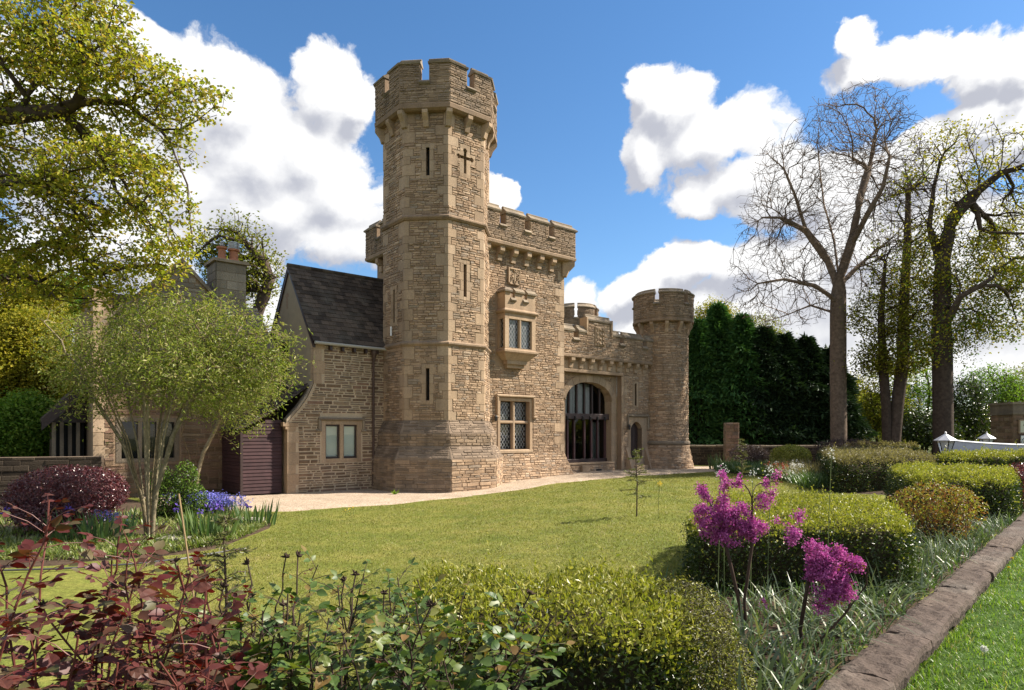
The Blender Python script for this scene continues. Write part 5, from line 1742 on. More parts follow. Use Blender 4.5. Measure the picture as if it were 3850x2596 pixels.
def build_lodge():
    """low stone building at the right edge with a sign and a poster"""
    x0, y = 26.15, 34.0
    th = Thing('stone_outbuilding', 'low square shaded stone block with a cornice at the right edge behind the lanterns', 'building', (28, 36, .2))
    st_rg = random.Random(9)
    P = Plane((x0, 35.6), (x0, y)); Fp = Plane((x0, y), (x0 + 6, y))
    mb = MB(); mb.box(x0, x0 + 6, y, y + 1.6, -.2, 3.05); th.part('wall', mb, M['dark_plinth'])
    n = 0
    for F, ln in ((Fp, 2.4), (P, 1.6)):
        z = .2
        while z < 3.0:
            h = min(st_rg.uniform(.12, .2), 3.03 - z); a = 0
            while a < ln:
                l = min(st_rg.uniform(.25, .6), ln - a)
                b = MB(); block(b, F, a + .008, a + l - .008, z + .006, z + h - .006, -.04, st_rg.uniform(.012, .03), .01)
                if n < 290: th.part('stone', b, M['brown_rubble'])
                n += 1; a += l
            z += h
    c = MB(); c.box(x0 - .10, x0 + 6.1, y - .10, y + 1.7, 3.052, 3.16); c.box(x0 - .03, x0 + 6.03, y - .03, y + 1.63, 3.162, 3.58); c.box(x0 - .09, x0 + 6.1, y - .09, y + 1.7, 3.582, 3.70)
    th.part('cornice', c, M['coping'])
    # sign
    s = Thing('hanging_sign', 'cream wall sign with green letters cut off by the right edge', 'sign', (26.2, y - .1, 2.35))
    b = MB(); b.box(26.42, 28.5, y - .14, y - .06, 2.12, 2.72); s.part('sign_board', b, M['cream'])
    f = MB(); f.box(26.36, 26.42, y - .15, y - .05, 2.06, 2.78); f.box(26.42, 28.5, y - .15, y - .05, 2.72, 2.78); f.box(26.42, 28.5, y - .15, y - .05, 2.06, 2.12); s.part('sign_frame', f, M['ashlar'])
    me = text_mesh('• BATH', .33); me.materials.append(M['sign_ink'])
    o = link('lettering', me, s.e); o.location = (26.56 - 26.2, y - .146 - (y - .1), 2.38 - 2.35); o.rotation_euler = (R(90), 0, 0)
    # poster
    p = Thing('poster', 'white printed poster of a wheel at the foot of the outbuilding wall', 'poster', (26.0, y - .3, 1.6))
    b = MB(); b.box(26.3, 28.0, y - .34, y - .31, 1.30, 1.95); p.part('poster_sheet', b, M['white_paint'])
    for q in (.22, .13, .06):
        rr = MB(); pts = [(26.55 + q * math.cos(t), y - .35, 1.62 + q * math.sin(t)) for t in np.linspace(0, 2 * math.pi, 21)]; rr.tube(pts, .014, 5); p.part('printed_ring', rr, M['iron'])
    b = MB(); b.add([(26.8, y - .346, 1.32), (27.15, y - .346, 1.32), (27.1, y - .346, 1.93), (26.92, y - .346, 1.9)], [(0, 1, 2, 3)]); p.part('printed_shape', b, M['blue_ink'])
    for x in (26.3, 27.9):
        pm = MB(); pm.box(x, x + .05, y - .31, y - .26, .2, 1.98); p.part('post', pm, M['dark_wood'])


M['cream'] = plain_mat('cream_paint', (0.55, 0.54, 0.40), .5, .05)
M['sign_ink'] = plain_mat('dark_green_ink', (0.02, 0.03, 0.018), .5, .05)
M['blue_ink'] = plain_mat('grey_blue_ink', (0.16, 0.20, 0.27), .5, .1)
build_lodge()


def post_lantern(x, y, ztop, sc, label):
    th = Thing('post_lantern', label, 'lamp', (x, y, .3), 'W', 'white capped lanterns by the gate')
    zc = ztop
    cap = MB(); c = .36 * sc; n = 6
    ring = [(x + c * math.cos(2 * math.pi * (k + .3) / n), y + c * math.sin(2 * math.pi * (k + .3) / n)) for k in range(n)]
    cap.add([(x, y, zc)] + [(*q, zc - .24 * sc) for q in ring] + [(*q, zc - .27 * sc) for q in ring], [(0, 1 + k, 1 + (k + 1) % n) for k in range(n)] + [(1 + k, 7 + k, 7 + (k + 1) % n, 1 + (k + 1) % n) for k in range(n)])
    th.part('lantern_cap', cap, M['zinc_light'])
    fin = MB().lathe((x, y), [(.03 * sc, zc - .03), (.035 * sc, zc + .03), (.001, zc + .07)], 8); th.part('finial', fin, M['zinc_light'])
    a, b = .27 * sc, .14 * sc; zt, zb = zc - .27 * sc, zc - .72 * sc
    top = [(x + a * math.cos(2 * math.pi * (k + .3) / n), y + a * math.sin(2 * math.pi * (k + .3) / n), zt) for k in range(n)]
    bot = [(x + b * math.cos(2 * math.pi * (k + .3) / n), y + b * math.sin(2 * math.pi * (k + .3) / n), zb) for k in range(n)]
    for k in range(n):
        g_ = MB(); g_.quad(bot[k], bot[(k + 1) % n], top[(k + 1) % n], top[k]); th.part('lantern_pane', g_, M['frosted'])
        br = MB().tube([bot[k], top[k]], .018 * sc, 5); th.part('glazing_bar', br, M['iron'])
    po = MB().lathe((x, y), [(.15 * sc, zb), (.08 * sc, zb - .05), (.06, zb - .2), (.06, .3)], 10); th.part('post', po, M['iron'])


M['zinc_light'] = plain_mat('pale_zinc', (0.50, 0.50, 0.53), .4, .12, metallic=.2)
post_lantern(15.3, 23.0, 2.07, 1.0, 'larger white glass lantern with pale pointed cap nearest the hedge')
post_lantern(21.7, 29.8, 2.08, 1.0, 'smaller white glass lantern with pale pointed cap standing farther back')


def build_gate():
    th = Thing('white_gate', 'long white solid gate with a dipped top edge beyond the hedge', 'gate', (20, 25, .3))
    x0, x1 = 15.9, 25.0; y = 23.8
    n = 14
    for k in range(n):
        a = x0 + (x1 - x0) * k / n; b = x0 + (x1 - x0) * (k + 1) / n
        f = lambda x: 1.80 - .20 * math.sin(math.pi * min(1, (x - x0) / 7.2)) ** .8 if x < x0 + 7.2 else 1.80
        mb = MB(); mb.prism([(a + .004, y, .4), (b - .004, y, .4), (b - .004, y, f(b)), (a + .004, y, f(a))], (0, .05, 0)); th.part('gate_board', mb, M['gate_paint'])
    pts = [(x, y + .02, f(x) + .03) for x in np.linspace(x0, x1, 20)]
    th.part('top_rail', MB().tube(pts, .045, 6), M['gate_paint'])
    p = MB(); p.box(x0 - .34, x0 - .06, y - .1, y + .15, .2, 1.92); th.part('gate_post', p, M['dark_wood'])


build_gate()


# =================================================================== plants: helpers
def unit(a):
    return a / np.maximum(np.linalg.norm(a, axis=-1, keepdims=True), 1e-9)


def leaf_mesh(name, P, D, Nn, L, Wd, mat, fold=.18, off=(0, 0, 0)):
    """many small two-facet leaves as one mesh"""
    P = np.asarray(P, dtype=np.float32) - np.array(off, dtype=np.float32)
    D = unit(D); S = unit(np.cross(D, Nn)); U = np.cross(S, D)
    L = np.broadcast_to(np.asarray(L, dtype=np.float32), (len(P),))[:, None]; Wd = np.broadcast_to(np.asarray(Wd, dtype=np.float32), (len(P),))[:, None]
    mid = P + D * L * .45
    V = np.stack([P, mid + S * Wd / 2 + U * Wd * fold, P + D * L - U * L * .08, mid - S * Wd / 2 + U * Wd * fold], 1).reshape(-1, 3)
    b = (np.arange(len(P)) * 4)[:, None]
    F = np.concatenate([b + np.array([0, 2, 1]), b + np.array([0, 3, 2])], 1).reshape(-1)
    return mesh_arrays(name, V, F, np.full(len(P) * 2, 3), [mat])


def blade_mesh(name, P, D, side, L, Wd, bend, mat, seg=4, off=(0, 0, 0), fold=.12):
    """long strap leaves: P base, D start direction, bend: how far the tip falls over"""
    P = np.asarray(P, dtype=np.float64) - np.array(off)
    D = unit(np.asarray(D, dtype=np.float64)); S = unit(side)
    H = D.copy(); H[:, 2] = 0; H = unit(H + 1e-6)
    n = len(P); rows = []
    for k in range(seg + 1):
        t = k / seg
        c = P + D * (L * t)[:, None] + H * (bend * L * .55 * t * t)[:, None]
        c[:, 2] -= (bend * L * .62 * t ** 2.4)
        w = Wd * (1.0 - t ** 2.6) * (0.75 + .5 * t * (1 - t) * 2) + .0006
        rows.append(np.stack([c - S * (w / 2)[:, None], c + S * (w / 2)[:, None]], 1))
    V = np.stack(rows, 1).reshape(-1, 3); m = (seg + 1) * 2
    q = np.array([[2 * k, 2 * k + 1, 2 * k + 3, 2 * k + 2] for k in range(seg)])
    F = ((np.arange(n) * m)[:, None, None] + q[None]).reshape(-1)
    return mesh_arrays(name, V, F, np.full(n * seg, 4), [mat])


def skeleton(trunks, tips, rng, bf=.30, step=.45, wob=.10, first=.35, sag=0.0, limbs=14):
    """grow a branching skeleton from trunk lines to a cloud of twig ends"""
    P = []; par = []; plen = []; drc = []; ok = []
    for tr in trunks:
        tr = [np.array(q, dtype=float) for q in tr]
        ln = sum(np.linalg.norm(b - a) for a, b in zip(tr, tr[1:])); acc = 0; last = None
        for k, q in enumerate(tr):
            if k == 0 and P and q[2] > 1.2:
                # a limb springs from the nearest point already grown
                dd = [np.linalg.norm(q - p_) for p_ in P]; last = int(np.argmin(dd)); acc = 0; continue
            if k == 0:
                P.append(q); par.append(-1); plen.append(0); drc.append(unit(tr[1] - q)); ok.append(False); last = len(P) - 1; continue
            a = tr[k - 1]; m = max(1, int(np.linalg.norm(q - a) / step))
            for j in range(1, m + 1):
                p = a + (q - a) * j / m
                acc += np.linalg.norm(p - P[last]); P.append(p); par.append(last); plen.append(0.3 * acc); drc.append(unit(q - a)); ok.append(acc / ln >= first); last = len(P) - 1
    cap = len(P) + len(tips) * 10
    PA = np.zeros((cap, 3)); PA[:len(P)] = P; PL = np.full(cap, 1e9); PL[:len(P)] = np.where(ok, plen, 1e9); DA = np.zeros((cap, 3)); DA[:len(P)] = drc
    PR = np.full(cap, -1, dtype=int); PR[:len(P)] = par; n = len(P)
    ctr = PA[:n].mean(0)
    far = np.argsort(-np.linalg.norm(tips - ctr, axis=1)); sel = far[:max(limbs * 6, 1)]; sel = rng.permutation(sel)[:limbs]
    rest = rng.permutation(np.setdiff1d(np.arange(len(tips)), sel)); order = np.concatenate([sel, rest])
    for ti in order:
        t = tips[ti]
        dv = t - PA[:n]; d = np.sqrt((dv * dv).sum(1))
        back = -(dv * DA[:n]).sum(1) / np.maximum(d, 1e-6)
        cost = d * (1 + .45 * np.clip(back + .2, 0, 1)) + bf * PL[:n]
        i = int(np.argmin(cost)); L = d[i]
        if L < .02: continue
        m = int(min(9, max(1, round(L / step)))); a = PA[i]; ctl = a + DA[i] * L * .38 + (t - a) * .22; ctl[2] += L * .10 - sag * L
        prev = i
        for j in range(1, m + 1):
            s = j / m; p = a * (1 - s) ** 2 + ctl * 2 * s * (1 - s) + t * s * s
            if j < m: p = p + rng.normal(0, wob * min(L / m, .6), 3)
            PA[n] = p; PR[n] = prev; DA[n] = unit(p - PA[prev]); PL[n] = PL[prev] + np.linalg.norm(p - PA[prev]); prev = n; n += 1
    return PA[:n], PR[:n], DA[:n]


def tubes_from(PA, PR, r_tip, r_base, power=.5, segs=(7, 3), thick_at=.05):
    """tube chains; returns (thick vertices/faces, thin vertices/faces)"""
    n = len(PA); cnt = np.zeros(n); kids = [[] for _ in range(n)]
    leaf = np.ones(n, dtype=bool)
    for i in range(n):
        if PR[i] >= 0: leaf[PR[i]] = False; kids[PR[i]].append(i)
    cnt[leaf] = 1
    for i in range(n - 1, -1, -1):
        if PR[i] >= 0: cnt[PR[i]] += cnt[i]
    roots = np.where(PR < 0)[0]; top = cnt[roots].max()
    rad = r_tip + (r_base - r_tip) * ((cnt - 1) / max(top - 1, 1)) ** power
    out = {True: ([], [], [0]), False: ([], [], [0])}
    starts = [(int(r_), -1) for r_ in roots]
    ref = np.array([.31, .17, .93])
    while starts:
        s, p = starts.pop()
        ch = [p, s] if p >= 0 else [s]; cur = s
        while kids[cur]:
            ks = sorted(kids[cur], key=lambda k: -cnt[k])
            for k in ks[1:]: starts.append((k, cur))
            ch.append(ks[0]); cur = ks[0]
        pts = PA[ch]; rr = rad[ch].copy()
        if p >= 0: rr[0] = min(rr[0], rr[1] * 1.25)
        thick = rr.max() > thick_at; sg = segs[0] if thick else segs[1]
        if len(pts) < 2: continue
        T = np.gradient(pts, axis=0); T = unit(T); A_ = unit(np.cross(T, ref)); B_ = np.cross(T, A_)
        an = np.arange(sg) * 2 * np.pi / sg
        V = pts[:, None] + (A_[:, None] * np.cos(an)[None, :, None] + B_[:, None] * np.sin(an)[None, :, None]) * rr[:, None, None]
        vs, fs, c = out[thick]; m = len(pts)
        i0 = (np.arange(m - 1) * sg)[:, None]; q = np.arange(sg)[None]; q1 = (q + 1) % sg
        F = np.stack([i0 + q, i0 + q1, i0 + sg + q1, i0 + sg + q], -1).reshape(-1) + c[0]
        vs.append(V.reshape(-1, 3)); fs.append(F); c[0] += m * sg
    return out


def wood_parts(th, out, mat, twig_mat=None):
    for thick, name, kind in ((True, 'trunk', None), (False, 'branches', 'stuff')):
        vs, fs, c = out[thick]
        if not vs: continue
        V = np.concatenate(vs) - np.array(th.off); F = np.concatenate(fs)
        me = mesh_arrays(name, V, F, np.full(len(F) // 4, 4), [mat if thick or twig_mat is None else twig_mat], True)
        th.part_mesh(name, me, kind=kind)


def in_lumps(lumps, n, rng, shell=.55):
    """points inside a union of ellipsoids (cx,cy,cz,rx,ry,rz), biased to their outsides"""
    l = np.array(lumps, dtype=float); vol = l[:, 3] * l[:, 4] * l[:, 5]; pk = rng.choice(len(l), n, p=vol / vol.sum())
    d = unit(rng.normal(size=(n, 3))); r_ = rng.random(n) ** (1 / 3); r_ = r_ * (1 - shell) + shell * rng.uniform(.75, 1.0, n)
    return l[pk, :3] + d * r_[:, None] * l[pk, 3:6], d


def pix_lumps(px, Y, depth=1.0, jitter=0.0, rng=None):
    """crown lobes given by azimuth and height marks at a distance Y -> metres"""
    out = []
    for q in px:
        x, y, rx, ry = q[:4]; yy = Y + (q[4] if len(q) > 4 else 0)
        k = yy / 1480
        out.append(((x - 1162) * k, yy, EYE + (990 - y) * k, rx * k, max(rx, ry) * k * depth, ry * k))
    return out


def spread_leaves(c, n_per, sig, rng, flat=.7):
    n = len(c) * n_per
    P = np.repeat(c, n_per, 0) + rng.normal(size=(n, 3)) * sig * np.array([1, 1, flat])
    return P


def rand_leaf_frames(n, rng, up=.9, droop=.25):
    Nn = rng.normal(size=(n, 3)) * .6; Nn[:, 2] += up; Nn = unit(Nn)
    D = rng.normal(size=(n, 3)); D -= Nn * (D * Nn).sum(1)[:, None]; D[:, 2] -= droop; D = unit(D)
    return D, Nn


def tree(name, label, base, trunks, lumps, ntips, leaf=None, seed=1, r_tip=.006, r_base=.3, group=None, cat='tree', bark='bark', twig=None, shell=.5, **kw):
    rng = np.random.default_rng(seed); th = Thing(name, label, cat, base, 'W', group)
    low = kw.pop('leaf_low', None)
    tips, _ = in_lumps(lumps, ntips, rng, shell); tips = tips + rng.normal(size=tips.shape) * kw.pop('scatter', .0)
    pw = kw.pop('power', .5); segs = kw.pop('segs', (8, 3)); ta = kw.pop('thick_at', .05)
    PA, PR, DA = skeleton(trunks, tips, rng, **kw)
    wood_parts(th, tubes_from(PA, PR, r_tip, r_base, pw, segs, ta), M[bark], M[twig or bark])
    if leaf:
        for (n_per, sig, L, W, mat, frac) in leaf:
            w = rng.random(len(tips)) + .35 * np.sin(tips[:, 0] * 2.1 + seed) * np.sin(tips[:, 2] * 1.9 + tips[:, 1])
            if low: w = w + 1.1 * np.clip((tips[:, 2] - low[0]) / (low[1] - low[0]), 0, 1)
            k = np.argsort(w)[:int(len(tips) * frac)]
            P = spread_leaves(tips[k], n_per, sig, rng); n = len(P); D, Nn = rand_leaf_frames(n, rng)
            me = leaf_mesh('foliage', P, D, Nn, L * rng.uniform(.6, 1.2, n), W * rng.uniform(.7, 1.2, n), M[mat], off=th.off)
            th.part_mesh('crown', me, kind='stuff')
    return th


def bush(name, label, base, lumps, nleaf, L, W, mat, seed=1, group=None, cat='shrub', stems=14, stem_r=.012, shell=.75, stem_mat='twig', up=.5, core=True, mats=None):
    rng = np.random.default_rng(seed); th = Thing(name, label, cat, base, 'W', group)
    P, d = in_lumps(lumps, nleaf, rng, shell)
    P[:, 2] = np.maximum(P[:, 2], base[2] + .02)
    Nn = unit(d + rng.normal(size=P.shape) * .55 + np.array([0, 0, up * .6])); D = rng.normal(size=P.shape); D -= Nn * (D * Nn).sum(1)[:, None]; D += d * .5; D = unit(D)
    ms = mats or [(mat, 1.0)]
    k = rng.random(nleaf); a = 0
    for mm, f in ms:
        s = (k >= a) & (k < a + f); a += f; n = s.sum()
        th.part_mesh('foliage', leaf_mesh('foliage', P[s], D[s], Nn[s], L * rng.uniform(.6, 1.25, n), W * rng.uniform(.7, 1.2, n), M[mm], off=th.off), kind='stuff')
    tips, _ = in_lumps(lumps, stems, rng, .3)
    mb = MB()
    for t in tips:
        b = np.array(base) + rng.normal(size=3) * np.array([.12, .12, 0]); c = (b + t) / 2 + rng.normal(size=3) * .06
        mb.tube([b, c, t], [stem_r, stem_r * .7, stem_r * .35], 5)
    th.part('stems', mb, M[stem_mat], kind='stuff')
    return th


# leaf and bark colours
M['bark'] = plain_mat('grey_bark', (0.165, 0.122, 0.09), .95, .35, 7.0, bump_s=.8, spec=.1)
M['dark_bark'] = plain_mat('dark_bark', (0.075, 0.056, 0.043), .95, .35, 7.0, bump_s=.8, spec=.1)
M['willow_bark'] = plain_mat('lichened_bark', (0.20, 0.165, 0.105), .95, .40, 16.0, bump_s=.8, spec=.1)
M['twig'] = plain_mat('brown_twig', (0.085, 0.055, 0.036), .9, .3, spec=.1)
M['maple'] = leaf_mat('spring_maple_leaf', [(0, (0.184, 0.230, 0.022)), (.4, (0.297, 0.304, 0.034)), (.75, (0.379, 0.331, 0.045)), (1, (0.421, 0.277, 0.058))], .45)
M['oak'] = leaf_mat('spring_oak_leaf', [(0, (0.119, 0.145, 0.015)), (.5, (0.185, 0.198, 0.024)), (1, (0.244, 0.218, 0.037))], .4, .6, .15)
M['willow'] = leaf_mat('narrow_green_leaf', [(0, (0.132, 0.186, 0.025)), (.5, (0.217, 0.256, 0.044)), (.8, (0.296, 0.302, 0.078)), (1, (0.373, 0.327, 0.132))], .4, tcol=(1.15, 1.25, .6))
M['yellowing'] = leaf_mat('yellow_green_leaf', [(0, (0.163, 0.179, 0.020)), (.5, (0.269, 0.244, 0.026)), (1, (0.366, 0.293, 0.036))], .4, .6, .15)
M['fresh'] = leaf_mat('fresh_green_leaf', [(0, (0.075, 0.158, 0.021)), (.5, (0.128, 0.217, 0.033)), (1, (0.194, 0.269, 0.045))], .4, .6, .15)
M['bronze'] = leaf_mat('bronze_spring_leaf', [(0, (0.10, 0.075, 0.016)), (.5, (0.135, 0.12, 0.022)), (1, (0.17, 0.15, 0.028))], .45, .6, .15)
M['conifer'] = leaf_mat('conifer_spray', [(0, (0.036, 0.096, 0.030)), (.6, (0.066, 0.156, 0.042)), (1, (0.120, 0.234, 0.060))], .12, .6, .2)
M['dark_conifer'] = leaf_mat('dark_conifer_spray', [(0, (0.018, 0.036, 0.018)), (.6, (0.028, 0.055, 0.022)), (1, (0.046, 0.087, 0.030))], .08, .6, .2)
M['hedge'] = leaf_mat('hedge_leaf', [(0, (0.018, 0.033, 0.006)), (.5, (0.033, 0.055, 0.009)), (1, (0.054, 0.078, 0.012))], .25, .35, .5)  # old leaves, darkened further to hold the shade of hedge sides
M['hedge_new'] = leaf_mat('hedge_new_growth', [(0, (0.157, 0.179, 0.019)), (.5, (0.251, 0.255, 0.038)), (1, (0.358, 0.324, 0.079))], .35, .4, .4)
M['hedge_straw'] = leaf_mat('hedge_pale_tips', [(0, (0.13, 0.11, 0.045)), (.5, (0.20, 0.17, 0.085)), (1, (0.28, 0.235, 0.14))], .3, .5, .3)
M['heath'] = leaf_mat('brown_green_leaf', [(0, (0.030, 0.022, 0.010)), (.5, (0.060, 0.058, 0.012)), (1, (0.110, 0.105, 0.016))], .25)
M['orange_leaf'] = leaf_mat('copper_leaf', [(0, (0.16, 0.055, 0.025)), (.5, (0.22, 0.105, 0.030)), (1, (0.20, 0.16, 0.035))], .4)
M['purple_leaf'] = leaf_mat('purple_leaf', [(0, (0.045, 0.013, 0.019)), (.5, (0.099, 0.029, 0.038)), (1, (0.184, 0.072, 0.072))], .25, .3, .6, tcol=(1.5, .7, .6))
M['magenta'] = leaf_mat('magenta_blossom', [(0, (0.300, 0.056, 0.217)), (.5, (0.462, 0.106, 0.343)), (1, (0.643, 0.202, 0.503))], .35, .6, .2, tcol=(1.1, .8, 1.0), patch=6)
M['blue'] = leaf_mat('bluebell_petal', [(0, (0.102, 0.102, 0.390)), (.5, (0.168, 0.168, 0.546)), (1, (0.300, 0.288, 0.728))], .3, .6, .2, tcol=(1, 1, 1))
M['violet'] = leaf_mat('violet_petal', [(0, (0.085, 0.045, 0.30)), (1, (0.17, 0.10, 0.45))], .3, .6, .2, tcol=(1, 1, 1))
M['white_petal'] = leaf_mat('white_petal', [(0, (0.62, 0.62, 0.56)), (1, (0.78, 0.78, 0.72))], .3, .6, .2, tcol=(1, 1, 1))
M['yellow_petal'] = leaf_mat('yellow_petal', [(0, (0.62, 0.42, 0.02)), (1, (0.72, 0.56, 0.06))], .25, .6, .2, tcol=(1, 1, .8))
M['red_petal'] = leaf_mat('red_petal', [(0, (0.38, 0.03, 0.02)), (1, (0.50, 0.12, 0.05))], .25, .6, .2, tcol=(1, .8, .8))
M['pink_petal'] = leaf_mat('pink_petal', [(0, (0.55, 0.18, 0.24)), (1, (0.65, 0.30, 0.34))], .3, .6, .2, tcol=(1, .8, .8))
M['iris_leaf'] = leaf_mat('iris_leaf', [(0, (0.045, 0.090, 0.026)), (.5, (0.075, 0.130, 0.042)), (1, (0.115, 0.165, 0.050))], .3, .4, .4, patch=2)
M['grey_strap'] = leaf_mat('grey_green_strap_leaf', [(0, (0.068, 0.098, 0.045)), (.5, (0.104, 0.140, 0.076)), (.9, (0.160, 0.200, 0.119)), (1, (0.240, 0.221, 0.094))], .25, .4, .5, patch=2)
M['cover'] = leaf_mat('pale_ground_cover_leaf', [(0, (0.085, 0.135, 0.022)), (.5, (0.155, 0.195, 0.045)), (1, (0.27, 0.27, 0.11))], .35, .4, .4, patch=2)
M['grass'] = leaf_mat('verge_grass', [(0, (0.077, 0.148, 0.017)), (.5, (0.132, 0.224, 0.028)), (.9, (0.194, 0.281, 0.041)), (1, (0.373, 0.294, 0.124))], .4, .45, .35, patch=1.3)
M['mown'] = leaf_mat('mown_grass', [(0, (0.121, 0.132, 0.027)), (.5, (0.178, 0.179, 0.038)), (.9, (0.243, 0.217, 0.060)), (1, (0.342, 0.264, 0.170))], .35, .5, .25, patch=.8)
M['rose_red'] = leaf_mat('red_rose_leaf', [(0, (0.072, 0.010, 0.010)), (.35, (0.098, 0.024, 0.019)), (.7, (0.085, 0.038, 0.024)), (.88, (0.072, 0.072, 0.024)), (1, (0.136, 0.102, 0.051))], .28, .5, .35, tcol=(1.7, .55, .35), patch=28)
M['rose_green'] = leaf_mat('green_rose_leaf', [(0, (0.038, 0.078, 0.016)), (.5, (0.074, 0.121, 0.024)), (.85, (0.128, 0.155, 0.027)), (1, (0.176, 0.101, 0.030))], .28, .45, .4, patch=28)
M['rose_stem'] = plain_mat('red_rose_stem', (0.105, 0.030, 0.022), .5, .3, spec=.3)
M['brown_stem'] = plain_mat('brown_stem', (0.055, 0.035, 0.026), .8, .3, spec=.2)
M['green_stem'] = plain_mat('green_stem', (0.085, 0.110, 0.035), .7, .25, spec=.2)
M['dead_head'] = plain_mat('dead_flower_head', (0.045, 0.030, 0.022), .9, .3, spec=.1)
M['hose'] = plain_mat('grey_hose', (0.06, 0.06, 0.06), .45, .1)
M['cane'] = plain_mat('bamboo_cane', (0.30, 0.20, 0.09), .6, .2)
M['paver'] = plain_mat('grey_paver', (0.30, 0.275, 0.23), .9, .2, 9.0, bump_s=.4, spec=.2)
M['hedge_core'] = plain_mat('hedge_inner_twigs', (0.030, 0.026, 0.014), .95, .3, 20, bump_s=.6, spec=.05)


# =================================================================== trees
def px(x, y, Y):
    return ((x - 1162) / 1480 * Y, Y, EYE + (990 - y) / 1480 * Y)


# the large spring maple whose boughs reach in from the left
tree('maple_tree', 'large yellow green spring maple overhanging from the upper left', (-14.2, 12.5, 0),
     [[(-14.2, 12.5, 0), (-14.0, 12.4, 3.0), (-13.4, 12.2, 6.0), (-12.6, 12.0, 8.6), (-11.6, 12, 11.2), (-10.6, 12, 13.5)], [(-13.6, 12.3, 5.0), (-11.8, 12.0, 6.0), (-9.6, 11.7, 6.6)], [(-13.9, 12.4, 4.0), (-12.2, 12.8, 4.6), (-10, 13, 5.2)], [(-13.0, 12.1, 7.6), (-11, 12.4, 8.0), (-8.6, 12.4, 8.2)]],
     pix_lumps([(40, 70, 230, 110, 0), (170, 130, 150, 90, -.6), (280, 190, 150, 80, .3), (430, 235, 85, 52, 0), (340, 330, 120, 80, .5), (70, 330, 190, 120, .6), (230, 410, 170, 90, -.5), (370, 470, 90, 60, 0), (60, 500, 190, 100, -.3), (260, 560, 150, 80, .5), (380, 590, 70, 60, -.2), (90, 630, 150, 60, .3), (-260, 260, 240, 300, 0), (240, 50, 80, 50, 0), (470, 230, 60, 40, .2), (440, 300, 60, 34, 0), (410, 540, 60, 50, .1), (300, 640, 110, 44, .2), (180, 680, 100, 40, .3)], 12.2, .5),
     6500, [(9, .085, .088, .072, 'maple', .9)], seed=2, r_tip=.0055, r_base=.33, bark='dark_bark', bf=.32, step=.4, wob=.13, first=.05, sag=.04, limbs=22, power=.58)

# oak behind the chimney
tree('oak_tree', 'round headed oak in young leaf rising behind the chimney', px(585, 1100, 34)[:2] + (0,),
     [[px(585, 1100, 34), px(585, 760, 34), px(575, 690, 34), px(560, 620, 34)], [px(583, 720, 34), px(612, 640, 34), px(600, 600, 34)]],
     pix_lumps([(505, 560, 45, 40), (560, 575, 45, 45), (600, 610, 34, 36), (540, 640, 70, 36), (600, 665, 36, 24), (470, 590, 32, 34), (530, 525, 26, 22)], 34, .9),
     700, [(8, .24, .17, .12, 'oak', .9)], seed=4, r_tip=.014, r_base=.34, bark='dark_bark', bf=.3, step=.7, wob=.15, first=.3, scatter=.3, limbs=24)

# trees on the left beyond the house
for i, (x, y, rx, ry, Y, mat, n, lab) in enumerate([
    (20, 690, 90, 110, 27, 'yellowing', 900, 'golden leaved tree at the far left edge below the maple boughs'),
    (75, 830, 70, 120, 25, 'yellowing', 800, 'bushy yellow green tree at far left behind the porch'),
    (-60, 850, 90, 160, 24, 'yellowing', 500, 'yellow green tree partly beyond the left edge'),
    (150, 690, 60, 60, 30, 'fresh', 420, 'green tree showing between the maple and the house roof'),
    (60, 980, 70, 70, 22, 'fresh', 900, 'fresh green leafy shrub above the low dark wall at far left'),
    (-30, 1000, 60, 60, 21, 'fresh', 300, 'fresh green shrub cut by the left edge of the view')]):
    k = Y / 1480; c = px(x, y, Y); b = (c[0], Y, 0.0)
    tree('broadleaf_tree' if y < 900 else 'leafy_shrub', lab, b, [[b, (c[0], Y, c[2] - ry * k * .3)]],
         [(c[0], Y, c[2], rx * k, rx * k, ry * k), (c[0] - rx * k * .5, Y - .6, c[2] - ry * k * .5, rx * k * .7, rx * k * .8, ry * k * .6), (c[0] + rx * k * .5, Y + .4, c[2] - ry * k * .2, rx * k * .6, rx * k * .6, ry * k * .6)],
         n, [(40, .26, .12, .085, mat, 1.0)], seed=20 + i, r_tip=.01, r_base=.16, bark='dark_bark', step=.6, first=.25, cat='tree' if y < 900 else 'shrub', group='trees and shrubs beyond the stone house')


# the many stemmed shrub trees in the left bed
def stemmed(label, bases, lumps, ntips, nst, seed, spread, h, leaf, r_base):
    rng = np.random.default_rng(seed); tr = []
    for b in bases:
        for k in range(nst):
            an = rng.uniform(0, 2 * math.pi); s = spread * rng.uniform(.3, 1.0); hh = h * rng.uniform(.8, 1.1)
            b0 = np.array(b) + np.array([math.cos(an), math.sin(an), 0]) * .05
            fork = np.array(b) + np.array([math.cos(an) * .10, math.sin(an) * .10, rng.uniform(.45, .8)])
            e = np.array(b) + np.array([math.cos(an) * s, math.sin(an) * s * .8, hh]); mid = fork * .5 + e * .5 - np.array([math.cos(an), math.sin(an), 0]) * s * .13
            tr.append([tuple(b0), tuple(fork), tuple(mid), tuple(e)])
    return tree('shrub_tree', label, (bases[0][0], bases[0][1], 0), tr, lumps, ntips, leaf, seed=seed, r_tip=.0035, r_base=r_base, bark='willow_bark', twig='twig_willow', bf=.22, step=.28, wob=.10, first=.30, sag=-.05, limbs=8, power=.46, segs=(7, 3), thick_at=.018, group='many stemmed shrub trees in the left bed', cat='tree', shell=.3, scatter=.16)


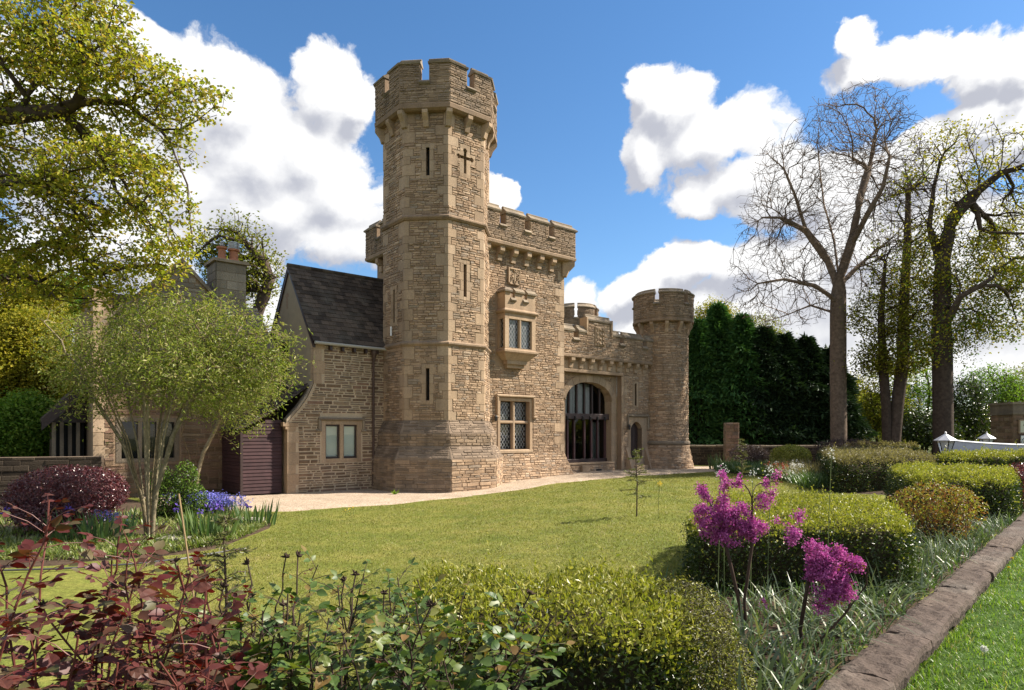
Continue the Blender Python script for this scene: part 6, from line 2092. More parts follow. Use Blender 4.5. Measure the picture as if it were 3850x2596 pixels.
M['catkin'] = M['willow']
M['twig_willow'] = plain_mat('pale_twig', (0.15, 0.115, 0.065), .9, .3, spec=.1)
stemmed('wide many stemmed shrub tree with fine green leaves in front of the house', [(-6.95, 12.5, .05), (-7.25, 13.0, .05)],
        pix_lumps([(215, 810, 100, 90, .8), (330, 790, 120, 85, .2), (450, 775, 130, 75, 0), (560, 800, 110, 85, 0), (620, 810, 45, 70, -.1), (430, 850, 160, 80, -.4), (280, 870, 120, 70, .2), (170, 830, 60, 70, .9), (540, 900, 80, 55, .3), (400, 710, 150, 30, .2), (140, 740, 45, 60, 1.2), (170, 900, 60, 50, .6), (250, 940, 50, 40, .3), (600, 880, 60, 50, 0)], 12.8, .85),
        3000, 9, 7, 1.35, 3.3, [(6, .10, .095, .034, 'willow', 1.0), (2, .10, .11, .016, 'catkin', .8)], .040)
stemmed('smaller many stemmed shrub tree beside the maroon boards behind the bluebells', [(-9.9, 20.3, .05)],
        pix_lumps([(500, 900, 90, 60), (540, 960, 50, 40), (460, 850, 70, 60), (590, 870, 50, 60)], 20.3, .9),
        520, 6, 9, .7, 1.9, [(20, .13, .11, .03, 'willow', 1.0)], .06)

# bare spring trees on the right
bare = pix_lumps([(1950, 285, 110, 88), (1870, 290, 60, 60), (1800, 400, 95, 92), (1745, 500, 75, 80), (1720, 610, 75, 60), (1830, 560, 110, 90), (1930, 420, 110, 110), (2010, 360, 95, 110), (2040, 500, 70, 100), (1960, 600, 100, 80), (1700, 680, 60, 36), (1790, 700, 110, 50), (2000, 700, 70, 60)], 33, .9)
bt = px(1905, 1020, 33)
M['bud'] = leaf_mat('leaf_bud', [(0, (0.055, 0.042, 0.026)), (1, (0.11, 0.085, 0.035))], .2)
tree('bare_tree', 'tall bare tree with a fan of fine dark branches behind the hedge', (bt[0], 33, .25),
     [[(bt[0], 33, .2), px(1903, 860, 33), px(1903, 700, 33), px(1905, 640, 33), px(1932, 560, 33), px(1950, 470, 33), px(1945, 390, 33), px(1925, 320, 33)],
      [px(1904, 660, 33), px(1880, 600, 33.5), px(1830, 530, 33.7), px(1805, 450, 33.4), px(1780, 390, 33.3)], [px(1935, 560, 33), px(1965, 500, 32), px(2005, 430, 31.5), px(2020, 360, 31.3)], [px(1903, 690, 33), px(1850, 655, 32.4), px(1780, 640, 32), px(1720, 650, 32)],
      [px(1905, 640, 33), px(1895, 560, 34.5), px(1870, 470, 35), px(1860, 380, 35)], [px(1904, 655, 33), px(1960, 600, 34), px(2010, 560, 34.5)], [px(1830, 530, 33.7), px(1770, 500, 33), px(1730, 500, 32.5)], [px(1945, 480, 33), px(1975, 380, 34), px(1990, 300, 34)], [px(1903, 720, 33), px(1840, 700, 34), px(1790, 720, 34.5)]],
     bare, 8500, [(2, .14, .055, .035, 'bud', .5)], seed=6, r_tip=.0085, r_base=.39, bark='bark', twig='bark', bf=.40, step=.45, wob=.15, first=.42, sag=-.06, limbs=90, power=.60, segs=(9, 3), thick_at=.09, scatter=.15)

b2 = px(2142, 1020, 30)
tree('budding_tree', 'tall thick trunked tree with sparse yellow green leaves at the right edge', (b2[0], 30, .25),
     [[(b2[0], 30, .2), px(2140, 880, 30), px(2138, 740, 30), px(2140, 600, 30), px(2165, 480, 30), px(2190, 390, 30)], [px(2139, 760, 30), px(2180, 680, 29), px(2250, 640, 28.5)], [px(2140, 620, 30), px(2110, 520, 30.4), px(2120, 430, 30.5)], [px(2160, 500, 30), px(2220, 440, 30), px(2270, 400, 30)]],
     pix_lumps([(2150, 370, 90, 90), (2230, 360, 90, 80), (2110, 470, 85, 80), (2240, 480, 95, 80), (2180, 600, 110, 80), (2280, 600, 70, 100), (2090, 600, 70, 60), (2270, 730, 80, 50), (2180, 730, 80, 50), (2360, 500, 90, 160), (2120, 790, 70, 40)], 30, .9),
     3400, [(13, .26, .14, .10, 'yellowing', .30), (8, .3, .13, .09, 'fresh', .12), (3, .2, .10, .07, 'bronze', .35)], leaf_low=(5.5, 11.5), seed=8, r_tip=.008, r_base=.42, bark='dark_bark', bf=.34, step=.5, wob=.16, first=.4, sag=.02, limbs=60, power=.60, scatter=.2, segs=(9, 3), thick_at=.08)
b3 = px(2020, 1020, 32)
tree('twin_stemmed_tree', 'slender twin stemmed tree with bronze young leaves between the two big trunks', (b3[0], 32, .25),
     [[(b3[0] - .1, 32, .2), px(2012, 930, 32), px(2005, 840, 32), px(2000, 720, 32), px(2010, 600, 32)], [(b3[0] + .1, 32, .2), px(2038, 920, 32), px(2050, 820, 32), px(2052, 700, 32), px(2060, 560, 32), px(2062, 440, 32)]],
     pix_lumps([(2060, 480, 60, 90), (2030, 600, 70, 70), (2070, 690, 80, 60), (1995, 720, 70, 60), (2040, 800, 80, 60), (1980, 820, 50, 40), (2090, 400, 50, 60)], 32, 1.0),
     1300, [(8, .26, .14, .10, 'bronze', .45), (11, .28, .14, .10, 'oak', .45)], leaf_low=(5, 13), seed=9, r_tip=.010, r_base=.30, bark='dark_bark', bf=.34, step=.55, wob=.15, first=.35, limbs=30, power=.58, segs=(8, 3), thick_at=.07)


def conifer(label, x, ytop, Y, r, seed, mat, n=9000):
    rng = np.random.default_rng(seed); b = px(x, 1020, Y); zt = px(x, ytop, Y)[2]; z0 = .5
    th = Thing('conifer', label, 'conifer', (b[0], Y, .25), 'W', 'dark conifers along the far boundary')
    t = rng.random(n) ** .8; h = z0 + (zt - z0) * t
    an = rng.uniform(0, 2 * math.pi, n)
    lob = 1 + .20 * np.sin(an * 4 + h * 1.7 + seed) + .16 * np.sin(h * 4.1 + an * 3 + seed) + .12 * np.sin(h * 9 + an * 7)
    rr = r * np.minimum(1, ((1 - t) ** .75) * 1.35) * lob * (1 - .35 * rng.random(n) ** 2)
    d = np.stack([np.cos(an), np.sin(an), np.zeros(n)], -1)
    P = np.stack([b[0] + rr * d[:, 0], Y + rr * d[:, 1], h], -1)
    D = d + rng.normal(size=(n, 3)) * .35; D[:, 2] += rng.uniform(-.35, .25, n)
    Nn = d * .5 + rng.normal(size=(n, 3)) * .35; Nn[:, 2] += .8
    th.part_mesh('crown', leaf_mesh('foliage', P, D, Nn, rng.uniform(.22, .62, n), rng.uniform(.06, .20, n), M[mat], off=th.off), kind='stuff')
    inner = MB().lathe((b[0], Y), [(.1, .2), (r * .62, .7), (r * .60, z0 + (zt - z0) * .35), (r * .36, z0 + (zt - z0) * .7), (.05, zt - .6)], 12)
    th.part('inner_branches', inner, M['hedge_core'], kind='stuff')
    th.part('trunk', MB().tube([(b[0], Y, .2), (b[0], Y, zt - .8)], [.18, .03], 7), M['dark_bark'])


for i, (x, yt, Y, r, mat, lab) in enumerate([
    (1585, 735, 42, 1.6, 'conifer', 'green conifer immediately right of the round turret'),
    (1630, 700, 42.5, 2.0, 'conifer', 'tallest green conifer right of the round turret'),
    (1685, 725, 41.5, 1.9, 'conifer', 'green conifer above the stone gate pier'),
    (1735, 752, 41, 1.8, 'dark_conifer', 'dark conifer just right of the gate pier'),
    (1780, 768, 41, 1.8, 'dark_conifer', 'dark conifer midway between the gate pier and the bare tree'),
    (1830, 775, 41, 1.8, 'dark_conifer', 'dark conifer left of the bare tree trunk'),
    (1880, 800, 41, 1.7, 'dark_conifer', 'dark conifer directly behind the bare tree trunk')]):
    conifer(lab, x, yt, Y, r, 70 + i, mat, 15000)

# yellow leaved tree behind the conifers, and far hedgerow
for i, (x, y, rx, ry, Y, mat, n, per, lab, nm) in enumerate([
    (1620, 730, 50, 45, 56, 'yellowing', 420, 30, 'yellow green tree top showing above the conifers', 'broadleaf_tree'),
    (1720, 760, 60, 40, 58, 'oak', 360, 26, 'olive green tree top between the conifers and the bare tree', 'broadleaf_tree'),
    (1950, 930, 50, 75, 44, 'yellowing', 340, 22, 'yellow green thicket shrub right of the bare trunk', 'hedgerow_shrub'),
    (2010, 900, 50, 90, 43, 'oak', 330, 22, 'loose olive shrub behind the twin stemmed tree', 'hedgerow_shrub'),
    (2080, 900, 50, 95, 44, 'fresh', 360, 22, 'loose green shrub between the twin stems and the thick trunk', 'hedgerow_shrub'),
    (2100, 975, 60, 40, 41, 'hedge', 400, 26, 'low dark green shrub left of the larger lantern', 'hedgerow_shrub'),
    (2190, 930, 50, 70, 42, 'hedge', 420, 26, 'dark green shrub right of the thick trunk behind the lanterns', 'hedgerow_shrub'),
    (2250, 880, 60, 45, 46, 'fresh', 330, 20, 'thin green shrub above the outbuilding roof', 'hedgerow_shrub'),
    (2330, 890, 50, 60, 47, 'oak', 300, 24, 'olive shrub above the outbuilding at the right edge', 'hedgerow_shrub'),
    (1130, 930, 60, 70, 60, 'oak', 200, 24, 'far green tree behind the castle', 'broadleaf_tree')]):
    k = Y / 1480; c = px(x, y, Y); b = (c[0], Y, .2)
    tree(nm, lab, b, [[b, (c[0] + .2, Y, c[2] - ry * k * .2)], [(c[0] + .3, Y, .2), (c[0] + .9, Y, c[2])], [(c[0] - .4, Y, .2), (c[0] - .9, Y, c[2] - .4)]],
         [(c[0], Y, c[2], rx * k, rx * k * .8, ry * k), (c[0], Y - .4, c[2] - ry * k * .4, rx * k * 1.1, rx * k * .8, ry * k * .6)],
         n, [(int(per * .62), .34, .17, .11, mat, 1.0)], seed=120 + i, r_tip=.012, r_base=.10, bark='dark_bark', step=.7, first=.2, cat='tree' if 'tree' in nm else 'shrub', group='hedgerow and trees beyond the boundary wall')

# a far wood closes the horizon
rng = np.random.default_rng(77)
n = 26000; an = rng.uniform(-1.5, 1.5, n); Rr = rng.uniform(120, 150, n)
top = 6.5 + 2.6 * np.sin(an * 17) + 1.6 * np.sin(an * 41 + 1)
P = np.stack([Rr * np.sin(an), Rr * np.cos(an), rng.random(n) ** .7 * top], -1); D, Nn = rand_leaf_frames(n, rng, .5)
o = link('distant_wood', leaf_mesh('distant_wood', P, D, Nn, rng.uniform(1.0, 2.2, n), rng.uniform(.8, 1.6, n), M['oak'])); o['kind'] = 'stuff'; o['label'] = 'low distant woodland closing the horizon'


# =================================================================== hedges
def hedge(name, label, pts, z0, z1, nleaf, L, W, seed, top_mat='hedge_new', side_mat='hedge', rough=.05, group='clipped evergreen hedges', top_frac=.30, cat='hedge', pw=12, skin=.09):
    """pts: four plan corners (counter-clockwise); a rounded clipped block of leaves over inner twigs"""
    rng = np.random.default_rng(seed); Q = np.array(pts, dtype=float); ctr = Q.mean(0)
    th = Thing(name, label, cat, (ctr[0], ctr[1], z0), 'W', group)
    ex = (np.linalg.norm(Q[1] - Q[0]) + np.linalg.norm(Q[2] - Q[3])) / 4; ey = (np.linalg.norm(Q[3] - Q[0]) + np.linalg.norm(Q[2] - Q[1])) / 4; ez = (z1 - z0)

    def place(q):
        a, b, c = q[:, 0], q[:, 1], q[:, 2]; fa, fb = (a + 1) / 2, (b + 1) / 2
        xy = (Q[0] * ((1 - fa) * (1 - fb))[:, None] + Q[1] * (fa * (1 - fb))[:, None] + Q[2] * (fa * fb)[:, None] + Q[3] * ((1 - fa) * fb)[:, None])
        return np.concatenate([xy, (z0 + ez * np.clip(c, 0, 2))[:, None]], 1)

    def surface(q):
        m = np.array([ex, ey, ez]); rnd = .22
        # superellipsoid rounding with a radius that is the same on every edge
        w = m / (m - np.minimum(rnd, m * .8)) ; p = pw
        s = (np.abs(q[:, 0]) ** p + np.abs(q[:, 1]) ** p + np.maximum(q[:, 2], 0) ** p) ** (-1 / p)
        return q * s[:, None]
    ar = np.array([4 * ex * ey, 2 * ey * ez, 2 * ey * ez, 2 * ex * ez, 2 * ex * ez]); f = rng.choice(5, nleaf, p=ar / ar.sum())
    u, v = rng.uniform(-1, 1, nleaf), rng.uniform(-1, 1, nleaf); w = rng.uniform(0, 1, nleaf)
    q = np.zeros((nleaf, 3)); nr = np.zeros((nleaf, 3))
    ax = np.append((Q[1] - Q[0]) / np.linalg.norm(Q[1] - Q[0]), 0); ay = np.append((Q[3] - Q[0]) / np.linalg.norm(Q[3] - Q[0]), 0)
    for k, (cc, nn) in enumerate((((u, v, 1 + 0 * u), (0, 0, 1)), ((1 + 0 * u, v, w), ax), ((-1 + 0 * u, v, w), -ax), ((u, 1 + 0 * u, w), ay), ((u, -1 + 0 * u, w), -ay))):
        s = f == k
        for i in range(3): q[s, i] = cc[i][s]
        nr[s] = nn
    q = surface(q)
    # normals blend over the rounded edges
    g = np.stack([np.sign(q[:, 0]) * np.abs(q[:, 0]) ** (pw - 1) / ex, np.sign(q[:, 1]) * np.abs(q[:, 1]) ** (pw - 1) / ey, np.maximum(q[:, 2], 0) ** (pw - 1) / ez], -1)
    nr = unit(g[:, :1] * ax + g[:, 1:2] * ay + g[:, 2:3] * np.array([0, 0, 1.0]))
    P = place(q)
    lump = rough * (np.sin(P[:, 0] * 5.1 + 1) * np.sin(P[:, 1] * 4.3 + 2) + .6 * np.sin(P[:, 0] * 11 + P[:, 2] * 9) + .5 * np.sin(P[:, 1] * 13 - P[:, 2] * 7))
    dep = rng.exponential(skin * .5, nleaf)
    P = P + nr * (lump - dep + rng.random(nleaf) ** 8 * .10)[:, None]
    Nn = unit(nr * .75 + rng.normal(size=P.shape) * .55); D = rng.normal(size=P.shape); D -= Nn * (D * Nn).sum(1)[:, None] * .8; D += nr * .8; D[:, 2] += .25
    new = (nr[:, 2] > rng.uniform(.15, .7, nleaf)) & (dep < skin * 1.3) | (rng.random(nleaf) < .10) & (dep < skin * .5)  # new growth on top; sides kept mostly dark to imitate shaded faces
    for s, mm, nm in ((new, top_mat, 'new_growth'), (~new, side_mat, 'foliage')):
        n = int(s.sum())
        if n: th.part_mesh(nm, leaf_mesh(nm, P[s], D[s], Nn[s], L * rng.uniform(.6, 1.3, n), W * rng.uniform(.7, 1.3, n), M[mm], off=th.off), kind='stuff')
    # longer shoots standing out of the clipped faces
    ns = int(14 + ar.sum() * 5); k = rng.choice(np.where(nr[:, 2] > .5)[0], ns)
    hs = rng.uniform(.04, .17, ns) * (1 + 2 * (rng.random(ns) < .06)); per = 9; t = np.tile(np.linspace(.1, 1, per), ns)
    ax_ = unit(np.array([0, 0, 1.0]) + rng.normal(size=(ns, 3)) * .28); PS = np.repeat(P[k], per, 0) + np.repeat(ax_ * hs[:, None], per, 0) * t[:, None]
    DS = rng.normal(size=PS.shape); DS[:, 2] = np.abs(DS[:, 2]) * .6 + .5; NS = unit(rng.normal(size=PS.shape) + np.array([0, 0, .5]))
    th.part_mesh('shoots', leaf_mesh('shoots', PS, DS, NS, L * rng.uniform(.6, 1.2, len(PS)), W * rng.uniform(.7, 1.2, len(PS)), M[top_mat], off=th.off), kind='stuff')
    # inner twig mass
    mb = MB(); N1 = 10
    gu = np.linspace(-1, 1, N1 + 1)
    qs = [];
    for a in gu:
        for b in gu: qs.append((a, b, 1.0))
    top = place(surface(np.array(qs)) * np.array([1 - .13 / ex, 1 - .13 / ey, 1 - .10 / ez]))
    fs = [(i * (N1 + 1) + j, (i + 1) * (N1 + 1) + j, (i + 1) * (N1 + 1) + j + 1, i * (N1 + 1) + j + 1) for i in range(N1) for j in range(N1)]
    mb.add(top.tolist(), fs)
    rim = [(-1, b) for b in gu] + [(a, 1) for a in gu[1:]] + [(1, b) for b in gu[::-1][1:]] + [(a, -1) for a in gu[::-1][1:]]
    rows = []
    for c in (1.0, .66, .33, 0.0):
        qq = np.array([(a, b, c) for a, b in rim]); rows.append(place(surface(qq) * np.array([1 - .13 / ex, 1 - .13 / ey, 1 - .10 / ez])).tolist())
    m = len(rim)
    for r0, r1 in zip(rows, rows[1:]): mb.add(r0 + r1, [(i, (i + 1) % m, m + (i + 1) % m, m + i) for i in range(m)])
    th.part('inner_twigs', mb, M['hedge_core'], kind='stuff')
    return th


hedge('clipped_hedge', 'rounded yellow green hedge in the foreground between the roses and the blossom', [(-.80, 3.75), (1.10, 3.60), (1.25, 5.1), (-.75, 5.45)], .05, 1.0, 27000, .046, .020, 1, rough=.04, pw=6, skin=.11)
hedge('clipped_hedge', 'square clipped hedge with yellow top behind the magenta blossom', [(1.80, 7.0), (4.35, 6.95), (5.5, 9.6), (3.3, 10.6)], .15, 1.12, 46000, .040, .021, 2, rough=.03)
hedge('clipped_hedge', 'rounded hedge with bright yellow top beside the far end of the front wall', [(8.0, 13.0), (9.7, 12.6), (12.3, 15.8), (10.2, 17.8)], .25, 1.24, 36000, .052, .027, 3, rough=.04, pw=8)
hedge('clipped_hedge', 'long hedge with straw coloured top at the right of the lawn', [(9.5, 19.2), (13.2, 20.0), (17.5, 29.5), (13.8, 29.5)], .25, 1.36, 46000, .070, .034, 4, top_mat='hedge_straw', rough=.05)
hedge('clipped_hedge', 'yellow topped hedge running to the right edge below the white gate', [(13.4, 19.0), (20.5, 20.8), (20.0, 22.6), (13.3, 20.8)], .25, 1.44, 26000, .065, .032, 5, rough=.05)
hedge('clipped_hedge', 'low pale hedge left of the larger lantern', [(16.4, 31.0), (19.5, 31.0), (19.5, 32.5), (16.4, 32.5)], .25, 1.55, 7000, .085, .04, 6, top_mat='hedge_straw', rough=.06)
bush('purple_shrub', 'dark purple shrub between the rounded hedge and the wall at the right edge', (11.6, 14.6, .25), [(11.4, 14.6, .75, .7, .7, .55), (12.2, 15.4, .8, .8, .8, .6)], 9000, .05, .03, 'purple_leaf', 31, 'purple leaved shrubs')
bush('heath_bush', 'fine leaved brown green bush on the right end of the foreground hedge', (1.22, 4.15, .1), [(1.16, 4.5, .72, .36, .55, .36), (1.14, 4.0, .58, .34, .40, .42), (1.25, 4.05, .30, .36, .35, .34)], 26000, .028, .010, 'heath', 32, shell=.5, mats=[('heath', .72), ('hedge_new', .28)], stems=60, stem_r=.005)
bush('copper_shrub', 'twiggy shrub with copper and yellow young leaves behind the square hedge', (6.75, 10.4, .15), [(6.75, 10.4, .95, .62, .6, .36), (6.3, 10.2, .95, .4, .4, .28), (7.2, 10.5, .85, .4, .4, .36), (6.7, 10.3, .6, .5, .5, .3)], 4200, .055, .024, 'orange_leaf', 33, stems=160, stem_r=.006, shell=.4, mats=[('orange_leaf', .62), ('hedge_new', .38)])
bush('berberis_bush', 'rounded dark purple leaved bush in the left bed before the low wall', (-9.2, 13.6, 0), [(-9.3, 13.6, .80, 1.15, .9, .62), (-8.75, 13.5, .85, .75, .75, .55), (-9.9, 13.7, .62, .75, .7, .5), (-9.2, 13.3, .45, 1.0, .8, .40)], 26000, .050, .034, 'purple_leaf', 34, 'purple leaved shrubs', stems=30)
bush('green_shrub', 'upright fresh green shrub behind the lichened stems', (-8.2, 15.4, 0), [(-8.15, 15.4, .55, .45, .4, .55), (-7.75, 15.5, .95, .3, .3, .5), (-8.35, 15.5, 1.0, .25, .25, .35), (-7.5, 15.4, .5, .3, .3, .4)], 6000, .065, .03, 'fresh', 35, stems=24, shell=.4, mats=[('fresh', .5), ('hedge', .5)])
bush('golden_shrub', 'rounded pale golden green shrub before the boundary wall', (12.9, 30.2, .25), [(12.9, 30.2, 1.0, .95, .8, .55), (12.6, 30.0, .7, .8, .7, .45)], 9000, .085, .05, 'hedge_new', 36, stems=20)
M['heath_purple'] = leaf_mat('weeping_purple_leaf', [(0, (0.045, 0.030, 0.034)), (1, (0.095, 0.062, 0.066))], .2)
bush('weeping_purple_shrub', 'weeping purple brown shrub before the dark conifers', (12.0, 33.2, .25), [(12.0, 33.2, 1.05, 1.0, .8, .45), (12.6, 33.1, .75, .7, .6, .4)], 4200, .14, .025, 'heath_purple', 37, 'purple leaved shrubs', stems=60, stem_r=.012)
bush('brush_pile', 'grey brown heap of bare trailing stems at the foot of the bare tree', (16.3, 31.5, .25), [(16.3, 31.6, 1.35, 1.7, .7, .45)], 2600, .20, .02, 'heath_purple', 38, stems=160, stem_r=.012)


# =================================================================== strap leaved clumps
def clump(name, label, x, y, n, h, w, seed, mat, spread=.16, lean=.45, bend=.3, single=True, group=None, cat='plant', rimcol=None):
    rng = np.random.default_rng(seed); z = float(gz(x, y)) + .03
    th = Thing(name, label, cat, (x, y, z), 'W', group)
    an = rng.uniform(0, 2 * math.pi, n); ra = spread * np.sqrt(rng.random(n))
    P = np.stack([x + ra * np.cos(an), y + ra * np.sin(an), np.full(n, z - .02)], -1)
    D = np.stack([np.cos(an) * lean * rng.uniform(.2, 1, n), np.sin(an) * lean * rng.uniform(.2, 1, n), np.ones(n)], -1) + rng.normal(size=(n, 3)) * .07
    sa = rng.uniform(0, math.pi, n); S = np.stack([np.cos(sa), np.sin(sa), np.zeros(n)], -1)
    L = h * rng.uniform(.55, 1.12, n); Wd = w * rng.uniform(.7, 1.2, n); bd = bend * rng.uniform(.1, 1.6, n) ** 1.5
    if single:
        for i in range(n):
            th.part_mesh('leaf', blade_mesh('leaf', P[i:i + 1], D[i:i + 1], S[i:i + 1], L[i:i + 1], Wd[i:i + 1], bd[i:i + 1], M[mat], 6, th.off))
    else:
        th.part_mesh('leaves', blade_mesh('leaves', P, D, S, L, Wd, bd, M[mat], 4, th.off), kind='stuff')
    return th


def place(s_, off):
    return wall_pt(s_, off)


rp = random.Random(5)
ir = [((-5.75, 14.6), 34, .48, 'iris clump at the gravel edge right of the bluebells'), ((-5.85, 12.6), 40, .52, 'broad iris clump right of the lichened stems'),
      ((-7.6, 12.2), 44, .55, 'broad iris clump left of the lichened stems'), ((-6.3, 13.1), 30, .50, 'iris clump behind the stepping stone'), ((-8.3, 12.4), 30, .50, 'iris clump in front of the purple bush')]
for i, ((x, y), n, h, lab) in enumerate(ir):
    clump('iris_clump', lab, x, y, int(n * 1.5), h * 1.28, .050, 200 + i, 'iris_leaf', .42, .34, .12, True, 'iris clumps in the left bed')
sw = [((1.30, 3.75), 24, .62, .045, 'tall pale iris leaves with brown tips at the bottom of the front bed', 'grey_strap'), ((1.62, 4.35), 22, .55, .04, 'iris leaves leaning over in front of the magenta blossom', 'grey_strap')]
for i, ((x, y), n, h, w, lab, mt) in enumerate(sw):
    clump('iris_clump', lab, x, y, n, h, w, 230 + i, mt, .22, .40, .25, True, 'iris clumps beside the front wall')
ORD = ['nearest', 'second', 'third', 'fourth', 'fifth', 'sixth', 'seventh', 'eighth', 'ninth', 'tenth', 'eleventh', 'twelfth', 'thirteenth', 'farthest']
for i, (s_, off, n, h) in enumerate(sorted([(.4, .28, 34, .46), (1.1, .34, 34, .48), (1.9, .30, 32, .46), (2.7, .30, 32, .48), (3.4, .36, 30, .50), (4.2, .30, 30, .50), (5.0, .36, 28, .50), (5.9, .40, 26, .48), (.9, .85, 30, .45), (1.7, .8, 30, .45), (6.8, .4, 24, .46), (.1, .7, 28, .45), (7.8, .45, 22, .44), (2.4, .72, 26, .46)])):
    x, y = place(s_, off)
    clump('strap_leaf_clump', ORD[i] + ' arching grey green strap leaf clump along the front wall', x, y, n, h, .020, 250 + i, 'grey_strap', .20, .5, .75, True, 'strap leaf clumps along the front wall')


def ground_cover(name, label, poly, n, h, w, mat, seed, zoff=.03, bend=.6, keep=None):
    rng = np.random.default_rng(seed); P = np.array(poly); lo, hi = P.min(0), P.max(0)
    pts = rng.uniform(lo, hi, (n * 3, 2)); ins = np.zeros(len(pts), dtype=bool)
    j = len(P) - 1
    for i in range(len(P)):
        c = ((P[i, 1] > pts[:, 1]) != (P[j, 1] > pts[:, 1])) & (pts[:, 0] < (P[j, 0] - P[i, 0]) * (pts[:, 1] - P[i, 1]) / (P[j, 1] - P[i, 1] + 1e-12) + P[i, 0]); ins ^= c; j = i
    pts = pts[ins][:n]
    if keep is not None: pts = pts[keep(pts, rng)]
    m = len(pts); B = np.concatenate([pts, (gz(pts[:, 0], pts[:, 1]) + zoff)[:, None]], 1)
    an = rng.uniform(0, 2 * math.pi, m); le = rng.uniform(.1, .9, m)
    D = np.stack([np.cos(an) * le, np.sin(an) * le, np.ones(m)], -1); S = np.stack([-np.sin(an), np.cos(an), np.zeros(m)], -1) + rng.normal(size=(m, 3)) * .2
    o = link(name, blade_mesh(name, B, D, S, h * rng.uniform(.5, 1.2, m), w * rng.uniform(.6, 1.2, m), bend * rng.uniform(.2, 1.4, m), M[mat], 3)); o['kind'] = 'stuff'; o['label'] = label
    return o


clumpy = lambda f, t: (lambda p, rng: (np.sin(p[:, 0] * f + 1) * np.sin(p[:, 1] * f * 1.2) + rng.normal(size=len(p)) * .5) > t)
ground_cover('ground_cover', 'pale green strap leaved ground cover along the edge of the left bed', [(-5.45, 14.6), (-5.25, 12.7), (-5.4, 11.9), (-5.85, 11.15), (-6.5, 10.7), (-7.6, 10.4), (-9, 10.3), (-9.5, 12.3), (-7.3, 12.4), (-6.4, 13.2)], 7000, .20, .026, 'cover', 301, keep=clumpy(3, -.7))
ground_cover('ground_cover', 'mixed green plants filling the back of the left bed', [(-5.8, 15.6), (-6.2, 13.4), (-8, 13), (-10.8, 11.6), (-14, 11), (-14.5, 15), (-12, 16.5), (-9, 16.5), (-7.2, 16.9)], 7000, .26, .030, 'cover', 302, keep=clumpy(2, -.4))
ground_cover('ground_cover', 'dark green low plants at the far left of the lawn', [(-8.5, 10.2), (-14, 9.7), (-14.5, 12), (-9.5, 12)], 3500, .22, .03, 'iris_leaf', 303, keep=clumpy(2, -.5))
ground_cover('ground_cover', 'tangle of green leaves under the shrubs in the front bed', BED_F, 14000, .24, .018, 'iris_leaf', 304, zoff=.06)
ground_cover('ground_cover', 'grey green narrow leaves filling the front bed beside the wall', [wall_pt(-1.5, .08), wall_pt(12, .08), wall_pt(12, .8), wall_pt(3, 1.3), wall_pt(-1.5, 1.5)], 3600, .42, .018, 'grey_strap', 305, zoff=.05, bend=.8)
ground_cover('ground_cover', 'tall green leaves and flowers in the far bed before the boundary wall', [(9.3, 29.9), (10.1, 28.2), (10.3, 26.4), (10.1, 24.2), (9.5, 22.0), (9.2, 20.5), (10.8, 21), (13.6, 29), (13.5, 33.5), (10.8, 33.5)], 9000, .50, .030, 'iris_leaf', 306, bend=.3)
ground_cover('ground_cover', 'straw coloured stems among the far bed plants', [(10.2, 26), (10.0, 23), (11.4, 23.5), (13.4, 29), (12.2, 30)], 1800, .75, .02, 'hedge_straw', 307, bend=.25)
clump('iris_clump', 'large dark iris clump at the lawn corner right of the round turret', 10.2, 31.6, 60, .85, .05, 310, 'iris_leaf', .6, .35, .12, False, None)


# flowers
def flowers(name, label, pts, hmin, hmax, mat, seed, per=7, size=.03, stem_mat='green_stem', sig=.03, tall=.0):
    rng = np.random.default_rng(seed); P = np.array(pts, dtype=float); n = len(P)
    b = np.concatenate([P, (gz(P[:, 0], P[:, 1]) + .02)[:, None]], 1); h = rng.uniform(hmin, hmax, n)
    t = b + np.stack([rng.normal(size=n) * .03, rng.normal(size=n) * .03, h], -1)
    th = Thing(name, label, 'flowers', tuple(b.mean(0)))
    th.e['kind'] = 'stuff'
    mb = MB()
    for i in range(n): mb.tube([b[i], t[i]], [.005, .004], 3)
    th.part('stems', mb, M[stem_mat], kind='stuff')
    C = np.repeat(t, per, 0); m = len(C); off_ = rng.normal(size=(m, 3)) * sig; off_[:, 2] -= tall * rng.random(m); C = C + off_
    D, Nn = rand_leaf_frames(m, rng, .4, .3)
    th.part_mesh('petals', leaf_mesh('petals', C, D, Nn, size * rng.uniform(.7, 1.3, m), size * .7 * rng.uniform(.7, 1.3, m), M[mat], off=th.off), kind='stuff')


def scatter(poly, n, seed):
    rng = np.random.default_rng(seed); P = np.array(poly); c = P.mean(0); out = []
    while len(out) < n:
        i, j = rng.integers(len(P), size=2); a, b = rng.random(2); out.append(c + (P[i] - c) * a * b + (P[j] - c) * a * (1 - b))
    return out


